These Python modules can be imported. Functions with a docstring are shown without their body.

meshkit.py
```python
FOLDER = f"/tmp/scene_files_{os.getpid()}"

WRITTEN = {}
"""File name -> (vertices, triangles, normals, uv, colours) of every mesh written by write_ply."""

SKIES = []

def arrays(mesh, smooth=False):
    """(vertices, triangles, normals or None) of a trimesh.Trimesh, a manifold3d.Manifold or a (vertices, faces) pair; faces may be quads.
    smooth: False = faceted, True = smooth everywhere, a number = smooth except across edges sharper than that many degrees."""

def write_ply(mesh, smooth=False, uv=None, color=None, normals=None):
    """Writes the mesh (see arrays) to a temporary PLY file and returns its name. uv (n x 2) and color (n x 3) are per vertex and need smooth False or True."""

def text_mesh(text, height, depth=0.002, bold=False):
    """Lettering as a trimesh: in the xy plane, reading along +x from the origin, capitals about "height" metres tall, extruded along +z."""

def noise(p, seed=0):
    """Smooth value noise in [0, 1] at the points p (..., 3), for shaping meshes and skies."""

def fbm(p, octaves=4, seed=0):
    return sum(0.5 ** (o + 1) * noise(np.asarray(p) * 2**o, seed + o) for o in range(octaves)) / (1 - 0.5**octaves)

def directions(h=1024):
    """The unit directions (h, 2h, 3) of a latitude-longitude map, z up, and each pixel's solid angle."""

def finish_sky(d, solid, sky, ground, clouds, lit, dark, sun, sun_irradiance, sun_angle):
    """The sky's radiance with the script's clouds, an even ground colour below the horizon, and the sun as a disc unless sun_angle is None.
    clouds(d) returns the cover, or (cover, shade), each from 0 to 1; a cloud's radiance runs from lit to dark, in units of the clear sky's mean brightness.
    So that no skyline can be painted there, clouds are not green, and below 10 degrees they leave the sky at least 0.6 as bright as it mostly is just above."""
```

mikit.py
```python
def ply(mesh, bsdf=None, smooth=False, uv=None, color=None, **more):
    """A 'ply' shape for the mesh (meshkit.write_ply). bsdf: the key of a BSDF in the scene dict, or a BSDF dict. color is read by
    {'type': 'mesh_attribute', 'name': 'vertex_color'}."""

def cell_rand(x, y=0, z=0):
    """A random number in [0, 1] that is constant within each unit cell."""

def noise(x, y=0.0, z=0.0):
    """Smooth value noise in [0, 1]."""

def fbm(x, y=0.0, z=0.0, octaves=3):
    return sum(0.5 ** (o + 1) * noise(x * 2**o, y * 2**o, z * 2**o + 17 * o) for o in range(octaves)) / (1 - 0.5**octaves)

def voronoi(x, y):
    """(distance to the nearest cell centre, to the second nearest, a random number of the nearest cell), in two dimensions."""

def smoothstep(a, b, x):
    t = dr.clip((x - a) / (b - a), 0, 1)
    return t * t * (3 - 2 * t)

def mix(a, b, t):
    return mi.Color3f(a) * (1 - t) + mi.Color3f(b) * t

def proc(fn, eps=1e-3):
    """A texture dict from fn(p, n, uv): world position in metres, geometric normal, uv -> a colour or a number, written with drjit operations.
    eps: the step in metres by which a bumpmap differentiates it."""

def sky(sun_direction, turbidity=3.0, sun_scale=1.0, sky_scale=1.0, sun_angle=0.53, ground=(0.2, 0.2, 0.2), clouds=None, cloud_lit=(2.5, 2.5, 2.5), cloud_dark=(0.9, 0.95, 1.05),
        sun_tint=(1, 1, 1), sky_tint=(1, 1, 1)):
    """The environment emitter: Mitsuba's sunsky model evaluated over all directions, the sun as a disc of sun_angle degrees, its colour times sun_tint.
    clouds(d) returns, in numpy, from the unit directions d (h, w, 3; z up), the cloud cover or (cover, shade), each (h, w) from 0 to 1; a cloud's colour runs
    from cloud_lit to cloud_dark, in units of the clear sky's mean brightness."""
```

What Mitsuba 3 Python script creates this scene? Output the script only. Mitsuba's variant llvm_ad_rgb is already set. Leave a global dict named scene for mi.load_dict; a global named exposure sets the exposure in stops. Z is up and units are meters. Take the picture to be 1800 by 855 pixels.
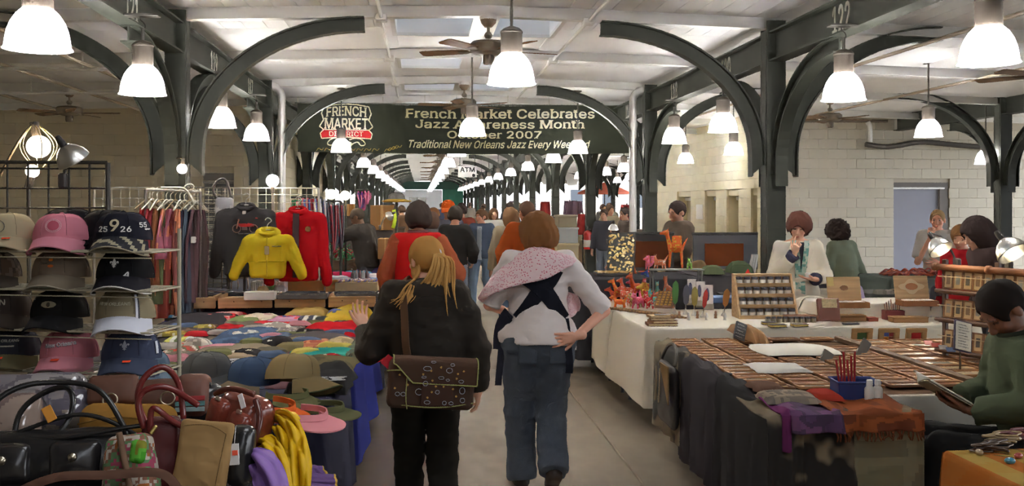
import math, random
import numpy as np
import trimesh, shapely
import shapely.geometry as sg
import manifold3d as m3
import drjit as dr
import mitsuba as mi
import mikit, meshkit

T = mi.ScalarTransform4f
random.seed(7)
rng = np.random.default_rng(7)
scene, labels = {}, {}

# camera, sky, exposure
FOC, HORIZON, EYE = 1700.0, 357.0, 1.70
YAW = math.radians(5.38)
scene['camera'] = {'type': 'perspective', 'fov': math.degrees(2 * math.atan(900 / FOC)), 'fov_axis': 'x',
 'principal_point_offset_y': (427.5 - HORIZON) / 855.0, 'near_clip': 0.05, 'far_clip': 600.0,
 'to_world': T().look_at(origin=[0, 0, EYE], target=[math.sin(YAW), math.cos(YAW), EYE], up=[0, 0, 1])}
scene['sky'] = mikit.sky([0.25, -0.3, 0.9], turbidity=5.0, sun_scale=0.0, sky_scale=11.0, ground=(0.3, 0.3, 0.3),
 clouds=lambda d: 0.55 + 0.45 * meshkit.fbm(d * 3.0, 3), cloud_lit=(1.15, 1.15, 1.15), cloud_dark=(0.9, 0.93, 0.97))
exposure = 1.6
DEV = False
LAMP = 48.0          # radiance of the pendant lamp shades
BULB = 60.0          # radiance of the bare bulbs and clamp lamps

# the building's grid, metres: x across the aisle, y along it, z up; the photographer stands at the origin
XL, XR, XR2, XL2 = -2.40, 3.68, 9.70, -8.30
RIDGE, BAY, Y1 = 0.685, 5.5, 9.85
BEAM_LO, BEAM_HI = 3.17, 3.48
BLOCK_Y, BLOCK_XR, BLOCK_XL = 19.0, 6.85, -2.62

# helpers
def _ray(u, v):
 a, b = (u - 900) / FOC, (HORIZON - v) / FOC
 return np.array([a * math.cos(YAW) + math.sin(YAW), math.cos(YAW) - a * math.sin(YAW), b])
def at_z(u, v, z):
 d = _ray(u, v); return np.array([0, 0, EYE]) + d * ((z - EYE) / d[2])
def at_y(u, v, y):
 d = _ray(u, v); return np.array([0, 0, EYE]) + d * (y / d[1])

def numbered(name):
 if name not in scene and name not in labels and not any(k.startswith(name + '__') for k in (name,)) and name not in _used:
  _used.add(name); return name
 k = 1
 while f'{name}_{k:03d}' in _used: k += 1
 _used.add(f'{name}_{k:03d}'); return f'{name}_{k:03d}'
_used = set()
def thing(name, label, cat, group=None, kind=None):
 key = numbered(name)
 labels[key] = {'label': label, 'category': cat}
 if group: labels[key]['group'] = group
 if kind: labels[key]['kind'] = kind
 return key
def struct(name, label=None):
 key = numbered(name)
 labels[key] = {'kind': 'structure'}
 if label: labels[key]['label'] = label
 return key
def sub(parent, name): return numbered(parent + '__' + name)

def asmesh(m):
 if isinstance(m, trimesh.Trimesh): return m
 if isinstance(m, (list,)): return trimesh.util.concatenate([asmesh(x) for x in m])
 v, f, _ = meshkit.arrays(m); return trimesh.Trimesh(v, f, process=False)
def painted(mesh, bsdf, smooth, color, **more):
 v, f, n = meshkit.arrays(mesh, smooth); c = np.sqrt(np.clip(color, 0, 1)); c = np.c_[np.round(c[:, 0] * 255), np.round(c[:, 1] * 200) / 200, np.round(c[:, 2] * 200) / 200]
 if len(np.unique(c, axis=0)) > 1:      # several colours: one per triangle
  pair, back = np.unique(np.c_[f.ravel(), np.repeat(f[:, 0], 3)], axis=0, return_inverse=True)
  v, c, f = v[pair[:, 0]], c[pair[:, 1]], back.reshape(-1, 3); n = None if n is None else n[pair[:, 0]]
 path = meshkit.write_ply((v, f), False, np.c_[c[:, 0] + .01 + .97 * c[:, 1], c[:, 2]], None, n)
 return {'type': 'ply', 'filename': path, 'face_normals': n is None, 'bsdf': {'type': 'ref', 'id': bsdf} if isinstance(bsdf, str) else bsdf or {'type': 'diffuse'}, **more}
def put(key, mesh, bsdf, color=None, smooth=False, M=None, label=None, **more):
 mesh = asmesh(mesh)
 if color is not None:
  if smooth is not False and smooth is not True:
   mesh = trimesh.graph.smooth_shade(mesh, angle=np.radians(smooth), facet_minarea=None); smooth = True
  c = color(np.asarray(mesh.vertices)) if callable(color) else np.asarray(color, float)
  if c.ndim == 1: c = np.tile(c, (len(mesh.vertices), 1))
  scene[key] = painted(mesh, bsdf, smooth, c, **more)
 else:
  scene[key] = mikit.ply(mesh, bsdf, smooth=smooth, **more)
 if M is not None: scene[key]['to_world'] = T(M)
 if label: labels[key] = {'label': label}
 return key
def part(parent, name, mesh, bsdf, color=None, smooth=False, M=None, label=None, **more):
 return put(sub(parent, name), mesh, bsdf, color, smooth, M, label, **more)
def again(key, src, M):
 scene[key] = {**scene[src], 'to_world': T(M)}
def move(x=0, y=0, z=0, rz=0, s=1, rx=0, ry=0):
 M = np.eye(4); M[:3, :3] = rot(rz, rx, ry) * s; M[:3, 3] = (x, y, z); return M
def rot(rz=0, rx=0, ry=0):
 a, b, c = map(math.radians, (rz, rx, ry))
 Rz = np.array([[math.cos(a), -math.sin(a), 0], [math.sin(a), math.cos(a), 0], [0, 0, 1]])
 Rx = np.array([[1, 0, 0], [0, math.cos(b), -math.sin(b)], [0, math.sin(b), math.cos(b)]])
 Ry = np.array([[math.cos(c), 0, math.sin(c)], [0, 1, 0], [-math.sin(c), 0, math.cos(c)]])
 return Rz @ Ry @ Rx
def srgb(r, g, b):
 c = np.array([r, g, b]) / 255.0
 return np.where(c <= 0.04045, c / 12.92, ((c + 0.055) / 1.055) ** 2.4)

# meshes
def box(x0, x1, y0, y1, z0, z1):
 m = trimesh.creation.box((x1 - x0, y1 - y0, z1 - z0)); m.apply_translation(((x0 + x1) / 2, (y0 + y1) / 2, (z0 + z1) / 2)); return m
def cbox(sx, sy, sz, b=0.004, z0=None):
 b = min(b, sx * .45, sy * .45, sz * .45)
 pts = []
 for i in (-1, 1):
  for j in (-1, 1):
   for k in (-1, 1):
    pts += [(i * (sx / 2 - b), j * (sy / 2 - b), k * sz / 2), (i * sx / 2, j * (sy / 2 - b), k * (sz / 2 - b)), (i * (sx / 2 - b), j * sy / 2, k * (sz / 2 - b))]
 m = trimesh.Trimesh(pts).convex_hull
 if z0 is not None: m.apply_translation((0, 0, z0 + sz / 2))
 return m
def tf(m, M): m = asmesh(m).copy(); m.apply_transform(M); return m
def tube(p, r=0.01, n=8, closed=False):
 p = np.asarray(p, float); k = len(p); r = np.broadcast_to(r, k)
 t = np.gradient(p, axis=0) if not closed else np.roll(p, -1, 0) - np.roll(p, 1, 0)
 t /= np.linalg.norm(t, axis=1, keepdims=True) + 1e-12
 a = np.array([0, 0, 1.0]) if abs(t[0][2]) < 0.9 else np.array([1.0, 0, 0])
 us = []
 for i in range(k):
  a = a - t[i] * (a @ t[i]); a /= np.linalg.norm(a) + 1e-12; us.append(a.copy())
 us = np.array(us); ws = np.cross(t, us); th = np.arange(n) * 2 * math.pi / n
 v = (p[:, None] + r[:, None, None] * (us[:, None] * np.cos(th)[None, :, None] + ws[:, None] * np.sin(th)[None, :, None])).reshape(-1, 3)
 f = []
 for i in range(k if closed else k - 1):
  j = (i + 1) % k
  for q in range(n):
   w = (q + 1) % n
   f += [[i * n + q, i * n + w, j * n + w], [i * n + q, j * n + w, j * n + q]]
 if not closed:
  v = np.vstack([v, p[0], p[-1]]); c0, c1 = len(v) - 2, len(v) - 1
  for q in range(n):
   w = (q + 1) % n; f += [[c0, w, q], [c1, (k - 1) * n + q, (k - 1) * n + w]]
 return trimesh.Trimesh(v, f, process=False)
def bar(a, b, r=0.01, n=6): return tube([a, b], r, n)
def spline(pts, n=24, closed=False):
 from scipy.interpolate import CubicSpline
 p = np.asarray(pts, float)
 if closed: p = np.vstack([p, p[:1]])
 d = np.r_[0, np.cumsum(np.linalg.norm(np.diff(p, axis=0), axis=1))]
 t = np.linspace(0, d[-1], n + 1 if closed else n)
 out = CubicSpline(d, p, bc_type='periodic' if closed else 'natural')(t)
 return out[:-1] if closed else out
def lathe(prof, n=24):
 prof = np.asarray(prof, float); th = np.arange(n) * 2 * math.pi / n; k = len(prof)
 v = np.stack([prof[:, 0, None] * np.cos(th), prof[:, 0, None] * np.sin(th), np.repeat(prof[:, 1, None], n, 1)], -1).reshape(-1, 3)
 f = []
 for i in range(k - 1):
  for q in range(n):
   w = (q + 1) % n
   if prof[i, 0] > 1e-7: f.append([i * n + q, i * n + w, (i + 1) * n + w])
   if prof[i + 1, 0] > 1e-7: f.append([i * n + q, (i + 1) * n + w, (i + 1) * n + q])
 m = trimesh.Trimesh(v, f, process=False); m.merge_vertices(); return m
def extrude(poly, depth):
 if not hasattr(poly, 'geom_type'): poly = sg.Polygon(poly)
 gs = getattr(poly, 'geoms', [poly])
 return trimesh.util.concatenate([trimesh.creation.extrude_polygon(g, depth, engine='earcut') for g in gs if g.area > 1e-9])
def cap_tris(sec):
 s = np.asarray(sec, float); v, f = trimesh.creation.triangulate_polygon(sg.Polygon(s), engine='earcut')
 m = np.array([np.argmin(np.linalg.norm(s - p, axis=1)) for p in np.asarray(v)])
 return m[np.asarray(f)]
def sweep(sec, path, up):
 path = np.asarray(path, float); up = np.asarray(up, float); k, n = len(path), len(sec)
 t = np.gradient(path, axis=0); t /= np.linalg.norm(t, axis=1, keepdims=True)
 w = np.cross(t, up); w /= np.linalg.norm(w, axis=1, keepdims=True); s = np.asarray(sec, float)
 v = (path[:, None] + s[None, :, :1] * up + s[None, :, 1:] * w[:, None]).reshape(-1, 3); f = []
 for i in range(k - 1):
  for q in range(n):
   j = (q + 1) % n; f += [[i * n + q, i * n + j, (i + 1) * n + j], [i * n + q, (i + 1) * n + j, (i + 1) * n + q]]
 cap = cap_tris(s)
 f += [list(x[::-1]) for x in cap] + [list(x + (k - 1) * n) for x in cap]
 m = trimesh.Trimesh(v, f, process=False)
 if m.volume < 0: m.invert()
 return m
def grid_sheet(P, thick=0.0):
 P = np.asarray(P, float); a, b = P.shape[:2]; i = np.arange(a * b).reshape(a, b)
 q = np.stack([i[:-1, :-1], i[1:, :-1], i[1:, 1:], i[:-1, 1:]], -1).reshape(-1, 4)
 f = np.vstack([q[:, [0, 1, 2]], q[:, [0, 2, 3]]])
 m = trimesh.Trimesh(P.reshape(-1, 3), f, process=False)
 if thick > 0:
  nrm = np.zeros((a * b, 3)); fn = np.cross(m.vertices[f[:, 1]] - m.vertices[f[:, 0]], m.vertices[f[:, 2]] - m.vertices[f[:, 0]])
  for k in range(3): np.add.at(nrm, f[:, k], fn)
  nrm /= np.linalg.norm(nrm, axis=1, keepdims=True) + 1e-12
  v = np.vstack([m.vertices, m.vertices - nrm * thick]); N = a * b
  rim = np.concatenate([i[0, :], i[1:, -1], i[-1, -2::-1], i[-2:0:-1, 0]]); nx = np.roll(rim, -1)
  f = np.vstack([f, f[:, ::-1] + N, np.stack([rim, nx, nx + N], 1), np.stack([rim, nx + N, rim + N], 1)])
  m = trimesh.Trimesh(v, f, process=False)
 return m
def surf(fn, lo, hi, h):
 lo = np.asarray(lo, float) - 2 * h; hi = np.asarray(hi, float) + 2 * h
 n = np.ceil((hi - lo) / h).astype(int) + 1
 ax = [lo[k] + h * np.arange(n[k]) for k in range(3)]
 G = np.stack(np.meshgrid(*ax, indexing='ij'), -1)
 st = 4; mc = -(-n // st)
 C = lo + h * (np.stack(np.meshgrid(*[np.minimum(np.arange(mc[k]) * st + st // 2, n[k] - 1) for k in range(3)], indexing='ij'), -1))
 Dc = fn(C.reshape(-1, 3)).reshape(mc)
 D = Dc.repeat(st, 0).repeat(st, 1).repeat(st, 2)[:n[0], :n[1], :n[2]].copy()
 near = np.abs(D) < 7 * h
 D[near] = fn(G[near])
 D[[0, -1]] = np.maximum(D[[0, -1]], h * .5); D[:, [0, -1]] = np.maximum(D[:, [0, -1]], h * .5); D[:, :, [0, -1]] = np.maximum(D[:, :, [0, -1]], h * .5)
 S = D < 0
 acc = np.zeros(tuple(n - 1) + (3,)); cnt = np.zeros(tuple(n - 1))
 cor = [(i, j, k) for i in (0, 1) for j in (0, 1) for k in (0, 1)]
 sl = lambda c: tuple(slice(c[a], n[a] - 1 + c[a]) for a in range(3))
 for a in cor:
  for d in range(3):
   if a[d]: continue
   b = list(a); b[d] = 1; b = tuple(b)
   da, db = D[sl(a)], D[sl(b)]; x = (da < 0) != (db < 0)
   t = np.where(x, da / np.where(x, da - db, 1), 0)
   p = np.zeros(tuple(n - 1) + (3,)) + np.array(a, float); p[..., d] += t
   acc += np.where(x[..., None], p, 0); cnt += x
 on = cnt > 0; idx = -np.ones(tuple(n - 1), int); idx[on] = np.arange(on.sum())
 base = np.stack(np.nonzero(on), 1)
 V = lo + h * (base + acc[on] / cnt[on][:, None])
 F = []
 for d in range(3):
  e = [x for x in range(3) if x != d]
  A = [slice(1, n[k] - 1) for k in range(3)]; B = list(A); A[d] = slice(0, n[d] - 1); B[d] = slice(1, n[d])
  sa, sb = S[tuple(A)], S[tuple(B)]
  for flip, x in ((False, sa & ~sb), (True, ~sa & sb)):
   c = np.stack(np.nonzero(x), 1)
   if not len(c): continue
   c[:, e] += 1
   q = []
   for o in ((0, 0), (1, 0), (1, 1), (0, 1)):
    cc = c.copy(); cc[:, e[0]] -= o[0]; cc[:, e[1]] -= o[1]; q.append(idx[tuple(cc.T)])
   q = np.stack(q, 1)
   if flip ^ (d == 1): q = q[:, ::-1]
   F += [q[:, [0, 1, 2]], q[:, [0, 2, 3]]]
 m = trimesh.Trimesh(V, np.vstack(F), process=False)
 if m.volume < 0: m.invert()
 return m
# signed distances
def s_cone(p, a, b, ra, rb):
 a, b = np.asarray(a, float), np.asarray(b, float); d = b - a
 t = np.clip(((p - a) @ d) / (d @ d + 1e-12), 0, 1)
 return np.linalg.norm(p - a - t[:, None] * d, axis=1) - (ra + (rb - ra) * t)
def s_ell(p, c, r, R=None):
 q = p - np.asarray(c, float)
 if R is not None: q = q @ R
 r = np.asarray(r, float); k = np.linalg.norm(q / r, axis=1); k2 = np.linalg.norm(q / r ** 2, axis=1) + 1e-9
 return k * (k - 1) / k2
def s_box(p, c, half, r=0.0, R=None):
 q = p - np.asarray(c, float)
 if R is not None: q = q @ R
 d = np.abs(q) - (np.asarray(half, float) - r)
 return np.linalg.norm(np.maximum(d, 0), axis=1) + np.minimum(d.max(1), 0) - r
def smin(*ds, k=0.03):
 o = ds[0]
 for d in ds[1:]:
  h = np.clip(0.5 + 0.5 * (d - o) / k, 0, 1); o = d * (1 - h) + o * h - k * h * (1 - h)
 return o
def smax(a, b, k=0.01): return -smin(-a, -b, k=k)
def nz(p, f=1.0, seed=0, oc=3): return meshkit.fbm(np.asarray(p) * f + seed * 13.7, oc, seed) - 0.5

# materials
def _packed(p, n, uv):
 r = dr.floor(uv.x); return mi.Color3f(dr.square(r / 255), dr.square((uv.x - r - .01) / .97), dr.square(uv.y))
VC = mikit.proc(_packed)
def principled(color, rough=0.6, metal=0.0, spec=0.4, **k):
 c = color if isinstance(color, dict) else {'type': 'rgb', 'value': [float(x) for x in color]}
 return {'type': 'twosided', 'b': {'type': 'principled', 'base_color': c, 'roughness': float(rough), 'metallic': float(metal), 'specular': float(spec), **k}}
def bumped(inner, fn, scale, eps=1e-3):
 return {'type': 'twosided', 'b': {'type': 'bumpmap', 'arbitrary': {**mikit.proc(fn, eps)}, 'scale': scale, 'bsdf': inner['b']}}
scene['m_matte'] = principled(VC, 0.9, 0, 0.08)
scene['m_cloth'] = {'type': 'twosided', 'b': {'type': 'bumpmap', 'n': mikit.proc(lambda p, n, uv: mikit.fbm(p.x * 38, p.y * 38, p.z * 38, 2), 3e-3), 'scale': 0.007,
 'bsdf': {'type': 'principled', 'base_color': VC, 'roughness': 0.95, 'specular': 0.04}}}
scene['m_satin'] = principled(VC, 0.5, 0, 0.25)
scene['m_gloss'] = principled(VC, 0.2, 0, 0.5)
scene['m_metal'] = principled(VC, 0.3, 1.0, 0.5)
scene['m_skin'] = principled(VC, 0.55, 0, 0.35)
scene['m_hair'] = {'type': 'twosided', 'b': {'type': 'bumpmap', 'n': mikit.proc(lambda p, n, uv: mikit.noise(p.x * 260 + 3 * mikit.noise(p.z * 30), p.y * 260, p.z * 18), 2e-3), 'scale': 0.006,
 'bsdf': {'type': 'principled', 'base_color': VC, 'roughness': 0.75, 'specular': 0.05}}}
def _denim(p, n, uv):
 return mi.Color3f(0.050, 0.061, 0.080) * (0.65 + 0.7 * mikit.fbm(p.x * 9, p.y * 9, p.z * 7, 3)) * (0.9 + 0.2 * mikit.noise(p.x * 700, p.y * 700, p.z * 150))
scene['m_denim'] = {'type': 'twosided', 'b': {'type': 'bumpmap', 'n': mikit.proc(lambda p, n, uv: mikit.fbm(p.x * 30, p.y * 30, p.z * 40, 2), 3e-3), 'scale': 0.015,
 'bsdf': {'type': 'principled', 'base_color': mikit.proc(_denim), 'roughness': 0.9, 'specular': 0.15}}}
def _steel(p, n, uv):
 return mikit.mix((0.007, 0.008, 0.007), (0.015, 0.017, 0.014), mikit.fbm(p.x * 3, p.y * 3, p.z * 3, 3))
scene['m_steel'] = principled(mikit.proc(_steel), 0.55, 0, 0.14)
def _floor(p, n, uv):
 a = mikit.fbm(p.x * 0.9, p.y * 0.5, 1, 4); b = mikit.fbm(p.x * 9, p.y * 6, 2, 3); s = mikit.smoothstep(0.55, 0.75, mikit.fbm(p.x * 2.2, p.y * 1.1, 5, 4))
 c = mikit.mix((0.185, 0.155, 0.112), (0.262, 0.224, 0.168), 0.6 * a + 0.4 * b)
 return c * (1 - 0.22 * s)
scene['m_floor'] = {'type': 'twosided', 'b': {'type': 'bumpmap', 'n': mikit.proc(lambda p, n, uv: mikit.fbm(p.x * 20, p.y * 20, 0, 3), 4e-3), 'scale': 0.004,
 'bsdf': {'type': 'principled', 'base_color': mikit.proc(_floor), 'roughness': 0.5, 'specular': 0.35}}}
scene['m_ceiling'] = principled(mikit.proc(lambda p, n, uv: mikit.mix((0.78, 0.775, 0.77), (0.86, 0.855, 0.85), mikit.fbm(p.x * 2, p.y * 2, 0, 3))), 0.7, 0, 0.2)
scene['m_white'] = principled((0.72, 0.71, 0.68), 0.45, 0, 0.4)
scene['m_block'] = {'type': 'twosided', 'b': {'type': 'bumpmap', 'n': mikit.proc(lambda p, n, uv: mikit.fbm(p.x * 60, p.y * 60, p.z * 60, 2), 3e-3), 'scale': 0.004,
 'bsdf': {'type': 'principled', 'base_color': VC, 'roughness': 0.7, 'specular': 0.25}}}
def _wood(p, n, uv):
 g = mikit.noise(p.x * 3 + 2 * mikit.noise(p.x * 2, p.y * 2, p.z * 9), p.y * 40, p.z * 60)
 return mikit.mix((0.33, 0.2, 0.09), (0.50, 0.33, 0.17), g)
scene['m_wood'] = principled(mikit.proc(_wood), 0.55, 0, 0.3)
scene['m_glass'] = {'type': 'thindielectric'}
scene['m_skylight'] = {'type': 'principledthin', 'base_color': {'type': 'rgb', 'value': [0.20, 0.232, 0.26]}, 'roughness': 0.5, 'diff_trans': 1.1, 'eta': 1.3}
scene['m_ground'] = principled((0.35, 0.35, 0.34), 0.9, 0, 0.1)

# the market hall
Y_BACK, Y_END = -6.65, 86.0
def zroof(x): return 3.72 - 0.029 * abs(x - RIDGE)     # underside of the roof boards
def zbeam(x): return 3.60 - 0.029 * abs(x - RIDGE)     # underside of the white cross beams
HALF = BAY / 2
BEAM_YS = [Y1 + HALF * k for k in range(-6, 28)]

# floor: cast slabs with recessed joints
fl = struct('floor', 'worn grey brown concrete floor of the aisle')
part(fl, 'bed', box(-14, 22, Y_BACK, 92, -0.30, -0.012), 'm_floor')
xs = [-9.0, -5.2, -1.75, 1.33, 4.6, 8.0, 12.0]; ys = [-6.6, -1.1, 4.4] + [4.4 + 5.5 * k for k in range(1, 16)]
for i in range(len(xs) - 1):
 for j in range(len(ys) - 1):
  part(fl, 'slab', tf(cbox(xs[i + 1] - xs[i] - .012, ys[j + 1] - ys[j] - .012, 0.06, 0.006), move((xs[i] + xs[i + 1]) / 2, (ys[j] + ys[j + 1]) / 2, -0.03)), 'm_floor')
gr = struct('ground', 'paved ground outside the market hall')
put(gr, box(-150, 150, -80, 260, -0.7, -0.31), 'm_ground')

# ceiling: deck with openings for the skylights, boards near the camera
ce = struct('ceiling', 'white painted board ceiling of the market hall')
SKX = (-0.28, 1.52)
def slope_slab(x0, x1, y0, y1, z0=0.0, th=0.05):
 P = [(x, y, zroof(x) + z) for x in (x0, x1) for y in (y0, y1) for z in (z0, z0 + th)]
 return trimesh.Trimesh(P).convex_hull
deck = []
for (x0, x1) in ((-8.6, SKX[0]), (SKX[1], 13.6)):
 deck.append(slope_slab(x0, x1, Y_BACK, Y_END, 0.025, 0.08))
for y in BEAM_YS[:-1]:
 deck.append(slope_slab(SKX[0], SKX[1], y + 1.55, y + HALF + 0.10, 0.025, 0.08))
part(ce, 'deck', deck, 'm_ceiling')
for k, y in enumerate(BEAM_YS):
 if not 7.0 < y < 13.5: continue
 for (x0, x1, n) in ((-8.2, XL, 14), (XL, SKX[0], 9), (SKX[1], XR, 10), (XR, XR2, 28)):
  w = (x1 - x0) / n
  for i in range(n):
   part(ce, 'plank', slope_slab(x0 + i * w + .003, x0 + (i + 1) * w - .003, y + .05, y + (1.15 if y > 9 else 2.7), 0.0, 0.025), 'm_ceiling')
 if y > 9:
  for (x0, x1) in ((-8.2, -5.2), (-5.2, XL), (XL, SKX[0]), (SKX[1], XR), (XR, 6.7), (6.7, XR2)):
   part(ce, 'panel', slope_slab(x0 + .004, x1 - .004, y + 1.16, y + HALF - .05, 0.0, 0.02), 'm_ceiling')

# white cross beams, two slopes meeting at the ridge
for k, y in enumerate(BEAM_YS[2:]):
 m = []
 for (x0, x1) in ((-8.6, RIDGE), (RIDGE, 13.6)):
  for (w, a, b) in ((.12, 0, .014), (.02, .014, .12)):
   P = [(x, y + s * w / 2, zbeam(x) + z) for x in (x0, x1) for s in (-1, 1) for z in (a, b)]
   m.append(trimesh.Trimesh(P).convex_hull)
 b = struct('roof_beam', 'white painted steel beam crossing under the ceiling'); part(b, 'profile', m, 'm_white')
 if y < 20:
  part(b, 'clamp', [tf(cbox(.12, .16, .07, .01), move(x, y, zbeam(x))) for x in (-.40, 1.72)], 'm_white')

# skylights: curb, frame, ridged translucent pane
for k, y in enumerate(BEAM_YS[4:-2]):
 w = struct('window_%d' % (k + 1), 'skylight between two cross beams over the aisle')
 x0, x1, y0, y1 = SKX[0], SKX[1], y + .10, y + 1.55
 zb, zt = 3.70, 4.08
 part(w, 'curb', [box(x0 - .03, x0, y0 - .03, y1 + .03, zb, zt), box(x1, x1 + .03, y0 - .03, y1 + .03, zb, zt), box(x0, x1, y0 - .03, y0, zb, zt), box(x0, x1, y1, y1 + .03, zb, zt)], 'm_ceiling')
 part(w, 'frame', [box(x0 - .05, x1 + .05, y0 - .05, y0, 3.665, 3.70), box(x0 - .05, x1 + .05, y1, y1 + .05, 3.665, 3.70), box(x0 - .05, x0, y0, y1, 3.66, 3.70), box(x1, x1 + .05, y0, y1, 3.66, 3.70),
       box(.56, .84, y0, y1, 3.665, 3.71)], 'm_white')
 for r in range(3):
  part(w, 'glazing_bar', box(x0, x1, y0 + .38 * (r + 1) - .015, y0 + .38 * (r + 1) + .015, zt - .05, zt), 'm_white')
 xx = np.linspace(x0, x1, 61 if y < 20 else 13)
 P = np.array([[(x, yy, zt + .02 + .018 * math.cos(x * 2 * math.pi / .15)) for yy in (y0 - .03, y1 + .03)] for x in xx])
 part(w, 'pane', grid_sheet(P), 'm_skylight', smooth=True)

# steel frame
I_SEC = lambda w, h, t=.016: [(-h/2, -w/2), (-h/2, w/2), (-h/2 + t, w/2), (-h/2 + t, t/2), (h/2 - t, t/2), (h/2 - t, w/2), (h/2, w/2), (h/2, -w/2), (h/2 - t, -w/2), (h/2 - t, -t/2), (-h/2 + t, -t/2), (-h/2 + t, -w/2)]
def bracket_curve(a, z0, z1, n=18):
 th = np.linspace(0, math.pi / 2, n)
 return np.stack([a * (1 - np.cos(th)), z0 + (z1 - z0) * np.sin(th)], 1)
def bracket_mesh(a, z0, z1, w=.13, h=.15):
 c = bracket_curve(a, z0, z1); p = np.array([(x + h / 2, 0, z) for x, z in c]); p[:, 2] -= 0
 p = np.vstack([[(h / 2, 0, z0 - .16)], p])
 t = np.gradient(p, axis=0); t /= np.linalg.norm(t, axis=1, keepdims=True)
 sec = np.array(I_SEC(w, h)); nrm = np.stack([-t[:, 2], t[:, 1] * 0, t[:, 0]], 1); side = np.array([0, 1.0, 0])
 k, n = len(p), len(sec)
 v = (p[:, None] + sec[None, :, :1] * nrm[:, None] + sec[None, :, 1:] * side).reshape(-1, 3); f = []
 for i in range(k - 1):
  for q in range(n):
   j = (q + 1) % n; f += [[i * n + q, i * n + j, (i + 1) * n + j], [i * n + q, (i + 1) * n + j, (i + 1) * n + q]]
 cap = cap_tris(sec)
 f += [list(x[::-1]) for x in cap] + [list(x + (k - 1) * n) for x in cap]
 m = trimesh.Trimesh(v, f, process=False)
 if m.volume < 0: m.invert()
 m.vertices[:n, 2] += 0.09 * np.sign(0.05 - (m.vertices[:n, 0])) * 0 + (h / 2 - m.vertices[:n, 0]) * 0.9
 return m
ARCH = put('_arch', bracket_mesh(1.66, 2.20, 3.50), 'm_steel'); LONG = put('_long', bracket_mesh(1.45, 2.10, 3.10), 'm_steel')
SHAFT = put('_shaft', [extrude(sg.Polygon(I_SEC(.20, .20, .03)), 3.60), box(-.06, .06, -.10, .10, 0, 3.5), tf(cbox(.34, .34, .03, .004), move(z=.015))], 'm_steel')
where = {XL: 'left', XR: 'right', XR2: 'far right', XL2: 'far left'}
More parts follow.
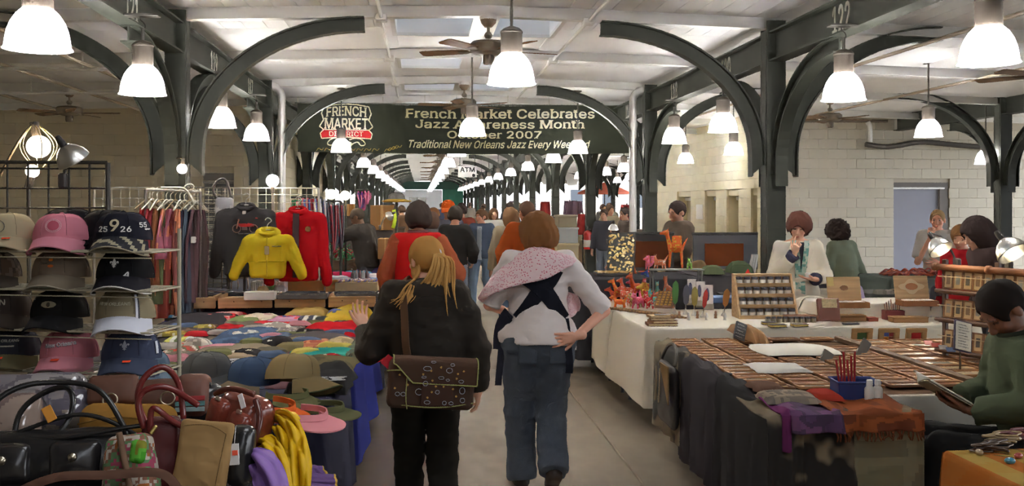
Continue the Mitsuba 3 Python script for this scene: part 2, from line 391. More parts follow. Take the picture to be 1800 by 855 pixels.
ordinal = ['first', 'second', 'third', 'fourth', 'fifth', 'sixth', 'seventh', 'eighth', 'ninth', 'tenth', 'eleventh', 'twelfth', 'thirteenth', 'fourteenth', 'fifteenth', 'sixteenth', 'seventeenth', 'eighteenth']
stall = {(XR, 0): 'dark green steel column behind the woman in the white coat', (XL, 0): 'dark green steel column behind the rack of hanging dresses', (XL, 1): 'dark green steel column beside the white pipe at the left end of the banner',
   (XR, 1): 'dark green steel column beside the white pipe at the right end of the banner', (XR, 2): 'dark green steel column with a red fire extinguisher on it', (XR2, 1): 'dark green steel column at the edge of the hall by the shelf of framed pictures'}
for x in (XL, XR, XR2, XL2):
 for k in range(-2 if x in (XL, XR) else 0, 14 if x in (XL, XR) else (9 if x == XR2 else 2)):
  y = Y1 + BAY * k
  if x == XR2 and k == 2 or x == XL2 and k > 1: continue
  if k in (2, 3) and x == XR2: continue
  c = thing('steel_column', stall.get((x, k), f'dark green steel column, {ordinal[max(k, 0)]} of the row along the {where[x]} side of the aisle'), 'column', group='steel columns of the market hall' if (x, k) not in stall else None, kind='structure')
  again(sub(c, 'shaft'), SHAFT, move(x, y, 0, 90))
  for rz, src in ((0, ARCH), (180, ARCH), (90, LONG), (270, LONG)):
   if x == XL2 and rz == 180: continue
   o = .10
   again(sub(c, 'bracket'), src, move(x + o * math.cos(math.radians(rz)), y + o * math.sin(math.radians(rz)), 0, rz))
for k in ('_arch', '_long', '_shaft'): del scene[k]

def stencil(text, h):
 m = meshkit.text_mesh(text, h, 0.004, True); m.apply_scale([.62, 1, 1]); m.apply_translation([-m.bounds[:, 0].mean(), -m.bounds[:, 1].mean(), 0])
 cut = box(-5, 5, -.012, .012, -1, 1)
 return m
beam_len = BAY - .02
BEAM = put('_beam', sweep(np.array(I_SEC(.17, BEAM_HI - BEAM_LO, .018)), [(0, .01, 0), (0, BAY - .01, 0)], (0, 0, 1)), 'm_steel')
numbers = {(XR, -1): [('122', 3.83)], (XR, 0): [('120', 1.55), ('118', 3.95)], (XL, -1): [('121', 3.95)], (XL, 0): [('119', 1.65), ('117', 4.05)], (XR, 1): [('116', 1.6)], (XL, 1): [('115', 1.6)]}
for x in (XL, XR, XR2):
 for k in range(-3, 14 if x != XR2 else 2):
  y = Y1 + BAY * k
  nums = numbers.get((x, k), [])
  lab = f'dark green steel beam under the roof stencilled {" and ".join(n for n, _ in nums)}' if nums else f'long dark green steel beam on the {where[x]} row of columns'
  b = thing('steel_beam', lab, 'beam', None if nums else 'steel beams along the columns', 'structure')
  again(sub(b, 'profile'), BEAM, move(x, y, (BEAM_LO + BEAM_HI) / 2 + .0))
  if x == XR2 and k == 1: scene[b + '__profile']['to_world'] = T(move(x, y, (BEAM_LO + BEAM_HI) / 2) @ np.diag([1, 3.6 / BAY, 1, 1]))
  for n, dy in nums:
   s = 1 if x == XR else -1      # the web's face that looks into the aisle
   t = stencil(n, .235)
   M = np.eye(4); M[:3, 0] = (0, -s * 1.0, 0); M[:3, 1] = (0, 0, 1); M[:3, 2] = (-s * 1.0, 0, 0); M[:3, 3] = (x - s * .0085, y + dy, (BEAM_LO + BEAM_HI) / 2)
   part(b, 'number', tf(t, M), 'm_matte', srgb(205, 203, 196), label=f'white stencilled number {n}')
del scene['_beam']

# block buildings on both sides
def block_wall(parent, length, height, y_of, openings, tint, most):
 n, loose = 0, []
 cells = []
 for r in range(int(height / .2)):
  x = -(.2 if r % 2 else 0)
  while x < length:
   a, b = max(x, 0), min(x + .4, length); x += .4
   z0, z1 = r * .2, r * .2 + .2
   segs = [(a, b)]
   for (ox0, ox1, oz) in openings:
    if z0 < oz - .01:
     new = []
     for (p, q) in segs:
      if q <= ox0 or p >= ox1: new.append((p, q)); continue
      if p < ox0: new.append((p, ox0))
      if q > ox1: new.append((ox1, q))
     segs = new
   cells += [(p, q, z0, z1) for p, q in segs if q - p > .03]
 cells.sort(key=lambda c: -c[3])
 shared = {}
 for (p, q, z0, z1) in cells:
  v = int(rng.integers(0, 4)); w = round(q - p, 3)
  if (w, v) not in shared:
   k = f'_b{len(shared)}'; put(k, cbox(w - .003, .05, .197, .003), 'm_block', tint * (0.97 + .02 * v)); shared[w, v] = scene.pop(k)
  M = y_of @ move((p + q) / 2, .025 - rng.uniform(0, .002), (z0 + z1) / 2)
  if n < most:
   scene[sub(parent, 'block')] = {**shared[w, v], 'to_world': T(M)}
  else:
   loose.append(tf(cbox(w - .003, .05, .197, .003), M))
  n += 1
 if loose:
  k = part(parent, 'block_course', loose, 'm_block', tint); labels[k] = {'kind': 'stuff'}
GREY = srgb(184, 177, 162); CREAM = srgb(200, 188, 156)
wr = struct('wall_right', 'grey painted concrete block wall with a grey door')
DOOR = (at_y(1571, 0, BLOCK_Y)[0], at_y(1668, 0, BLOCK_Y)[0])
d0, d1 = DOOR[0] - BLOCK_XR, DOOR[1] - BLOCK_XR
block_wall(wr, 7.2, 3.7, move(BLOCK_XR, BLOCK_Y, 0), [(d0, d1, 2.12)], GREY, 300)
part(wr, 'core', [box(BLOCK_XR + .05, BLOCK_XR + d0, BLOCK_Y + .048, BLOCK_Y + .2, 0, 3.72), box(BLOCK_XR + d1, 14.2, BLOCK_Y + .048, BLOCK_Y + .2, 0, 3.72), box(BLOCK_XR + d0, BLOCK_XR + d1, BLOCK_Y + .048, BLOCK_Y + .2, 2.12, 3.72)], 'm_block', GREY * .85)
ws = struct('wall_right_side', 'cream block wall along the aisle with tall recesses')
SIDE_LEN = 9.2
M = np.eye(4); M[:3, 0] = (0, -1, 0); M[:3, 1] = (1, 0, 0); M[:3, 3] = (BLOCK_XR, BLOCK_Y + SIDE_LEN, 0)
def side_y(u): return float(BLOCK_XR / (lambda r: r[0] / r[1])(_ray(u, 0)))
niches = []
for (u0, u1) in ((1190, 1214), (1239, 1258), (1277, 1298), (1320, 1331)):
 y0, y1 = side_y(u1), side_y(u0); niches.append((BLOCK_Y + SIDE_LEN - y1, BLOCK_Y + SIDE_LEN - y0, 1.86))
block_wall(ws, SIDE_LEN, 3.7, M, niches, CREAM, 300)
core, prev = [], 0
for a, b, h in sorted(niches):
 core += [tf(box(prev, a, .048, .3, 0, 3.72), M), tf(box(a, b, .048, .3, h, 3.72), M)]; prev = b
core.append(tf(box(prev, SIDE_LEN, .048, .3, 0, 3.72), M))
part(ws, 'core', core, 'm_block', CREAM * .85)
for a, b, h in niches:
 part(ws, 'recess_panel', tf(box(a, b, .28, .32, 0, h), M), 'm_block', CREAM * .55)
 part(ws, 'recess_frame', [tf(box(b - .12, b - .02, .2, .28, 0, h - .02), M), tf(box(a, b, .22, .28, h - .1, h - .02), M)], 'm_white')
wb = struct('wall_right_back'); put(wb, box(BLOCK_XR + .1, 14.2, BLOCK_Y + SIDE_LEN, BLOCK_Y + SIDE_LEN + .2, 0, 3.72), 'm_block', CREAM)
TANW = srgb(206, 194, 168)
wl = struct('wall_left', 'tan concrete block wall behind the left stalls')
VENT = (at_y(357, 0, BLOCK_Y)[0] + 8.6, at_y(411, 0, BLOCK_Y)[0] + 8.6)
block_wall(wl, 8.6 + BLOCK_XL, 3.7, move(-8.6, BLOCK_Y, 0), [(VENT[0], VENT[1], 2.28)], TANW, 280)
part(wl, 'core', [box(-8.6, VENT[0] - 8.6, BLOCK_Y + .048, BLOCK_Y + .2, 0, 3.72), box(VENT[1] - 8.6, BLOCK_XL - .05, BLOCK_Y + .048, BLOCK_Y + .2, 0, 3.72), box(VENT[0] - 8.6, VENT[1] - 8.6, BLOCK_Y + .048, BLOCK_Y + .2, 2.28, 3.72)], 'm_block', TANW * .85)
wls = struct('wall_left_side', 'cream block wall along the left row of columns')
M = np.eye(4); M[:3, 0] = (0, 1, 0); M[:3, 1] = (-1, 0, 0); M[:3, 3] = (BLOCK_XL, BLOCK_Y, 0)
block_wall(wls, 8.0, 3.7, M, [], CREAM, 290)
part(wls, 'core', tf(box(0.0, 8.0, .048, .3, 0, 3.72), M), 'm_block', CREAM * .85)
# outer walls of the side halls, beside the photographer; the rear one added against daylight
# doors
dr_ = struct('door_1', 'grey steel door in the block wall')
part(dr_, 'leaf', box(DOOR[0], DOOR[1] - .18, BLOCK_Y + .10, BLOCK_Y + .15, 0, 2.0), 'm_satin', srgb(128, 130, 142))
part(dr_, 'frame', [box(DOOR[0] - .02, DOOR[1], BLOCK_Y + .03, BLOCK_Y + .16, 2.02, 2.12), box(DOOR[1] - .18, DOOR[1], BLOCK_Y + .03, BLOCK_Y + .2, 0, 2.02)], 'm_satin', srgb(92, 88, 84))
part(dr_, 'lintel_strip', box(DOOR[0], DOOR[1] - .08, BLOCK_Y + .02, BLOCK_Y + .10, 1.985, 2.02), 'm_satin', srgb(225, 225, 225))
dv = struct('door_2', 'dark grey shutter door in the left block wall')
v0, v1 = VENT[0] - 8.6, VENT[1] - 8.6
part(dv, 'frame', [box(v0, v1, BLOCK_Y + .02, BLOCK_Y + .1, 2.13, 2.27), box(v0, v1, BLOCK_Y + .0, BLOCK_Y + .1, 2.08, 2.12)], 'm_satin', srgb(110, 108, 106))
for i in range(26):
 part(dv, 'slat', tf(cbox(v1 - v0 - .02, .03, .07, .008), move((v0 + v1) / 2, BLOCK_Y + .08, 2.04 - .08 * i)), 'm_satin', srgb(84, 86, 90))

# end wall of the hall, green screens, and the street beyond the open side
we = struct('wall_end', 'white ribbed metal wall closing the far end of the hall')
EX0, EX1 = at_y(690, 0, 78)[0], at_y(777, 0, 78)[0]
nr = 28
part(we, 'sheet', [box(EX0, EX1, 78.02, 78.1, 0, 2.75)], 'm_ceiling')
for i in range(nr):
 a = EX0 + (EX1 - EX0) * i / nr
 part(we, 'rib', box(a, a + (EX1 - EX0) / nr * .6, 77.98, 78.03, 0, 2.75), 'm_ceiling')
w = struct('window_90', 'dark window pair in the white end wall')
for (u0, u1) in ((720, 732), (735, 748)):
 a, b = at_y(u0, 0, 77.9)[0], at_y(u1, 0, 77.9)[0]
 part(w, 'frame', box(a - .05, b + .05, 77.93, 77.99, 1.0, 2.15), 'm_satin', srgb(150, 150, 145)); part(w, 'pane', box(a, b, 77.9, 77.94, 1.05, 2.1), 'm_gloss', srgb(70, 74, 72))
for i, y0 in enumerate((62, 67.5, 73)):
 g = thing('mesh_screen', f'dark green mesh screen beyond the right columns near the far end, {("nearest", "middle", "farthest")[i]} of three', 'screen')
 part(g, 'mesh', grid_sheet(np.array([[(4.3 + .05 * math.sin(q * 9), y0 + 2.6 * q, z) for z in np.linspace(.1, 3.5, 4)] for q in np.linspace(0, 1, 20)]), .01), 'm_cloth', srgb(60, 104, 88))
 for q in (0, 2.6): part(g, 'post', box(4.32, 4.40, y0 + q - .04, y0 + q + .04, 0, 3.5), 'm_steel')
g = thing('mesh_screen', 'green mesh panel hung across the end of the hall right of the white wall', 'screen')
P = np.array([[(x, 78 + .04 * math.sin(x * 9), z) for z in np.linspace(0, 3.4, 4)] for x in np.linspace(EX1 + .02, 3.4, 24)])
put(g + '__mesh', grid_sheet(P, .01), 'm_cloth', srgb(60, 104, 88))
g = thing('canopy', 'dark green canvas valance above the white end wall', 'canopy')
put(g + '__cloth', grid_sheet(np.array([[(x, 77.9, z) for z in (2.78, 3.15, 3.42)] for x in np.linspace(EX0 - .2, 3.4, 24)]), .01), 'm_cloth', srgb(62, 84, 76))
# solid closure of the left side halls past the block building
wo = struct('wall_left_far'); put(wo, box(-8.7, -8.5, BLOCK_Y, 50, 0, 3.8), 'm_block', GREY)
wk = struct('wall_back'); put(wk, box(-8.9, 13.6, Y_BACK - .2, Y_BACK, 0, 3.8), 'm_block', GREY)  # unseen wall added to keep daylight from behind off the foreground
wl2 = struct('wall_left_near'); put(wl2, box(-8.9, -8.7, Y_BACK, BLOCK_Y, 0, 3.8), 'm_block', GREY)

# pendant lamps
def shade_profile():
 out = [(.060, .235), (.082, .225), (.112, .195), (.140, .150), (.158, .100), (.168, .045), (.172, .012), (.182, .0)]
 inn = [(.176, .0), (.166, .014), (.161, .05), (.150, .104), (.132, .150), (.105, .190), (.074, .215), (.001, .222)]
 return [(.001, .236)] + out + inn
def shade(n):
 pr = shade_profile(); inn = pr[9:]; m = lathe(pr[::-1], n); v = np.asarray(m.vertices); r = np.hypot(v[:, 0], v[:, 1])
 inside = np.min([np.hypot(r - a, v[:, 2] - b) for a, b in inn], axis=0) < 1e-4
 return mikit.ply(m, None, smooth=True, uv=np.c_[r * 0, 1.0 - inside])
SH_D, SHF_D = shade(28), shade(12)
def _glow(p, n, uv):      # prismatic glass; outer glow set above the inner to brighten the ceiling
 return mi.Color3f(LAMP, LAMP * .95, LAMP * .86) * (0.42 + 0.98 * uv.y)
SHADE = {**SH_D, 'bsdf': {'type': 'ref', 'id': 'm_white'}, 'emitter': {'type': 'area', 'radiance': mikit.proc(_glow)}}
SHADEF = {**SHF_D, 'bsdf': {'type': 'ref', 'id': 'm_white'}, 'emitter': SHADE['emitter']}
SH_OFF = {**SHF_D, 'bsdf': {'type': 'ref', 'id': 'm_white'}}
HOUS = put('_hous', [lathe([(.001, 0), (.078, 0), (.080, .012), (.080, .165), (.060, .185), (.020, .20), (.001, .20)], 20), lathe([(.082, .148), (.084, .150), (.084, .160), (.082, .162)], 20)], 'm_satin', srgb(58, 52, 47), smooth=40); HOUS_D = scene.pop('_hous')
HOOK = put('_hook', [tube([(0, 0, .19), (0, 0, .30)], .014, 8), tube(spline([(0, 0, .28), (.02, 0, .31), (0, 0, .345), (-.02, 0, .37), (0, 0, .39)], 14), .006, 6), cbox(.26, .10, .02, .004, .385)], 'm_satin', srgb(40, 39, 36), smooth=40); HOOK_D = scene.pop('_hook')
PENDANTS = []
def pendant(x, y, z, label, group=None, rod=None, far=False):
 k = thing('pendant_lamp', label, 'lamp', group)
 PENDANTS.append(k)
 if rod is not None and rod != 'b': rod = zroof(x) + .03
 scene[sub(k, 'shade')] = {**(SH_OFF if DEV and len(PENDANTS) > 9 else SHADEF if far else SHADE), 'to_world': T(move(x, y, z))}
 if True:
  again_d(sub(k, 'housing'), HOUS_D, move(x, y, z + .228))
  if rod is None: again_d(sub(k, 'hook'), HOOK_D, move(x, y, z + .228))
  else: part(k, 'rod', [bar((x, y, z + .42), (x, y, rod), .011, 8), lathe(np.array([(.001, 0), (.07, .0), (.07, .03), (.001, .03)]) + [0, rod - .03], 16).apply_translation((x, y, 0))], 'm_satin', srgb(60, 56, 52), smooth=40)
 return k
def again_d(key, d, M): scene[key] = {**d, 'to_world': T(M)}
ZL = 2.575
near = [(-2.12, 5.60, 'large lit pendant lamp in the top left corner'), (-2.18, 7.85, 'lit pendant lamp under the beam stencilled 121'), (-2.26, 11.2, 'lit pendant lamp under the beam stencilled 119, nearest to its column'), (-2.24, 13.5, 'lit pendant lamp under the beam stencilled 117, beside the white pipe'),
  (XR - .22, 5.62, 'large lit pendant lamp in the top right corner'), (XR - .18, 7.75, 'lit pendant lamp hanging right below the stencilled number 122'), (XR - .06, 11.35, 'lit pendant lamp right of the big arch, under the beam stencilled 120'), (XR - .06, 13.6, 'lit pendant lamp below the stencilled number 118, beside the right white pipe')]
for x, y, l in near: pendant(x, y, BEAM_LO - .617, l)
for k in range(0, 13):
 y = Y1 - HALF + BAY * k
 lab = ['large lit pendant lamp on a rod over the middle of the aisle', 'lit pendant lamp in front of the word Awareness on the banner', 'lit pendant lamp hanging just below the banner'][k] if k < 3 else f'far pendant lamp in the middle row, {ordinal[k - 3]} beyond the one below the banner'
 pendant(RIDGE - .02, y, ZL, lab, 'far pendant lamps over the aisle' if k > 2 else None, zbeam(RIDGE), k > 3)
for (u, x, y, lab) in ((0, -1.37, 16.9, 'lit pendant lamp below the round emblem of the banner'), (0, 2.76, 16.9, 'lit pendant lamp over the last word of the banner')):
 pendant(x, y, ZL, lab, None, zbeam(x))
for k in range(11):  # last lamps of both rows added to brighten the far end wall
 for x in (-1.40, 2.86):
  y = 20.8 + k * 5 if x > 0 else 24.0 + k * 5
  pendant(x, y, ZL, f'far pendant lamp beyond the banner, {ordinal[k]} of the {"left" if x < 0 else "right"} row', 'far pendant lamps in the %s row' % ('left' if x < 0 else 'right'), zbeam(x), k > 1)
for x, y, z, lab, rod in ((6.70, 12.25, 2.575, 'pendant lamp on a thin rod in front of the grey block wall', 'b'), (9.55, 15.6, 2.36, 'pendant lamp beside the column at the right edge', 'b'), (5.65, 17.1, 2.575, 'pendant lamp before the cream block wall, right of two', 'b'), (5.82, 20.9, 2.575, 'pendant lamp before the cream block wall, left of two', 'b')):
 pendant(x, y, z, lab, None, zbeam(x))
for i, (x, y) in enumerate(((5.2, 24.5), (5.3, 27.5), (5.2, 31.5), (7.2, 33.0), (6.2, 36.5), (7.8, 38.0), (5.6, 41.0), (7.4, 44.5), (8.6, 36.0), (6.0, 48.5), (7.8, 52.0))):
 pendant(x, y, 2.5, f'far pendant lamp in the open side hall, {ordinal[i]} from the near end', 'far pendant lamps in the open side hall', zbeam(x), True)
for k in range(8):
 pendant(-3.4, 28.5 + k * 4.5, 2.55, f'small far lamp seen between the left columns, {ordinal[k]} from the near end', 'small far lamps between the left columns', zbeam(-3.0), True)

# ceiling fans
BROWN = srgb(98, 74, 52)
FAN = {'mount': ([lathe([(.001, 0), (.04, 0), (.075, .04), (.085, .08), (.085, .105), (.001, .105)], 20)], 'm_satin', srgb(120, 108, 92), (0, 0, -.105)),
    'cap': ([lathe([(.001, 0), (.09, 0), (.09, .05), (.001, .05)], 20)], 'm_white', None, (0, 0, -.03)),
    'stem': ([bar((0, 0, 0), (0, 0, .12), .016, 10), lathe([(.001, 0), (.03, .0), (.045, .03), (.03, .06), (.001, .06)], 14)], 'm_satin', srgb(130, 124, 112), (0, 0, -.22)),
    'motor': ([lathe([(.001, -.08), (.10, -.08), (.17, -.06), (.19, -.03), (.19, .03), (.16, .055), (.06, .07), (.001, .075)], 28)], 'm_satin', srgb(98, 90, 78), (0, 0, -.31)),
    'switch_housing': ([lathe([(.001, -.10), (.05, -.10), (.055, -.08), (.055, 0), (.001, 0)], 16)], 'm_satin', srgb(88, 78, 66), (0, 0, -.385))}
FAN_D = {}
for n, (ms, b, c, o) in FAN.items():
 put('_f', tf(ms, move(*o)), b, c, smooth=40); FAN_D[n] = scene.pop('_f')
bl = extrude(sg.Polygon([(.21, -.035), (.26, -.06), (.70, -.075), (.735, -.055), (.735, .055), (.70, .075), (.26, .06), (.21, .035)]), .009)
put('_f', tf(bl, rot4 := move(0, 0, -.005, 0, 1, 10)), 'm_satin', BROWN); BLADE_D = scene.pop('_f')
put('_f', tf([box(.12, .25, -.016, .016, 0, .008), cbox(.1, .07, .008, .003).apply_translation((.27, 0, .004))], move(0, 0, -.012, 0, 1, 10)), 'm_satin', srgb(70, 60, 48)); IRON_D = scene.pop('_f')
def fan(x, y, a0, label, group=None):
 k = thing('ceiling_fan', label, 'fan', group); z = zbeam(x)
 for n, d in FAN_D.items(): again_d(sub(k, n), d, move(x, y, z))
 for i in range(5):
  M = move(x, y, z - .345, a0 + 72 * i)
  b = sub(k, 'blade'); again_d(b, BLADE_D, M); again_d(b + '__blade_iron', IRON_D, M)
fan(RIDGE, Y1, 14, 'ceiling fan with brown blades above the large middle lamp')
fan(RIDGE, Y1 + BAY, 40, 'ceiling fan with brown blades at the top edge of the banner')
for k in range(2, 11): fan(RIDGE, Y1 + BAY * k, 20 + 31 * k, f'far ceiling fan under the ridge, {ordinal[k - 2]} beyond the banner', 'far ceiling fans down the aisle')
fan(6.70, Y1 + BAY, 8, 'ceiling fan in front of the grey block wall on the right')
fan(6.72, Y1, 55, 'ceiling fan cut by the right edge near the roof')
fan(-5.35, Y1 + BAY, 3, 'ceiling fan high in the left hall before the tan wall')

# pipes
def pipe(name, pts, r, label, bsdf='m_white', color=None, n=10, fit=()):
 k = thing(name, label, 'pipe'); part(k, 'run', tube(pts, r, n), bsdf, color, smooth=40)
 for (p, q, rr) in fit: part(k, 'coupling', bar(p, q, rr, 12), bsdf, color, smooth=40)
 return k
for x, lab in ((-.40, 'thin white sprinkler pipe running along the ceiling left of the aisle lamps'), (1.72, 'thin white sprinkler pipe running along the ceiling right of the aisle lamps')):
 k = pipe('sprinkler_pipe', [(x, -2, 3.575), (x, 17.3, 3.575)] if x < 0 else [(x, -2, 3.575), (x, 17.3, 3.575)], .019, lab)
 for y in (12.6, 15.35): part(k, 'coupling', bar((x, y - .05, 3.575), (x, y + .05, 3.575), .027, 10), 'm_white', smooth=40)
for x, lab in ((XL - .02, 'white downpipe beside the left second column'), (XR - .02, 'white downpipe beside the right second column')):
 s = 1 if x < 0 else -1
 xx, yy = x + s * .26, Y1 + BAY - .02
 k = pipe('downpipe', [(xx, yy, .0)] + [(xx, yy, 2.0), (xx, yy, 3.30)] + list(spline([(xx, yy, 3.38), (xx - s * .05, yy, 3.47), (xx - s * .16, yy, 3.53)], 8)), .062, lab)
 part(k, 'coupling', bar((xx, yy, 2.92), (xx, yy, 3.0), .074, 14), 'm_white', smooth=40)
for (x0, x1, y, lab) in ((-8.2, -3.6, 12.2, 'white sprinkler branch across the left hall, nearer one'), (-8.2, -3.2, 14.8, 'white sprinkler branch across the left hall, farther one')):
 k = pipe('sprinkler_pipe', [(x0, y, 3.30), (x1, y, 3.33)], .022, lab)
 for i in range(3):
  x = x0 + .9 + i * 1.6; part(k, 'hanger', bar((x, y, 3.32), (x, y, zroof(x)), .012), 'm_white')
for (x, lab) in ((-4.0, 'tan conduit running along the left hall ceiling, nearest the columns'), (-5.0, 'tan conduit running along the left hall ceiling, middle one'), (-6.4, 'tan conduit running along the left hall ceiling, outermost')):
 pipe('conduit', [(x, 6, 3.36), (x, BLOCK_Y, 3.36)], .022, lab, 'm_satin', srgb(150, 138, 120))
for (x, lab) in ((5.35, 'tan conduit along the right hall ceiling, nearest the columns'), (7.6, 'tan conduit along the right hall ceiling, farther from the columns')):
 pipe('conduit', [(x, 6, 3.40), (x, BLOCK_Y, 3.40)], .022, lab, 'm_satin', srgb(168, 152, 132))
yb = BLOCK_Y - .16
pts = spline([at_y(1522, 254, yb), at_y(1550, 258, yb), at_y(1585, 255, yb), at_y(1615, 250, yb), at_y(1650, 252, yb), at_y(1790, 262, yb)], 30)
pipe('drain_pipe', pts, .055, 'dark drain pipe running across the grey block wall', 'm_satin', srgb(56, 54, 50))
pipe('downpipe', [at_y(1525, 214, yb), at_y(1529, 222, yb), at_y(1529, 250, yb)], .05, 'short white pipe stub dropping into the dark drain pipe')
pipe('conduit', [at_y(1385, 213, yb), at_y(1560, 213, yb)], .03, 'dark conduit along the top of the grey block wall', 'm_satin', srgb(96, 88, 78))

# people: builder
def hand_mesh(w, d, n, side=1, curl=25, thumb=35, spread=6, h=.005, size=1.0, curls=None):
 w = np.asarray(w, float); d = np.asarray(d, float) / np.linalg.norm(d); n = np.asarray(n, float); n = n - d * (n @ d); n /= np.linalg.norm(n)
 s = np.cross(n, d) * side
 B = np.stack([s, d, n], 1) * size
 W = lambda x, y, z: w + B @ np.array([x, y, z])
 L = [(.030, .084, .040, .024, .020), (.010, .088, .045, .028, .021), (-.010, .085, .041, .026, .021), (-.029, .078, .032, .020, .018)]
 caps = []
 for i, (x, y, a, b, c) in enumerate(L):
  p = np.array([x, y, 0.0]); cu = (curls[i] if curls else curl); ang = math.radians(-cu * .4); sp = math.radians(spread * (1.2 - .8 * i))
  pts = [p]
  for ln in (a, b, c):
   ang += math.radians(cu)
   p = p + ln * np.array([math.sin(sp) * math.cos(ang), math.cos(sp) * math.cos(ang), math.sin(ang)]); pts.append(p)
  for k in range(3): caps.append((W(*pts[k]), W(*pts[k + 1]), (.0092 - .0009 * k) * size, (.0085 - .0010 * k) * size))
 t = math.radians(thumb)
 t0 = np.array([.026, .028, .006]); t1 = t0 + .040 * np.array([math.sin(t), math.cos(t), .25]); t2 = t1 + .030 * np.array([math.sin(t * .7), math.cos(t * .7), .35]); t3 = t2 + .022 * np.array([math.sin(t * .4), math.cos(t * .4), .40])
 for a, b, r0, r1 in ((t0, t1, .014, .0105), (t1, t2, .0105, .0095), (t2, t3, .0095, .008)): caps.append((W(*a), W(*b), r0 * size, r1 * size))
 palm = [(W(.018, .03, 0), W(.024, .08, .001), .017, .0125), (W(-.016, .028, 0), W(-.024, .074, .001), .017, .0115), (W(0, .02, 0), W(0, .08, 0), .0175, .0125), (W(0, -.035, 0), W(0, .02, 0), .026, .020)]
 def f(p):
  o = smin(*[s_cone(p, *c) for c in palm], k=.012 * size)
  fin = np.min([s_cone(p, *c) for c in caps], axis=0)
  return smin(o, fin, k=.006 * size)
 pts = np.array([c[0] for c in caps + palm] + [c[1] for c in caps + palm])
 return surf(f, pts.min(0) - .03, pts.max(0) + .03, h)

def head_sdf(q, fem=0.0, wide=1.0):
 d = s_ell(q, (0, -.012, .030), (.074 * wide, .093, .086))
 d = smin(d, s_ell(q, (0, .022, -.038), (.057 * wide, .064, .072)), k=.03)
 d = smin(d, s_ell(q, (0, .066, -.092), (.022, .020, .018)), k=.022)
 for s in (-1, 1):
  d = smin(d, s_ell(q, (s * .036, .060, -.022), (.024, .022, .022)), k=.02)
  d = smin(d, s_ell(q, (s * .028, .076, .030), (.024, .012, .008)), k=.014)
  d = -smin(-d, s_ell(q, (s * .031, .094, .010), (.015, .016, .009)), k=.010)
  d = smin(d, s_ell(q, (s * .077 * wide, -.012, -.002), (.009, .020, .031)), k=.006)
  d = smin(d, s_ell(q, (s * .010, .094, -.030), (.008, .009, .007)), k=.006)
 d = smin(d, s_cone(q, (0, .080, .014), (0, .103, -.026), .008, .0115), k=.012)
 d = smin(d, s_ell(q, (0, .085, -.056), (.021, .009, .0055)), k=.006)
 d = smin(d, s_ell(q, (0, .083, -.066), (.018, .010, .006)), k=.006)
 return d
SKIN = srgb(222, 172, 146); DARKSKIN = srgb(112, 74, 56)
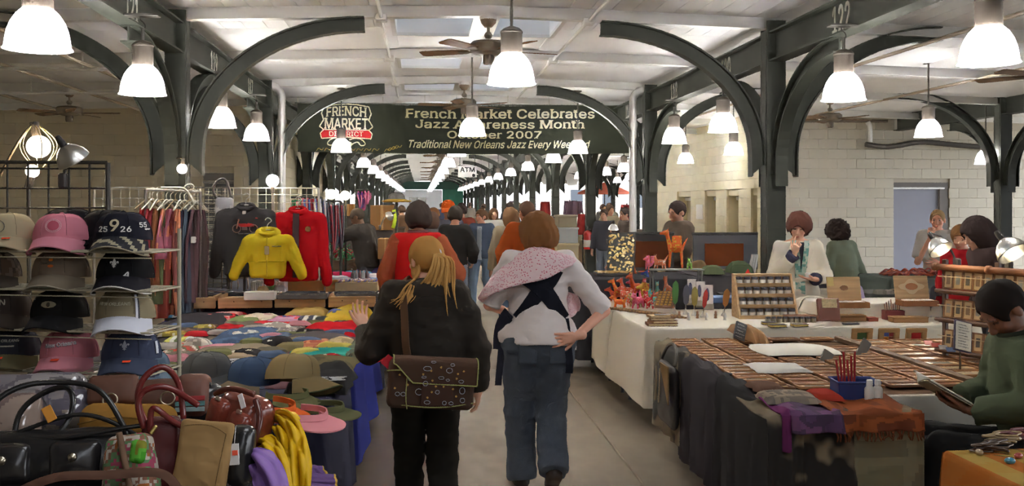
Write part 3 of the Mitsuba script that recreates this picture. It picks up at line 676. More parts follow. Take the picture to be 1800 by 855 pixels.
def person(label, pos, face=0, H=1.68, J=None, lean=0, look=(0, 0, 0), skin=SKIN, hair=None, top=None, legs=None, shoe=(.02, .02, .02), res=.016, hands=None, face_on=False, seat=None, wide=1.0, group=None, fem=True, headless=False, twist=0, side_lean=0):
 key = thing('person', label, 'person', group)
 k = H / 1.72
 J = dict(J or {}); R0 = rot(face); o = np.asarray(pos, float)
 Wd = lambda p: (R0 @ np.asarray(p, float)) + o
 pel = np.array(J.get('pelvis', (0, 0, .93))) * k
 Rl = rot(twist, -lean, side_lean)
 up = lambda p: Rl @ (np.array(p, float) * k - np.array([0, 0, .93]) * k) + pel
 g = lambda n, dflt, u=True: (np.array(J[n], float) * k if n in J else (up(dflt) if u else np.array(dflt, float) * k))
 sh = {s: g('sh' + c, (s * .165 * wide, -.01, 1.385)) for s, c in ((-1, 'L'), (1, 'R'))}
 el = {s: g('el' + c, (s * .235 * wide, -.03, 1.12)) for s, c in ((-1, 'L'), (1, 'R'))}
 wr = {s: g('wr' + c, (s * .245 * wide, .06, .87)) for s, c in ((-1, 'L'), (1, 'R'))}
 hip = {s: g('hip' + c, (s * .088 * wide, 0, .90), False) + (pel - np.array([0, 0, .93]) * k) * (0 if 'hip' + c in J else 1) for s, c in ((-1, 'L'), (1, 'R'))}
 kn = {s: g('kn' + c, (s * .095, .015, .49), False) for s, c in ((-1, 'L'), (1, 'R'))}
 an = {s: g('an' + c, (s * .095, -.03, .085), False) for s, c in ((-1, 'L'), (1, 'R'))}
 neck = g('neck', (0, -.02, 1.43)); hc = g('head', (0, .015, 1.585))
 yaw, pitch, roll = look; Rh = rot(yaw, -pitch, roll) @ (Rl if not J.get('freehead') else np.eye(3)); Rh = Rh if True else Rh
 inv = lambda p: (p - pel) @ Rl + np.array([0, 0, .93]) * k
 HK = J.get('headscale', 1.05)
 headq = lambda p: (p - hc) @ Rh / (k * HK)
 def torso(p, t=0.0, chest=(.150, .100), belly=(.128, .095), hipr=(.150, .108)):
  q = inv(p) / k
  d = smin(s_ell(q, (0, -.005, 1.26), (chest[0] * wide, chest[1], .21)), s_ell(q, (0, .005, 1.08), (belly[0] * wide, belly[1], .17)), s_ell(q, (0, -.005, .93), (hipr[0] * wide, hipr[1], .14)), k=.07)
  d = smin(d, s_cone(q, (-.12 * wide, -.012, 1.390), (.12 * wide, -.012, 1.390), .050, .050), k=.06)
  d = smin(d, s_cone(q, (0, -.02, 1.40), (0, -.015, 1.50), .085, .045), k=.04)
  for s in (-1, 1): d = smin(d, s_cone(q, (0, -.028, 1.475), (s * .14 * wide, -.018, 1.415), .034, .040), k=.03)
  return d * k - t
 sk = np.asarray(skin, float)
 # ---- the body, one continuous surface
 def body(p):
  d = torso(p, -.012 * k)
  d = smin(d, s_cone(p, neck, hc - Rh @ np.array([0, .015, .05]) * k, .050 * k, .046 * k), k=.03)
  for s in (-1, 1):
   d = smin(d, s_cone(p, sh[s], el[s], .044 * k, .036 * k), s_cone(p, el[s], wr[s], .036 * k, .026 * k), k=.02)
   d = smin(d, s_cone(p, hip[s], kn[s], .072 * k, .050 * k), s_cone(p, kn[s], an[s], .048 * k, .032 * k), k=.02)
   d = smin(d, s_cone(p, an[s], an[s] + footdir[s] * .10 * k - np.array([0, 0, .05]) * k, .032 * k, .025 * k), k=.02)
  if coarse_head: d = smin(d, head_sdf(headq(p), wide=1.0) * k * HK, k=.01)
  return d
 footdir = {s: np.array(J.get('foot' + c, (s * .12, .99, 0))) for s, c in ((-1, 'L'), (1, 'R'))}
 coarse_head = res > .012 and not face_on
 pts = np.array([*sh.values(), *el.values(), *wr.values(), *hip.values(), *kn.values(), *an.values(), neck, hc])
 lo, hi = pts.min(0) - .16 * k, pts.max(0) + .16 * k; lo[2] = max(lo[2], -.02 - 0 * k)
 lo = np.minimum(lo, pel - .2); hi = np.maximum(hi, pel + .2); hi[2] = max(hi[2], hc[2] + .15 * k)
 meshes = [surf(body, lo, hi, res * 1.1)]
 if not coarse_head:
  hh = .0055 if face_on else .0085
  meshes.append(surf(lambda p: smin(head_sdf(headq(p)) * k * HK, s_cone(p, neck, hc - Rh @ np.array([0, .012, .045]) * k, .050 * k, .047 * k), k=.02), hc - .15 * k, hc + .15 * k, hh))
 hands = hands or {}
 for s, c in ((-1, 'L'), (1, 'R')):
  hd = hands.get(c, {})
  if hd is None: continue
  d = np.array(hd.get('d', (wr[s] - el[s]))); n = np.array(hd.get('n', (-s, .2, 0)))
  meshes.append(hand_mesh(wr[s], d, n, -s if not hd.get('flip') else s, hd.get('curl', 22), hd.get('thumb', 30), hd.get('spread', 5), hd.get('h', .0065), k * hd.get('size', 1.0), hd.get('curls')))
 try:
  M = [m3.Manifold(m3.Mesh(np.asarray(x.vertices, np.float32), np.asarray(x.faces, np.uint32))) for x in meshes]
  if all(x.status() == m3.Error.NoError for x in M):
   u = M[0]
   for x in M[1:]: u = u + x
   meshes = [asmesh(u)]
 except Exception: pass
 bm = trimesh.util.concatenate(meshes)
 hcol = np.asarray(hair['color'], float) if hair else np.array([.05, .03, .02])
 def skin_col(v):
  q = headq(v); c = np.tile(sk, (len(v), 1)); near = np.linalg.norm(q, axis=1) < .2
  lips = np.clip(1 - np.linalg.norm((q - [0, .090, -.061]) / [.021, .02, .009], axis=1), 0, 1) * near
  c = c * (1 - .55 * np.clip(lips * 3, 0, 1)[:, None] * np.array([.25, .9, .9]))
  cheek = np.clip(1 - np.linalg.norm((np.abs(q) - [.042, .062, .028]) / [.026, .04, .022], axis=1), 0, 1) * near
  c = c * (1 - .22 * cheek[:, None] * np.array([0, 1, .9]))
  brow = ((np.abs(np.abs(q[:, 0]) - .030) < .018) & (np.abs(q[:, 2] - .033 + .15 * (np.abs(q[:, 0]) - .02)) < .0055) & (q[:, 1] > .05)) & near
  c[brow] = c[brow] * .35 + hcol * .65 if hair else c[brow] * .5
  if not eyes:
   e = (np.abs(np.abs(q[:, 0]) - .031) < .013) & (np.abs(q[:, 2] - .008) < .0045) & (q[:, 1] > .05) & near; c[e] = c[e] * .25
  if J.get('beard'):
   b = (q[:, 1] > .03) & (q[:, 2] < -.03) & near & ((np.linalg.norm((q - [0, .09, -.061]) / [.02, .05, .008], axis=1) > 1)); c[b] *= .75
  return c
 eyes = face_on and not J.get('eyes_closed')
 loc = tf(bm, np.vstack([np.c_[R0, o], [0, 0, 0, 1]]))
 G = np.vstack([np.c_[R0, o], [0, 0, 0, 1]])
 col = skin_col(np.asarray(bm.vertices))
 scene[sub(key, 'body')] = painted(loc, 'm_skin', True, col)
 def add(name, m, bsdf, color=None, lab=None):
  cc = color(np.asarray(m.vertices)) if callable(color) else color
  return part(key, name, tf(m, G), bsdf, cc, True, label=lab)
 if eyes:
  for s in (-1, 1):
   e = trimesh.creation.icosphere(2, .0115); v = np.asarray(e.vertices); cc = np.tile(srgb(225, 218, 210), (len(v), 1)); cc[v[:, 1] > .0095] = srgb(45, 30, 22)
   M = np.eye(4); M[:3, :3] = Rh * k; M[:3, 3] = hc + Rh @ np.array([s * .031, .0745, .010]) * k
   part(key, 'eye', tf(tf(e, M), G), 'm_gloss', cc, True)
 # ---- clothes
 if top:
  t = top.get('t', .014) * k; hem = top.get('hem', .88) * k; col_z = top.get('neck', 1.47) * k
  rs = top.get('r', (.062, .052, .050)); cuff = top.get('cuff', 1.0)    # cuff < 1: the sleeve ends that far along the whole arm
  wrk = top.get('wrinkle', .012); arms = top.get('arms', (-1, 1)); seed = len(labels)
  fl = top.get('flare', 0.0)
  def topf(p):
   q = inv(p); d = torso(p, t, top.get('chest', (.150, .100)), top.get('belly', (.132, .10)), top.get('hips', (.150 + fl, .112 + fl * .6)))
   if fl: d = smin(d, s_cone(p, pel + [0, 0, .12 * k], pel + Rl @ np.array([0, 0, hem - .93 * k]), .12 * k, (.155 + fl) * k * wide), k=.08)
   d = np.maximum(d, hem - q[:, 2]); d = smax(d, q[:, 2] - col_z, .012)
   for s in arms:
    if cuff >= .999: e2, w2 = el[s], wr[s]
    elif cuff > .5: e2, w2 = el[s], el[s] + (wr[s] - el[s]) * (cuff - .5) * 2
    else: e2, w2 = sh[s] + (el[s] - sh[s]) * cuff * 2, None
    a = s_cone(p, sh[s], e2, rs[0] * k, rs[1] * k + (0 if w2 is not None else .006))
    if w2 is not None: a = smin(a, s_cone(p, e2, w2, rs[1] * k, rs[2] * k), k=.03)
    end, prev = (w2, e2) if w2 is not None else (e2, sh[s]); dd = (end - prev) / np.linalg.norm(end - prev)
    a = np.maximum(a, (p - end) @ dd)
    d = smin(d, a, k=.045 * k)
   return d + wrk * (nz(p * [1, 1, .8], 9, seed, 2) + .8 * nz(p * [.8, .8, 1.8], 16, seed + 1, 1) * .7)
  ext = .10
  cm = surf(topf, np.minimum(lo, pel - .26), np.maximum(hi, pel + .26), top.get('res', res))
  add(top.get('name', 'jacket'), cm, top.get('mat', 'm_cloth'), top['color'], top.get('label'))
  if top.get('collar'):
   cr = top['collar']
   def colf(p):
    q = inv(p) / k
    d = np.abs(s_cone(q, (0, -.022, 1.42), (0, -.012, 1.50), .082, .068)) - .010
    d = np.maximum(d, q[:, 2] - cr.get('h', 1.505)); d = np.maximum(d, 1.40 - q[:, 2])
    return np.maximum(d, (q[:, 1] - .075) if cr.get('open', True) else d) * k
   add('collar', surf(colf, up((0, 0, 1.45)) - .15 * k, up((0, 0, 1.45)) + .15 * k, res * .7), 'm_cloth', cr['color'])
 if legs:
  rl = legs.get('r', (.098, .072, .068)); wz = legs.get('waist', 1.0) * k; seed2 = len(labels) + 5
  bot = legs.get('bottom', .05)
  def legf(p):
   q = inv(p)
   d = s_ell(q / k, (0, -.008, .93), legs.get('hips', (.158 * wide, .122, .135))) * k
   for s in (-1, 1):
    ad = (an[s] - kn[s]) / np.linalg.norm(an[s] - kn[s])
    e = smin(s_cone(p, hip[s] - [0, .01, 0], kn[s], rl[0] * k, rl[1] * k), s_cone(p, kn[s], an[s] + ad * .02, rl[1] * k, rl[2] * k), k=.03)
    e = np.maximum(e, (p - an[s]) @ ad - .025 * k)
    d = smin(d, e, k=.03 * k)
   d = np.maximum(d, q[:, 2] - wz) if not seat else np.maximum(d, p[:, 2] - pel[2] - .16 * k)
   return d + legs.get('wrinkle', .010) * (nz(p * [1, 1, 1.6], 11, seed2, 2) + .4 * nz(p * [1, 1, 2.2], 20, seed2 + 1, 1))
  l2, h2 = np.minimum(lo, pel - .26), np.maximum(hi, pel + .26); h2 = h2.copy(); h2[2] = max(wz, kn[-1][2] + .15, kn[1][2] + .15) + .05
  add(legs.get('name', 'trousers'), surf(legf, l2, h2, legs.get('res', res)), legs.get('mat', 'm_cloth'), legs.get('color'))
  if shoe is not None:
   for s in (-1, 1):
    fd = footdir[s] / np.linalg.norm(footdir[s]); c = an[s] + fd * .065 * k - np.array([0, 0, .040]) * k
    upv = np.array([0, 0, 1.0]); sd = np.cross(fd, upv); sd /= np.linalg.norm(sd); u2 = np.cross(sd, fd)
    Rf = np.stack([sd, fd, u2], 1)
    f = lambda p: smin(s_ell(p, c, np.array([.046, .135, .048]) * k, Rf), s_cone(p, an[s], an[s] - Rf[:, 2] * .04 * k, .042 * k, .045 * k), k=.03)
    m = surf(lambda p: np.maximum(f(p), -((p - c) @ Rf[:, 2]) - .042 * k), c - .17, c + .17, max(.010, res * .8))
    add('shoe', m, 'm_satin', shoe)
 if hair and hair.get('style'):
  st = hair['style']; seed3 = len(labels) + 9; amp = hair.get('amp', .010)
  vol = hair.get('vol', .013)
  def hairf(p):
   q = headq(p)
   d = s_ell(q, (0, -.014, .032), (.074 + vol, .093 + vol, .088 + vol))
   if st in ('bob', 'curly', 'long'):
    d = smin(d, s_ell(q, (0, -.025, hair.get('low', -.03)), (.094 + vol * .6, .090 + vol * .5, .115)), k=.04)
   if st == 'full': d = smin(d, s_ell(q, (0, -.045, -.005), (.078 + vol, .070 + vol, .085)), k=.03)
   if st == 'long':
    d = smin(d, s_cone(q, (0, -.055, -.02), (hair.get('sx', 0), -.085, -hair.get('len', .30)), .088, .070), k=.05)
    d = smin(d, s_cone(q, (.06, -.02, 0), (.075, -.02, -.22), .04, .028), s_cone(q, (-.06, -.02, 0), (-.075, -.02, -.22), .04, .028), k=.04)
   fr = s_ell(q, (0, .110, hair.get('fz', -.035)), (hair.get('fw', .066), hair.get('fd', .098), hair.get('fh', .112 if st == 'short' else .098)))
   d = smax(d, -fr, .012)
   if st in ('short', 'buzz', 'full', 'pony'):
    d = smax(d, -(q[:, 2] + hair.get('nape', .062) + .25 * np.clip(q[:, 1], -.1, .1)), .012)
    for s in (-1, 1): d = smax(d, -s_ell(q, (s * .085, .004, -.022), (.03, .040, .044)), .008)
   rr = (nz(q * [1, 1, .35], 42, seed3, 2) if st != 'curly' else nz(q, 38, seed3, 2) * 1.6)
   return (d + amp * rr) * k * HK
  ext = .16 + (hair.get('len', 0) if st == 'long' else 0)
  add('hair', surf(hairf, hc - [.17, .19, ext + .02], hc + [.17, .19, .17], hair.get('res', max(.008, res * .6))), hair.get('mat', 'm_hair'), hair['color'])
 return dict(key=key, G=G, k=k, hc=hc, Rh=Rh, wr=wr, el=el, sh=sh, pel=pel, add=add, inv=inv, up=up, torso=torso, W=Wd, headq=headq, kn=kn, hip=hip)

# people in the photograph
def floor_at(u, d):
 r = _ray(u, 0); s = d / (r[0] * math.sin(YAW) + r[1] * math.cos(YAW)); return np.array([r[0] * s, r[1] * s, 0])
def tintfn(base, amp=.12, f=6, seed=0):
 b = np.asarray(base, float)
 return lambda v: b * (1 + amp * 2 * nz(v, f, seed))[:, None]
# --- woman in the dark jacket with the messenger bag
A = person('woman in a black jacket walking away with a blonde ponytail and a brown messenger bag', floor_at(748, 4.72), 3, 1.535,
 J=dict(elL=(-.30, .02, 1.10), wrL=(-.33, .22, 1.19), elR=(.285, -.03, 1.10), wrR=(.30, .10, .86), knL=(-.085, .09, .50), anL=(-.085, .10, .085), knR=(.09, -.02, .49), anR=(.09, -.20, .11), footR=(.1, .9, -.35)),
 look=(26, 3, 0), skin=srgb(228, 178, 150), hair=dict(style='pony', color=srgb(168, 124, 70), vol=.015, amp=.006, nape=.085), res=.0115,
 top=dict(color=srgb(40, 37, 33), hem=.90, t=.030, r=(.078, .070, .060), name='jacket', wrinkle=.026, neck=1.48, flare=.015, chest=(.165, .115), belly=(.150, .115)),
 legs=dict(color=srgb(26, 25, 24), name='trousers', r=(.102, .080, .078), waist=1.0, wrinkle=.022), shoe=srgb(24, 22, 20), wide=1.08,
 hands={'L': dict(d=(-.25, .5, .85), n=(.3, -.75, .6), curl=22, thumb=40, spread=10, h=.005)})
k = A['k']; hc = A['hc']
# hood lying on the back, raised collar
A['add']('hood', surf(lambda p: (lambda q: smax(smin(s_ell(q, (0, -.085, 1.415), (.125, .055, .075)), s_ell(q, (0, -.03, 1.465), (.105, .085, .04)), k=.05), -s_ell(q, (0, .03, 1.50), (.085, .10, .07)), .02) + .012 * nz(p, 14, 3, 2))(A['inv'](p) / k), A['up']((0, -.05, 1.43)) - .2, A['up']((0, -.05, 1.43)) + .2, .010), 'm_cloth', srgb(44, 40, 36))
# ponytail in strands with its tie
Rh = A['Rh']; hw = lambda x, y, z: hc + Rh @ np.array([x, y, z]) * k
tie = hw(.012, -.112, .045)
strands = []
r2 = np.random.default_rng(3)
for i in range(80):
 a, b = r2.normal(0, 1, 2); e = r2.normal(0, 1, 3)
 p = [tie + Rh @ np.array([.010 * a, 0, .010 * b]) * k, tie + Rh @ np.array([.022 * a + .004, -.034 + .010 * b, -.03]) * k, tie + Rh @ np.array([.034 * a + .004 - .01 * abs(e[1]), -.030 + .012 * b, -.12]) * k,
   tie + np.array([.042 * a - .006 + .02 * e[0], -.022 + .014 * b, -.215 + .015 * e[2]]) * k, tie + np.array([.050 * a - .012 + .03 * e[0], -.006 + .018 * b, -.285 + .03 * e[2]]) * k]
 strands.append(tube(spline(p, 12), np.r_[np.linspace(.006, .007, 6), np.linspace(.006, .0015, 6)] * k, 6))
A['add']('ponytail', trimesh.util.concatenate(strands), 'm_hair', lambda v: srgb(186, 142, 84) * (1 + .35 * nz(v * [1, 1, .15], 60, 2))[:, None])
A['add']('hair_tie', lathe([(.012, -.006), (.020, -.006), (.022, 0), (.020, .006), (.012, .006)], 16).apply_transform(move(*tie, 0, 1, 70)), 'm_satin', srgb(200, 196, 205))
# loose hair fallen over the left shoulder
lo_str = []
for i in range(20):
 a, b, c = r2.normal(0, 1, 3)
 p = [hw(-.070, -.02 + .02 * a, .0), hw(-.078, -.03 + .02 * a, -.07), A['up']((-.085 + .02 * a, -.105 + .01 * b, 1.455)), A['up']((-.115 + .025 * a, -.130, 1.40)), A['up']((-.15 + .03 * a, -.135, 1.36 + .02 * c))]
 lo_str.append(tube(spline(p, 12), np.r_[np.linspace(.006, .007, 6), np.linspace(.006, .002, 6)] * k, 5))
A['add']('loose_hair', trimesh.util.concatenate(lo_str), 'm_hair', lambda v: srgb(176, 132, 78) * (1 + .7 * nz(v * [1, 1, .3], 60, 4))[:, None])

# messenger bag: a thing of its own, carried at her hip
bag = thing('messenger_bag', 'dark brown messenger bag with pale rings and lime piping carried by the woman in black', 'bag')
BP = A['W'](np.array([.012, -.235, .862])); BR = np.vstack([np.c_[rot(3, 0, 4) * .88, BP], [0, 0, 0, 1]])
bm = surf(lambda p: s_box(p, (0, 0, 0), (.228, .062 + 0 * p[:, 0].mean(), .128), .035) + .010 * nz(p, 9, 5, 2) + .02 * np.clip(p[:, 2] * 4, 0, .5) * 0, (-.27, -.10, -.17), (.27, .10, .17), .008)
BROWN_C = srgb(58, 44, 38)
part(bag, 'body', tf(bm, BR), 'm_cloth', BROWN_C, True)
# flap over the top and front
fx = np.linspace(-.205, .235, 30); rows = []
for t in np.linspace(0, 1, 14):
 rr = []
 for x in fx:
  drop = .115 if x > -.10 else max(.02, .115 - (-.10 - x) * 1.0)
  drop += .012 * (x + .2)
  L = .12 + drop; s = t * L
  if s < .12: y, z = .055 - s, .134 + .006 * math.sin(s / .12 * math.pi)
  else: y, z = -.0755 - .004 * math.sin((s - .12) * 30), .130 - (s - .12)
  rr.append((x, y, z))
 rows.append(rr)
F = np.array(rows)
part(bag, 'flap', tf(grid_sheet(F, -.006), BR), 'm_cloth', srgb(62, 47, 40), True)
edge = np.vstack([F[-1][::1]]); part(bag, 'flap_piping', tf([tube(edge + [0, -.004, -.002], .0035, 6), tube(F[:, 0] + [0, -.005, 0], .0035, 6), tube(F[:, -1] + [0, -.005, 0], .0035, 6)], BR), 'm_cloth', srgb(132, 132, 84))
seam = [(-.13, -.069, .10), (-.132, -.074, .0), (-.128, -.072, -.09), (-.12, -.055, -.128)]
part(bag, 'seam_piping', tf([tube(spline(seam, 14), .003, 6), tube(spline([(-.20, -.05, -.105), (-.05, -.073, -.112), (.10, -.073, -.105), (.225, -.05, -.085)], 20), .003, 6), tube(spline([(-.235, -.03, .06), (-.20, -.066, .072), (-.13, -.074, .074)], 8), .004, 6)], BR), 'm_cloth', srgb(126, 126, 82))
part(bag, 'pocket', tf(surf(lambda p: s_box(p, (.03, -.066, -.035), (.085, .014, .075), .012) + .006 * nz(p, 16, 8, 2), (-.08, -.09, -.13), (.14, -.04, .06), .007), BR), 'm_cloth', srgb(56, 42, 36), True)
rings, dots = [], []
for (x, z, r, el_) in ((-.175, -.05, .012, .8), (-.145, -.05, .012, .8), (-.11, .035, .016, 1.0), (-.065, -.035, .018, .9), (-.02, -.085, .015, .6), (-.035, .012, .012, 1), (.16, -.02, .014, 1.2), (.165, -.07, .012, 1), (.07, -.085, .010, 1), (.105, -.085, .011, .7), (.03, -.03, .01, 1), (-.03, .09, .020, .6), (.085, .085, .016, .8), (.10, .115, .010, .7), (.045, .045, .014, .5), (.15, .03, .013, .6), (-.045, .045, .012, .4), (.08, .035, .009, .6), (.0, .125, .012, .4)):
 y = -.0835 if (z > .02 and x > -.1) else (-.0815 if -.055 < x < .115 else -.0655 - .004)
 th = np.linspace(0, 2 * math.pi, 19)[:-1]
 rings.append(tube(np.stack([x + r * np.cos(th), np.full(18, y), z + r * el_ * np.sin(th)], 1), .0022, 5, True))
for (x, z) in ((-.19, -.02), (-.17, .05), (-.125, .0), (-.05, .06), (-.01, .08), (.04, .10), (.13, .07), (.16, .085), (.0, -.03), (.02, .0), (-.02, -.06), (.06, .0), (.11, -.01), (.13, -.05), (.0, .03), (.125, .045)):
 y = -.0835 if (z > .02 and x > -.1) else (-.0815 if -.055 < x < .115 else -.068)
 dots.append(lathe([(.001, 0), (.005, .001), (.006, .003), (.001, .004)], 8).apply_transform(move(x, y, z, 0, 1, 90)))
for q in rings: part(bag, 'ring', tf(q, BR), 'm_matte', srgb(120, 122, 128))
for q in dots: part(bag, 'dot', tf(q, BR), 'm_matte', srgb(150, 118, 66))
# strap over the left shoulder, in world space along her back
sp = [A['W'](A['up'](p)) for p in ((-.045, .10, 1.37), (-.105, .03, 1.492), (-.125, -.06, 1.462), (-.125, -.135, 1.38), (-.118, -.172, 1.25), (-.112, -.178, 1.14), (-.105, -.182, 1.06))] + [A['W'](np.array([-.165, -.228, .955])) ]
sp = spline(sp, 40)
def ribbon(p, w, th, nrm):
 p = np.asarray(p); t = np.gradient(p, axis=0); t /= np.linalg.norm(t, axis=1, keepdims=True)
 n = np.asarray(nrm(p) if callable(nrm) else np.tile(nrm, (len(p), 1)), float); n = n - t * (n * t).sum(1, keepdims=True); n /= np.linalg.norm(n, axis=1, keepdims=True)
 s = np.cross(t, n); w = np.broadcast_to(w, len(p))[:, None]
 q = [p + s * w / 2 - n * th / 2, p - s * w / 2 - n * th / 2, p - s * w / 2 + n * th / 2, p + s * w / 2 + n * th / 2]
 v = np.stack(q, 1).reshape(-1, 3); f = []
 for i in range(len(p) - 1):
  for a in range(4):
   b = (a + 1) % 4; f += [[i * 4 + a, i * 4 + b, i * 4 + 4 + b], [i * 4 + a, i * 4 + 4 + b, i * 4 + 4 + a]]
 e = (len(p) - 1) * 4; f += [[0, 2, 1], [0, 3, 2], [e, e + 1, e + 2], [e, e + 2, e + 3]]
 m = trimesh.Trimesh(v, f, process=False)
 if m.volume < 0: m.invert()
 return m
ctr = A['W'](A['up']((0, 0, 1.2)))
part(bag, 'strap', ribbon(sp, .040, .005, lambda p: p - ctr - (p - ctr) * [0, 0, .5]), 'm_cloth', srgb(74, 56, 44))
part(bag, 'strap_buckle', tf([cbox(.055, .012, .006).apply_translation((0, 0, .018)), cbox(.055, .012, .006).apply_translation((0, 0, -.018)), cbox(.006, .012, .04).apply_translation((.026, 0, 0)), cbox(.006, .012, .04).apply_translation((-.026, 0, 0))], move(*(sp[-3] - [0, .008, 0]), 3)), 'm_satin', srgb(40, 36, 34))
part(bag, 'pamphlet', tf(cbox(.06, .004, .10, .001), BR @ move(-.215, -.0, .09, 0, 1, 10, -50)), 'm_satin', srgb(170, 40, 50), label='red and white paper poking out of the bag')

# --- woman in the white top with the baby carrier straps
Bp = person('woman in a white top and jeans walking away, navy straps crossed on her back', floor_at(946, 5.77), 4, 1.665,
 J=dict(elL=(-.295, .05, 1.13), wrL=(-.16, .22, 1.06), elR=(.405, -.05, 1.09), wrR=(.20, -.19, .955), knL=(-.105, .05, .50), anL=(-.10, .02, .085), knR=(.075, -.005, .49), head=(0, .03, 1.545), anR=(.035, -.30, .19), footR=(.05, .80, -.60)),
 look=(8, 4, 0), skin=srgb(226, 168, 142), hair=dict(style='full', color=srgb(112, 78, 50), vol=.034, amp=.030, nape=.088), res=.0125,
 top=dict(color=lambda v: np.tile(srgb(222, 212, 208), (len(v), 1)), hem=.90, t=.020, r=(.070, .062, .056), cuff=.50, name='top', wrinkle=.024, neck=1.46, flare=.03, belly=(.150, .115), hips=(.222, .150)),
 legs=dict(name='jeans', mat='m_denim', r=(.142, .096, .090), waist=.97, hips=(.236, .165, .17), wrinkle=.022), shoe=srgb(40, 32, 28), wide=1.05,
 hands={'R': dict(d=(-1, .05, -.18), n=(.1, 1.0, .1), curl=14, thumb=50, spread=7, h=.0045), 'L': dict(h=.006)})
k = Bp['k']
SK = srgb(226, 176, 152)
# left sleeve hangs on the far arm; carrier straps crossed over the back
def on_back(x, z, off=.012):
 ys = np.linspace(-.32, 0.05, 160); P = np.array([(x * k, y * k, z * k) for y in ys])
 d = Bp['torso'](P, .020 * k, (.150, .100), (.142, .112), (.18, .14)); i = np.argmax(d < 0); return P[i] + [0, -off, 0]
def strap(pts, w, name='carrier_strap'):
 c = np.array([on_back(x, z) for x, z in pts]); p = spline(c, 26)
 p = np.array([on_back(q[0] / k, q[2] / k) for q in p]);
 return part(Bp['key'], name, tf(ribbon(p, np.linspace(w[0], w[1], 26), .008, (0, -1, .1)), Bp['G']), 'm_cloth', srgb(24, 25, 34))
strap([(-.105, 1.325), (-.05, 1.285), (.04, 1.19), (.115, 1.085), (.142, 1.05)], (.115, .075))
strap([(.075, 1.36), (.035, 1.285), (-.045, 1.19), (-.115, 1.10), (-.148, 1.06)], (.115, .06))
part(Bp['key'], 'strap_tail', tf(ribbon(spline([on_back(.150, 1.05, .016), on_back(.153, .98, .018), on_back(.155, .90, .02) + [0, -.01, 0], np.array([.156 * k, -.19 * k, .79 * k]), np.array([.152 * k, -.19 * k, .735 * k])], 20), .042, .006, (0, -1, 0)), Bp['G']), 'm_cloth', srgb(24, 25, 34))
part(Bp['key'], 'strap_tail', tf(ribbon(spline([np.array([-.19, -.085, 1.06]) * k, np.array([-.225, -.02, .98]) * k, np.array([-.235, -.03, .86]) * k, np.array([-.250, -.05, .73]) * k, np.array([-.258, -.06, .65]) * k], 20), .040, .006, (-.6, -1, 0)), Bp['G']), 'm_cloth', srgb(24, 25, 34))
part(Bp['key'], 'strap_panel', tf(ribbon(spline([np.array([-.195, -.07, 1.09]) * k, np.array([-.232, -.01, 1.0]) * k, np.array([-.245, .0, .86]) * k], 10), .075, .010, (-.8, -1, 0)), Bp['G']), 'm_cloth', srgb(26, 27, 36))
# pink dotted blanket across the shoulders, falling to the left
blk = thing('blanket', 'pale pink baby blanket with red dots draped over the shoulders of the woman in white', 'blanket')
def dots_col(p, n, uv):
 a, b, c = mikit.voronoi(uv.x * 58, uv.y * 36)
 on = mikit.smoothstep(.30, .20, a) * mikit.smoothstep(.25, .35, c)
 return mikit.mix((0.80, 0.60, 0.61), (0.58, 0.14, 0.20), on)
scene['m_blanket'] = {'type': 'twosided', 'b': {'type': 'bumpmap', 'n': mikit.proc(lambda p, n, uv: mikit.fbm(p.x * 40, p.y * 40, p.z * 40, 2), 3e-3), 'scale': .012, 'bsdf': {'type': 'principled', 'base_color': mikit.proc(dots_col), 'roughness': .95, 'specular': .1, 'sheen': .3}}}
# curve across: left low end, neck, right shoulder; rows run from the collar to the lower edge
top_c = spline(np.array([(-.345, .05, 1.175), (-.29, -.02, 1.30), (-.18, -.085, 1.415), (-.085, -.105, 1.485), (.02, -.105, 1.490), (.10, -.095, 1.46), (.175, -.06, 1.425), (.215, .02, 1.39), (.205, .10, 1.32)]) * k, 40)
low_c = spline(np.array([(-.352, -.02, 1.150), (-.30, -.125, 1.215), (-.19, -.165, 1.255), (-.09, -.168, 1.275), (.02, -.165, 1.300), (.11, -.155, 1.345), (.19, -.105, 1.375), (.232, .0, 1.345), (.222, .10, 1.27)]) * k, 40)
P = []
for t in np.linspace(0, 1, 16):
 bulge = math.sin(t * math.pi) * .030 * k
 row = top_c * (1 - t) + low_c * t; out = row - np.array([0, .0, 0]) * 1; nrm = np.stack([row[:, 0] * .6, np.full(40, -.12), np.full(40, .09)], 1); nrm /= np.linalg.norm(nrm, axis=1, keepdims=True)
 row = row + nrm * bulge + nrm * (.010 * np.sin(np.linspace(0, 9, 40) + 4 * t))[:, None] * k * .6
 P.append(row)
P = np.array(P); gm = grid_sheet(P, .014)
uu, vv = np.meshgrid(np.linspace(0, 1, 40), np.linspace(0, .42, 16)); uv = np.stack([uu.ravel(), vv.ravel()], 1)
scene[sub(blk, 'cloth')] = mikit.ply(tf(gm, Bp['G']), 'm_blanket', smooth=True, uv=np.vstack([uv, uv]))
# the blanket's hanging end seen under the right arm
c0 = np.array([(.185, .02, 1.20), (.24, .06, 1.16), (.28, .10, 1.10)]) * k
P = np.array([[np.array([.165 + .10 * s + .02 * math.sin(6 * s + 3 * t), .03 + .05 * s + .03 * math.sin(9 * s), 1.20 - .02 * s - t * (.20 - .10 * s)]) * k for s in np.linspace(0, 1, 16)] for t in np.linspace(0, 1, 14)])
uu, vv = np.meshgrid(np.linspace(0, .4, 16), np.linspace(0, .5, 14)); uv = np.stack([uu.ravel(), vv.ravel()], 1)
scene[sub(blk, 'hanging_end')] = mikit.ply(tf(grid_sheet(P, .010), Bp['G']), 'm_blanket', smooth=True, uv=np.vstack([uv, uv]))
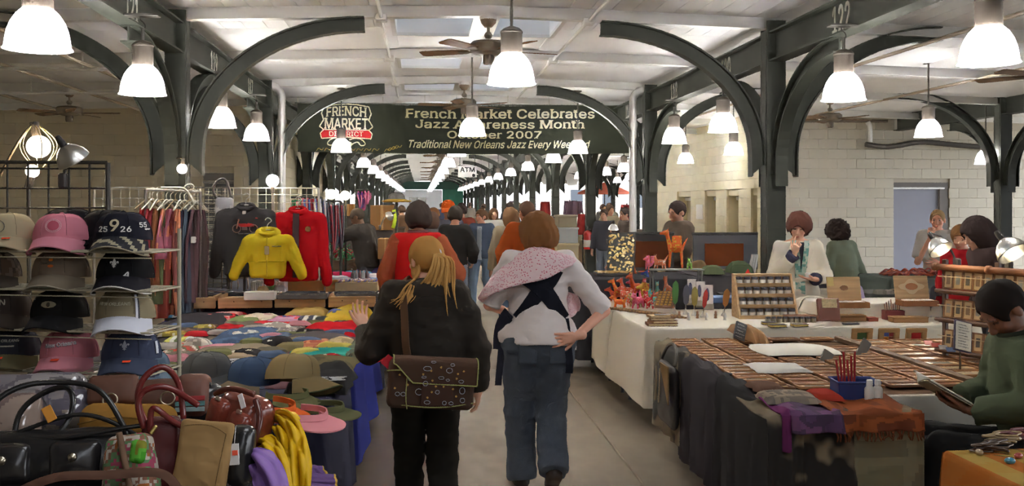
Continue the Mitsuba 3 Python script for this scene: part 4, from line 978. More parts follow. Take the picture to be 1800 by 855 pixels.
# shirt tail flaring behind her right hip, back pockets
part(Bp['key'], 'shirt_tail', tf(grid_sheet(np.array([[np.array([.10 + .13 * s, -.13 + .09 * s - .01 * math.sin(8 * s), .97 - t * (.075 + .05 * math.sin(s * 2.2)) ]) * k for s in np.linspace(0, 1, 12)] for t in np.linspace(0, 1, 8)]), .006), Bp['G']), 'm_cloth', srgb(222, 212, 208), True)
for s in (-1, 1):
 pk = np.array([[np.array([s * .095 + x, -.152 - .004 - .006 * math.cos(x * 14), .865 + z]) * k for x in np.linspace(-.055, .055, 8)] for z in np.linspace(.05, -.075, 8)])
 part(Bp['key'], 'back_pocket', tf(grid_sheet(pk, .006), Bp['G']), 'm_denim', smooth=True)
part(Bp['key'], 'belt', tf(tube([np.array([.175 * math.cos(a), -.012 + .138 * math.sin(a), .945]) * k for a in np.linspace(0, 2 * math.pi, 33)[:-1]], .010 * k, 6, True), Bp['G']), 'm_satin', srgb(30, 28, 30))

# --- the vendors and shoppers on the right
DK = srgb(38, 35, 32)
SEATY = .46
# man reading on the right, seated, profile to the left
M1 = person('seated man in a dark green sweatshirt reading an open book at the right edge', (2.74, 4.20, 0), 78, 1.74,
 J=dict(pelvis=(.0, -.10, .56), hipL=(-.09, -.06, .53), hipR=(.09, -.06, .53), knL=(-.10, .36, .57), knR=(.17, .35, .555), anL=(-.13, .44, .10), anR=(.20, .30, .09), footL=(-.1, 1, 0), footR=(.2, 1, 0),
     elL=(-.25, .03, .80), wrL=(-.10, .25, .755), elR=(.26, .02, .80), wrR=(.12, .235, .755), eyes_closed=True, headscale=1.08),
 lean=14, look=(14, 34, 0), skin=srgb(108, 72, 54), hair=dict(style='buzz', color=srgb(26, 22, 20), vol=.012, amp=.008, nape=.05, fh=.118, fw=.07), res=.012, face_on=True, seat=True, fem=False, wide=1.1,
 top=dict(color=srgb(52, 58, 44), hem=.88, t=.030, r=(.085, .078, .062), name='sweatshirt', wrinkle=.022, neck=1.475, chest=(.165, .12), belly=(.155, .125), cuff=.96),
 legs=dict(color=srgb(24, 23, 24), name='trousers', r=(.105, .085, .078), waist=1.02, hips=(.18, .16, .14)), shoe=srgb(20, 18, 18),
 hands={'L': dict(d=(.65, .7, .1), n=(.3, -.2, 1), curl=30, thumb=45, h=.005, size=1.05), 'R': dict(d=(-.65, .7, .1), n=(-.3, -.2, 1), curl=30, thumb=45, h=.005, size=1.05)})
part(M1['key'], 'collar', tf(lathe([(.066, -.02), (.078, -.02), (.080, .012), (.072, .026), (.062, .02)], 24), M1['G'] @ np.vstack([np.c_[rot(0, -16), M1['up']((0, -.008, 1.468))], [0, 0, 0, 1]])), 'm_cloth', srgb(38, 42, 34), True)
bk = thing('book', 'open paperback book in the hands of the seated reading man', 'book')
bw, bh = .135, .205
BM = M1['G'] @ np.vstack([np.c_[rot(0, 30), np.array([.01, .36, .815])], [0, 0, 0, 1]])
def leaf(s, z0=0, w=bw):
 xs = np.linspace(0, w, 12); return np.array([[(s * x, y, z0 + .030 * math.sin(x / w * 2.2) * .9 + .012 * x / w) for x in xs] for y in np.linspace(-bh / 2, bh / 2, 4)])
for s in (-1, 1):
 part(bk, 'cover', tf(grid_sheet(leaf(s, -.006, bw + .004), .0015), BM), 'm_satin', srgb(176, 166, 140), label='pale cover')
 for j in range(5): part(bk, 'page', tf(grid_sheet(leaf(s, .0012 * j), .0004), BM), 'm_matte', srgb(214, 208, 192))
st = thing('stool', 'dark stool under the seated reading man', 'stool')
sx, sy = 2.84, 4.18
part(st, 'seat', tf(cbox(.42, .42, .05, .012), move(sx, sy, .445)), 'm_satin', srgb(36, 34, 34))
for a, b in ((-1, -1), (1, -1), (1, 1), (-1, 1)): part(st, 'leg', bar((sx + .17 * a, sy + .17 * b, 0), (sx + .15 * a, sy + .15 * b, .43), .014, 8), 'm_satin', srgb(30, 30, 32))

# woman in the white coat, thinking
M2 = person('woman in a white coat with a teal scarf thinking behind the ointment stand', (3.50, 8.72, 0), 172, 1.595,
 J=dict(elR=(.265, .07, 1.09), wrR=(.085, .205, 1.335), elL=(-.27, .0, 1.10), wrL=(-.10, .24, 1.085), headscale=1.09, eyes_closed=True), look=(-16, 16, -4), skin=srgb(220, 168, 140),
 hair=dict(style='full', color=srgb(52, 31, 26), vol=.036, amp=.024, nape=.07, fh=.090, fz=-.045), res=.0125, face_on=True,
 top=dict(color=srgb(214, 204, 184), hem=.62, t=.026, r=(.074, .070, .066), name='coat', wrinkle=.010, neck=1.45, flare=.03, cuff=.88), legs=dict(color=srgb(30, 30, 34)), wide=1.06,
 hands={'R': dict(d=(-.15, .25, 1), n=(-.6, -1, .1), curls=[18, 62, 66, 66], thumb=35, h=.0045), 'L': dict(d=(1, .25, .1), n=(0, 0, 1), curl=14, thumb=45, h=.0045)})
k = M2['k']
def front_of(Pn, x, z, off, tt=.026):
 ys = np.linspace(.35, 0, 160); P = np.array([Pn['up']((x, 0, z)) + np.array([0, y * Pn['k'], 0]) for y in ys])
 d = Pn['torso'](P, tt * Pn['k'], (.150, .100), (.132, .10), (.180, .130)); i = int(np.argmax(d < 0)); return P[i] + [0, off, 0]
def front_sheet(Pn, xs0, xs1, zs, off, th, n=8, tt=.026):
 return grid_sheet(np.array([[front_of(Pn, a + (b - a) * s, z, off, tt) for s in np.linspace(0, 1, n)] for a, b, z in zip(xs0, xs1, zs)]), th)
zs = np.linspace(1.44, .80, 18)
op = np.interp(zs, [.8, 1.1, 1.3, 1.44], [.065, .055, .055, .05])
part(M2['key'], 'shirt', tf(front_sheet(M2, -op, op, zs, .004, -.006), M2['G']), 'm_cloth', srgb(26, 26, 32), True)
for s in (-1, 1):
 part(M2['key'], 'lapel', tf(front_sheet(M2, s * np.interp(np.linspace(0, 1, 10), [0, 1], [.055, .055]), s * np.interp(np.linspace(0, 1, 10), [0, .35, 1], [.085, .125, .06]), np.linspace(1.44, 1.20, 10), .010, -.012), M2['G']), 'm_cloth', srgb(208, 198, 178), True)
 part(M2['key'], 'cuff', tf(tube([M2['el'][s] + (M2['wr'][s] - M2['el'][s]) * t for t in (.72, .86, .97)], np.array([.050, .060, .066]) * k, 14), M2['G']), 'm_cloth', srgb(32, 32, 44), True)
sc = lambda v: (lambda b: srgb(98, 148, 140) * (1 - b) + srgb(176, 190, 176) * b)((nz(v * [1, 1, 1.4], 24, 4, 1) > .02)[:, None].astype(float))
for s in (-1, 1):
 zz = np.linspace(1.46, .86 if s < 0 else .98, 24)
 c = np.interp(zz, [.8, 1.1, 1.3, 1.46], [s * .02 + .018, s * .022 + .018, s * .040, s * .062])
 part(M2['key'], 'scarf', tf(front_sheet(M2, c - .026, c + .026, zz, .014, -.010, 6), M2['G']), 'm_cloth', sc, True)
jar = thing('ointment_jar', 'small white jar held on the palm of the woman in the white coat', 'jar')
jp = M2['W'](M2['wr'][-1] + np.array([.075, .02, .020]) * k)
part(jar, 'body', lathe([(.001, 0), (.022, 0), (.023, .004), (.023, .026), (.001, .026)], 16).apply_transform(move(*jp)), 'm_satin', srgb(205, 205, 198), smooth=40)
part(jar, 'lid', lathe([(.001, .026), (.025, .026), (.025, .040), (.023, .043), (.001, .043)], 16).apply_transform(move(*jp)), 'm_satin', srgb(220, 218, 208), smooth=40)

# woman with black hair seen from behind, bent to the left
M3 = person('woman in a grey green top with short curly black hair, her back turned', at_z(1492, 520, .66) * [1, 1, 0], 22, 1.50,
 J=dict(elR=(.27, .02, .98), wrR=(.33, .28, .98), elL=(-.22, .16, 1.02), wrL=(-.10, .34, 1.0)), lean=16, look=(26, 8, 0), skin=srgb(196, 150, 126), hair=dict(style='curly', color=srgb(28, 20, 19), vol=.058, amp=.030), res=.014,
 top=dict(color=srgb(112, 120, 104), hem=.90, t=.022, r=(.075, .066, .055), name='top', wrinkle=.014, cuff=.62), legs=dict(color=srgb(30, 29, 32)))
# man in the white shirt, hand to chin
M4 = person('man in a white short sleeved shirt before the grey door, hand at chin', at_y(1648, 357, 10.6) * [1, 1, 0], 150, 1.625,
 J=dict(elR=(.22, .10, 1.08), wrR=(.08, .185, 1.37), elL=(-.25, .06, 1.10), wrL=(-.03, .21, 1.08), headscale=1.06), look=(-4, 4, 0), skin=srgb(214, 156, 130), hair=dict(style='short', color=srgb(150, 122, 86), vol=.008, amp=.008), res=.014, face_on=True, fem=False,
 top=dict(color=srgb(198, 192, 184), hem=.86, t=.024, r=(.078, .074, .05), name='shirt', cuff=.42, wrinkle=.012), legs=dict(color=srgb(70, 72, 80)), hands={'R': dict(d=(-.2, .2, 1), n=(-.4, -1, 0), curl=48, thumb=25)})
# black haired woman in profile, and the person half hidden behind her
M5 = person('woman with long straight black hair leaning over the shelf of framed pictures', (4.55, 7.35, 0), 84, 1.58,
 J=dict(headscale=1.12), lean=10, look=(0, 14, 0), skin=srgb(206, 158, 136), hair=dict(style='long', color=srgb(28, 21, 20), vol=.030, amp=.010, len=.40, sx=0, nape=.1, fz=-.04), res=.0135, face_on=True,
 top=dict(color=srgb(34, 25, 25), hem=.86, t=.022, name='jacket'), legs=dict(color=srgb(30, 30, 34)))
M6 = person('brown haired person in a red top half hidden by the black haired woman', (4.85, 8.30, 0), 120, 1.50,
 J=dict(), look=(20, 20, 0), skin=srgb(200, 150, 124), hair=dict(style='full', color=srgb(112, 80, 52), vol=.018, amp=.014), res=.015,
 top=dict(color=srgb(150, 34, 38), hem=.88, t=.02, name='top'), legs=dict(color=srgb(40, 40, 50)))
# man in the dark jacket behind the grey panels
M7 = person('man in a dark brown jacket standing in profile before the cream block wall', at_y(1192, 357, 11.4) * [1, 1, 0], 112, 1.715,
 J=dict(elL=(-.24, .08, 1.13), wrL=(-.16, .32, 1.02), elR=(.25, .05, 1.12), wrR=(.17, .28, 1.0), headscale=1.12), look=(2, 14, 0), skin=srgb(190, 138, 112), hair=dict(style='short', color=srgb(34, 26, 24), vol=.012, amp=.008), res=.0135, face_on=True, fem=False,
 top=dict(color=srgb(62, 54, 47), hem=.84, t=.034, r=(.088, .078, .06), name='jacket', wrinkle=.018, neck=1.49), legs=dict(color=srgb(40, 40, 44)))

# --- the aisle and the left stalls
M8 = person('man with short black hair in a red vest over a rust brown shirt, back turned', at_y(735, 357, 8.0) * [1, 1, 0], -4, 1.70,
 J=dict(elL=(-.265, .03, 1.12), wrL=(-.27, .12, .88), elR=(.315, .02, 1.13), wrR=(.20, .20, 1.04), headscale=1.12), look=(8, 6, 0), skin=srgb(172, 120, 96), hair=dict(style='full', color=srgb(30, 24, 22), vol=.020, amp=.012, nape=.085), res=.0135, fem=False, wide=1.02,
 top=dict(color=srgb(126, 66, 46), hem=.84, t=.022, r=(.084, .078, .060), name='shirt', wrinkle=.016, neck=1.44), legs=dict(color=srgb(34, 33, 36)))
kk = M8['k']
def vestf(p):
 d = M8['torso'](p, .036 * kk, (.158, .108), (.150, .115), (.168, .125)); q = M8['inv'](p) / kk
 d = smax(d, .86 - q[:, 2], .01); d = smax(d, q[:, 2] - 1.475, .01)
 for s in (-1, 1): d = smax(d, -(s_cone(q, (s * .235 * 1.1, -.01, 1.20), (s * .235 * 1.1, -.01, 1.60), .075, .075)), .01)
 return d + .008 * nz(p, 10, 77, 2)
M8['add']('vest', surf(vestf, M8['pel'] - [.4, .3, .2], M8['pel'] + [.4, .3, .75], .0135), 'm_cloth', srgb(176, 34, 34))
M8['add']('vest_collar', tube([np.array([.070 * math.cos(a), -.018 + .060 * math.sin(a), 1.478]) * kk for a in np.linspace(0, 2 * math.pi, 25)[:-1]], .018 * kk, 8, True), 'm_cloth', srgb(56, 30, 32))
M9 = person('man in a black jacket reaching across to the red jacket from behind the left stall', at_y(648, 357, 12.5) * [1, 1, 0], 62, 1.66,
 J=dict(elL=(-.30, .33, 1.31), wrL=(-.33, .62, 1.34), elR=(.25, .05, 1.10), wrR=(.20, .25, .98)), lean=14, look=(8, 12, 0), skin=srgb(92, 66, 54), hair=dict(style='buzz', color=srgb(44, 36, 32), vol=.004, amp=.004), res=.015, fem=False,
 top=dict(color=srgb(36, 34, 32), hem=.88, t=.036, r=(.095, .084, .062), name='jacket', wrinkle=.02, neck=1.49), legs=dict(color=srgb(40, 40, 46)))
M10 = person('shopper in a bulky black jacket and jeans in the aisle beyond the red vest', at_y(800, 357, 12.4) * [1, 1, 0], -20, 1.66,
 J=dict(elR=(.24, .05, 1.12), wrR=(.18, .22, .98)), look=(10, 6, 0), skin=srgb(200, 150, 126), hair=dict(style='full', color=srgb(34, 28, 26), vol=.018, amp=.012), res=.0155,
 top=dict(color=srgb(26, 25, 26), hem=.84, t=.032, r=(.082, .074, .060), name='jacket', wrinkle=.02), wide=.88, legs=dict(name='jeans', color=srgb(104, 116, 132)), shoe=srgb(70, 50, 40))
M11 = person('person in an orange baseball cap and dark coat beyond the black jacket', at_y(788, 357, 14.5) * [1, 1, 0], 165, 1.70,
 J=dict(), look=(12, 18, 0), skin=srgb(196, 146, 120), hair=None, res=.017, fem=False, top=dict(color=srgb(58, 58, 68), hem=.84, t=.034, name='coat'), legs=dict(color=srgb(40, 40, 48)))
CAP_PARTS_HOST = M11
M12 = person('woman in a dark denim jacket and jeans walking towards the camera', at_z(846, 541, 0) * [1, 1, 0], 163, 1.60,
 J=dict(knR=(.10, .16, .50), anR=(.10, .30, .085), knL=(-.09, -.02, .49), anL=(-.10, -.24, .12), elL=(-.25, -.06, 1.12), wrL=(-.27, .03, .88), elR=(.25, -.05, 1.12), wrR=(.26, .03, .88), headscale=1.06), look=(-28, 2, 0), skin=srgb(206, 150, 124),
 hair=dict(style='full', color=srgb(84, 60, 44), vol=.016, amp=.014), res=.015, face_on=True, top=dict(color=srgb(44, 50, 64), hem=.86, t=.026, r=(.074, .064, .052), name='jacket', wrinkle=.014), legs=dict(name='jeans', color=srgb(92, 106, 124), r=(.092, .072, .078)), shoe=srgb(110, 70, 52))
M12['add']('shirt', front_sheet(M12, np.full(12, -.04), np.full(12, .05), np.linspace(1.42, .84, 12), .008, -.008), 'm_cloth', srgb(140, 150, 158))
M13 = person('woman in a beige cardigan walking away, partly behind the woman in white', at_y(897, 357, 12.6) * [1, 1, 0], 8, 1.63,
 J=dict(headscale=1.1), look=(20, 2, 0), skin=srgb(206, 160, 136), hair=dict(style='bob', color=srgb(108, 82, 60), vol=.020, amp=.02), res=.0155, top=dict(color=srgb(150, 140, 118), hem=.78, t=.026, r=(.078, .068, .056), name='cardigan'), legs=dict(name='jeans', color=srgb(70, 82, 104)), shoe=srgb(140, 80, 56), wide=1.05)
M14 = person('man in a rust orange shirt just beyond the woman in white', at_y(926, 357, 11.3) * [1, 1, 0], 12, 1.72,
 J=dict(elL=(-.30, .02, 1.13), wrL=(-.25, .17, .95), headscale=1.1), look=(10, 4, 0), skin=srgb(190, 140, 112), hair=dict(style='short', color=srgb(76, 56, 46), vol=.008, amp=.006), res=.0155, fem=False, wide=1.1, top=dict(color=srgb(160, 76, 40), hem=.84, t=.024, r=(.085, .076, .058), name='shirt'), legs=dict(color=srgb(40, 40, 50)))
# people farther down the hall
far = [(694 + 66, 13.2, -30, 1.58, 'woman with dark brown hair close behind the red vest', 'bob', (50, 36, 30), (46, 44, 46), (50, 50, 60)),
    (762, 17.0, 60, 1.62, 'person with light brown hair left of the orange cap', 'full', (112, 78, 52), (120, 110, 100), (60, 64, 76)),
    (738, 20.0, 150, 1.62, 'far shopper in a pale hooded top before the white end wall', 'short', (190, 186, 178), (190, 188, 182), (70, 74, 84)),
    (744, 18.0, 40, 1.60, 'far shopper in profile between the red vest and the pale hood', 'short', (60, 44, 36), (150, 120, 100), (60, 60, 70)),
    (811, 16.2, -10, 1.70, 'far shopper with black hair right of the orange cap', 'full', (32, 26, 24), (120, 60, 50), (60, 60, 66)),
    (728, 28.0, 170, 1.66, 'distant shopper in dark clothes left of the white end wall door', 'short', (40, 30, 26), (60, 60, 66), (50, 50, 60)),
    (868, 19.0, 175, 1.60, 'far person in a white top behind the denim jacket', 'bob', (90, 66, 48), (196, 190, 178), (60, 60, 74)),
    (1062, 18.6, 150, 1.58, 'vendor in a black jacket beside the fire extinguisher column', 'short', (40, 30, 26), (34, 34, 38), (96, 104, 118)),
    (1072, 20.5, 190, 1.66, 'far person in a beige shirt behind the black jacketed vendor', 'short', (60, 46, 38), (170, 156, 128), (60, 64, 80)),
    (1099, 17.2, 105, 1.62, 'far man in a dark brown jacket facing left by the white pipe', 'short', (36, 30, 28), (48, 42, 38), (40, 40, 46)),
    (1071, 26.0, 170, 1.70, 'distant man in a pale shirt under the open side hall lamps', 'short', (60, 46, 40), (180, 176, 160), (70, 74, 84)),
    (1080, 16.0, 95, 1.30, 'far child in dark red trousers near the gold jewellery tray', 'short', (40, 30, 26), (40, 38, 40), (110, 30, 42)),
    (1060, 31.0, 200, 1.66, 'distant woman in grey in the open side hall', 'full', (50, 40, 36), (110, 110, 112), (60, 60, 70)),
    (896, 24.0, 20, 1.72, 'distant man in black beyond the beige cardigan', 'short', (40, 34, 32), (40, 40, 44), (50, 50, 60)),
    (850, 34.0, 10, 1.68, 'distant shopper in grey before the green mesh', 'short', (50, 40, 34), (100, 98, 96), (60, 60, 70)),
    (706, 24.0, 30, 1.64, 'distant shopper in brown near the left columns', 'full', (60, 46, 36), (110, 84, 66), (50, 50, 58)),
    (776, 40.0, 0, 1.70, 'distant shopper in dark blue in the middle of the hall', 'short', (46, 38, 34), (56, 62, 84), (50, 50, 60)),
    (690, 32.0, 15, 1.68, 'distant shopper in black by the far left row of lamps', 'short', (46, 38, 34), (40, 40, 44), (50, 50, 60)),
    (826, 45.0, 0, 1.72, 'most distant shopper in a pale shirt', 'short', (46, 38, 34), (180, 172, 160), (50, 50, 60))]
for (u, y, f, H, lab, st, hc_, tc, lc) in far:
 person(lab, at_y(u, 357, y) * [1, 1, 0], f, H, look=(10, 4, 0), skin=srgb(196, 148, 122), hair=dict(style=st, color=srgb(*hc_), vol=.014, amp=.010, res=.012), res=.022 if y > 17 else .019,
     top=dict(color=srgb(*tc), hem=.84, t=.028, r=(.08, .07, .056)), legs=dict(color=srgb(*lc)), hands={'L': dict(h=.009), 'R': dict(h=.009)})

# stalls: shared builders
def drape(x0, x1, y0, y1, zt, zb, amp=.03, waves=26, seed=0, rows=12, step=.05, corner=.03, flare=.03, zb_fn=None):
 pts = []
 for (ax, ay, bx, by) in ((x0, y0, x1, y0), (x1, y0, x1, y1), (x1, y1, x0, y1), (x0, y1, x0, y0)):
  n = max(3, int(math.hypot(bx - ax, by - ay) / step)); pts += [(ax + (bx - ax) * i / n, ay + (by - ay) * i / n) for i in range(n)]
 p = np.array(pts); c = p.mean(0); N = len(p)
 t = np.roll(p, -1, 0) - np.roll(p, 1, 0); nrm = np.stack([t[:, 1], -t[:, 0]], 1); nrm /= np.linalg.norm(nrm, axis=1, keepdims=True)
 s = np.arange(N) * step; ph = np.random.default_rng(seed).uniform(0, 6, 4)
 fold = np.sin(s * waves / 3 + ph[0]) * .6 + np.sin(s * waves / 1.7 + ph[1] + np.sin(s * 2 + ph[2])) * .4 + .5
 P = [np.c_[c + (p - c) * f, np.full(N, zt)] for f in (0.02, .2, .35, .5, .65, .8, .9, .985)]
 for k in range(rows + 1):
  u = k / rows; z = zt - .012 - (zt - .012 - zb) * u if k else np.full(N, zt - .010)
  zz = np.broadcast_to(z, N).copy()
  if zb_fn is not None: zz = zt - .012 - (zt - .012 - zb_fn(p[:, 0], p[:, 1])) * u
  off = (corner * .25 + (amp * fold + flare) * u ** .8)
  P.append(np.c_[p + nrm * off[:, None], zz])
 P = np.array(P); P = np.concatenate([P, P[:, :1]], 1)
 m = grid_sheet(P[:, ::-1]); m.merge_vertices(); return m
def mound(lx, ly, h, seed=0, nx=26, ny=18, wr=.25, power=4, lean=0):
 x = np.linspace(-1, 1, nx); y = np.linspace(-1, 1, ny); X, Y = np.meshgrid(x, y, indexing='ij')
 q = np.stack([X * lx * 5, Y * ly * 5, np.full_like(X, seed * 3.1)], -1)
 n1 = meshkit.fbm(q * .9 + 5, 3, seed) - .5; n2 = meshkit.fbm(q * np.array([.5, 2.6, 1]) + 9, 2, seed + 1) - .5
 e = np.clip(1 - np.abs(X) ** power, 0, 1) ** .5 * np.clip(1 - np.abs(Y) ** power, 0, 1) ** .5
 z = h * e * (.8 + wr * 1.6 * n1 + wr * 1.4 * n2) + .002
 ox = meshkit.noise(np.stack([Y * 2.2, X * 0 + seed, X * 0], -1), seed) - .5; oy = meshkit.noise(np.stack([X * 2.2, Y * 0 + seed, Y * 0 + 5], -1), seed + 2) - .5
 XX = X * lx / 2 * (1 + .25 * ox) + lean * z; YY = Y * ly / 2 * (1 + .3 * oy)
 P = np.stack([XX, YY, z], -1); m = grid_sheet(P)
 B = P.copy(); B[..., 2] = 0; b = grid_sheet(B); b.invert(); k = len(P.reshape(-1, 3))
 i = np.arange(nx * ny).reshape(nx, ny); rim = np.concatenate([i[:, 0], i[-1, 1:], i[-2::-1, -1], i[0, -2:0:-1]]); nxr = np.roll(rim, -1)
 f = np.vstack([m.faces, b.faces + k, np.stack([rim, rim + k, nxr + k], 1), np.stack([rim, nxr + k, nxr], 1)])
 r = trimesh.Trimesh(np.vstack([P.reshape(-1, 3), B.reshape(-1, 3)]), f, process=False)
 if r.volume < 0: r.invert()
 return r
def patches(cols, f=14, seed=0, sharp=True):
 cols = [np.asarray(c, float) for c in cols]
 def fn(v):
  t = np.clip((meshkit.fbm(v * f + seed * 7.3, 2, seed) - .25) * 2.0, 0, .999) * len(cols)
  return np.array(cols)[t.astype(int)]
 return fn
def stripes(cols, width, axis=0, seed=0):
 cols = [np.asarray(c, float) for c in cols]
 return lambda v: np.array(cols)[np.floor((v[:, axis] if isinstance(axis, int) else v @ np.asarray(axis)) / width).astype(int) % len(cols)]
def table(x0, x1, y0, y1, z, label, name='trestle_table'):
 t = thing(name, label, 'table')
 part(t, 'tabletop', box(x0, x1, y0, y1, z - .035, z), 'm_satin', srgb(120, 100, 80))
 for a in (x0 + .08, x1 - .08):
  for b in (y0 + .12, y1 - .12): part(t, 'leg', bar((a, b, 0), (a, b, z - .035), .016, 8), 'm_satin', srgb(46, 46, 50))
  part(t, 'stretcher', bar((a, y0 + .12, .3), (a, y1 - .12, .3), .010, 6), 'm_satin', srgb(46, 46, 50))
 return t

# left: clothes table and bag table
ZE, ZG = .715, .715
table(-2.12, -.46, 4.30, 6.28, ZE - .008, 'trestle table under the navy cloth with clothes')
table(-2.12, -.46, 6.36, 8.30, ZE - .008, 'trestle table under the royal blue cloth with clothes')
ct = thing('tablecloth', 'dark navy cloth hanging to the floor from the near clothes table', 'tablecloth'); put(ct + '__cloth', drape(-2.14, -.44, 4.26, 5.9, ZE, .03, .035, 20, 1), 'm_cloth', srgb(32, 34, 48), True)
ct = thing('tablecloth', 'royal blue cloth hanging from the far half of the clothes table', 'tablecloth'); put(ct + '__cloth', drape(-2.14, -.42, 5.92, 8.32, ZE, .12, .05, 18, 2), 'm_cloth', srgb(44, 50, 118), True)
table(-2.10, -.66, 2.60, 4.16, ZG - .008, 'trestle table under the handbags')
ct = thing('tablecloth', 'black cloth under the heap of handbags', 'tablecloth'); put(ct + '__cloth', drape(-2.12, -.64, 2.56, 4.18, ZG, .05, .03, 20, 3), 'm_cloth', srgb(30, 29, 32), True)

def lay(rect, h, color, label, name='shirt', cat='garment', z=ZE, bsdf='m_cloth', seed=None, rz=0, wr=.42, power=4, lift=.014, vpush=0):
 u0, u1, v0, v1 = rect; seed = len(labels) if seed is None else seed
 n0, n1, f0 = at_z(u0, v1, z), at_z(u1, v1, z), at_z((u0 + u1) / 2, min(v0 + h * .62 * FOC / 6.5, v1 - 3), z)
 c = np.array([(n0[0] + n1[0]) / 2, (n0[1] + f0[1]) / 2, z + lift]); lx = np.linalg.norm(n1 - n0); ly = max(.10, f0[1] - n0[1])
 c[0] += (at_z((u0 + u1) / 2, (v0 + v1) / 2, z)[0] - c[0]) * .8
 m = tf(mound(lx, ly, h, seed, wr=wr, power=power), move(*c, math.degrees(-YAW) * .6 + rz))
 k = thing(name, label, cat, 'clothes spread on the long table' if z == ZE else None)
 put(k + '__body', m, bsdf, color, True)
 return k, c
C = srgb
lay((275, 326, 537, 553), .03, C(196, 140, 148), 'folded pink shirt at the far left corner of the clothes table')
lay((283, 323, 549, 562), .03, patches([C(70, 130, 170), C(190, 196, 200), C(60, 110, 160)], 18), 'folded light blue and white shirt beside the cap rack')
lay((298, 412, 549, 582), .06, C(28, 26, 28), 'heap of a black shirt behind the folded jeans')
lay((268, 385, 572, 600), .04, patches([C(30, 28, 28), C(34, 32, 30), C(96, 72, 54), C(26, 26, 28)], 10), 'black shirt with a brown print left of the folded jeans')
lay((366, 424, 548, 570), .05, patches([C(204, 130, 130), C(196, 40, 48), C(214, 150, 146)], 9), 'crumpled pink and red child shirt at the back of the table')
lay((408, 462, 555, 572), .035, C(122, 138, 92), 'sage green shirt beside the crumpled pink one')
lay((430, 486, 552, 569), .04, patches([C(206, 190, 160), C(220, 206, 180), C(196, 150, 140)], 10), 'cream and pink shirt at the back of the table')
lay((438, 542, 564, 581), .03, C(172, 36, 44), 'flat red shirt with folded edge in the middle of the table')
lay((408, 474, 570, 588), .035, C(92, 84, 78), 'grey brown shirt beside the folded jeans')
lay((374, 484, 578, 614), .06, patches([C(54, 70, 96), C(62, 80, 108), C(48, 60, 84)], 9), 'blue denim jeans folded at the middle of the table', 'jeans')
lay((300, 352, 588, 606), .03, stripes([C(186, 184, 90), C(200, 200, 190), C(84, 96, 60)], .035, 0), 'row of yellow and white packaged shirts next to the navy cap', 'shirt_pack')
lay((296, 366, 602, 627), .035, stripes([C(150, 84, 70), C(186, 180, 168), C(92, 100, 76), C(170, 60, 54)], .022, (.8, .5, 0)), 'fanned row of red, white and green packaged shirts', 'shirt_pack')
lay((342, 474, 606, 642), .05, C(116, 106, 90), 'khaki grey sweatshirt with red lettering', 'sweatshirt')
lay((298, 424, 624, 652), .045, C(62, 58, 56), 'dark grey shirt in front of the khaki sweatshirt')
lay((384, 462, 626, 645), .045, C(140, 126, 104), 'khaki shorts folded over the dark grey shirt', 'shorts', lift=.02)
lay((380, 456, 636, 658), .04, patches([C(30, 28, 34), C(30, 28, 34), C(196, 196, 200), C(34, 30, 40)], 22), 'black shirt with white print beside the blue denim cap')
lay((578, 652, 538, 577), .10, patches([C(196, 160, 52), C(204, 170, 60), C(200, 164, 52), C(204, 170, 60), C(88, 96, 150)], 6, 3), 'yellow sweatshirt with a blue patch at the back right of the table', 'sweatshirt')
lay((512, 578, 540, 564), .08, C(176, 144, 84), 'tan shirt heaped beside the yellow sweatshirt')
lay((548, 642, 556, 579), .05, C(28, 28, 32), 'black shirt in front of the yellow sweatshirt')
lay((474, 532, 556, 577), .04, patches([C(176, 132, 156), C(190, 140, 170), C(206, 70, 76), C(70, 84, 150)], 9), 'lavender and pink shirt left of the tan heap')
lay((524, 562, 556, 572), .04, stripes([C(206, 200, 196), C(40, 40, 50)], .04, 0), 'black and white striped shirt before the tan heap')
lay((538, 650, 563, 600), .075, C(168, 26, 34), 'bright red crumpled shirt across the right side of the table')
lay((456, 534, 575, 594), .03, patches([C(120, 114, 112), C(164, 158, 150), C(104, 98, 100)], 24), 'grey flowered shirt left of the red one')
lay((498, 622, 584, 606), .045, C(48, 44, 46), 'charcoal shirt in front of the red one')
lay((456, 512, 588, 614), .045, patches([C(62, 76, 96), C(70, 84, 104), C(54, 64, 84)], 8), 'blue grey jeans left of the olive shirt', 'jeans')
lay((492, 548, 596, 624), .055, C(104, 94, 66), 'olive shirt left of the orange flowered one')
lay((530, 582, 598, 623), .055, patches([C(156, 92, 66), C(178, 120, 86), C(140, 66, 56)], 18), 'orange red flowered shirt in the right front rows')
lay((572, 622, 598, 624), .055, patches([C(178, 158, 122), C(150, 132, 100), C(190, 172, 140)], 14), 'beige printed shirt at the right end of its row')
lay((612, 644, 590, 640), .05, patches([C(48, 54, 46), C(70, 74, 58), C(38, 40, 40)], 16), 'dark camouflage shirt at the right table edge')
lay((502, 634, 615, 643), .06, C(40, 124, 114), 'teal green sweatshirt folded in the front rows', 'sweatshirt')
lay((458, 632, 630, 662), .065, patches([C(56, 52, 38), C(66, 60, 42), C(50, 46, 36)], 6), 'long dark olive trousers lying across the front', 'trousers')
lay((440, 500, 615, 640), .05, C(74, 70, 58), 'grey green sleeve of a shirt left of the teal sweatshirt')
lay((512, 624, 650, 700), .12, patches([C(24, 23, 26)], 12), 'black shirt with a white print folded at the near right corner')
lay((268, 360, 648, 668), .05, C(70, 66, 62), 'grey cloth under the cap rack edge')
lay((652, 690, 585, 640), .03, C(168, 30, 36), 'red sleeve hanging at the right edge of the clothes table')
FL = [(34, 31, 32), (58, 54, 50), (52, 60, 76), (70, 62, 52), (40, 38, 44), (96, 88, 76), (46, 44, 40), (60, 40, 44)]
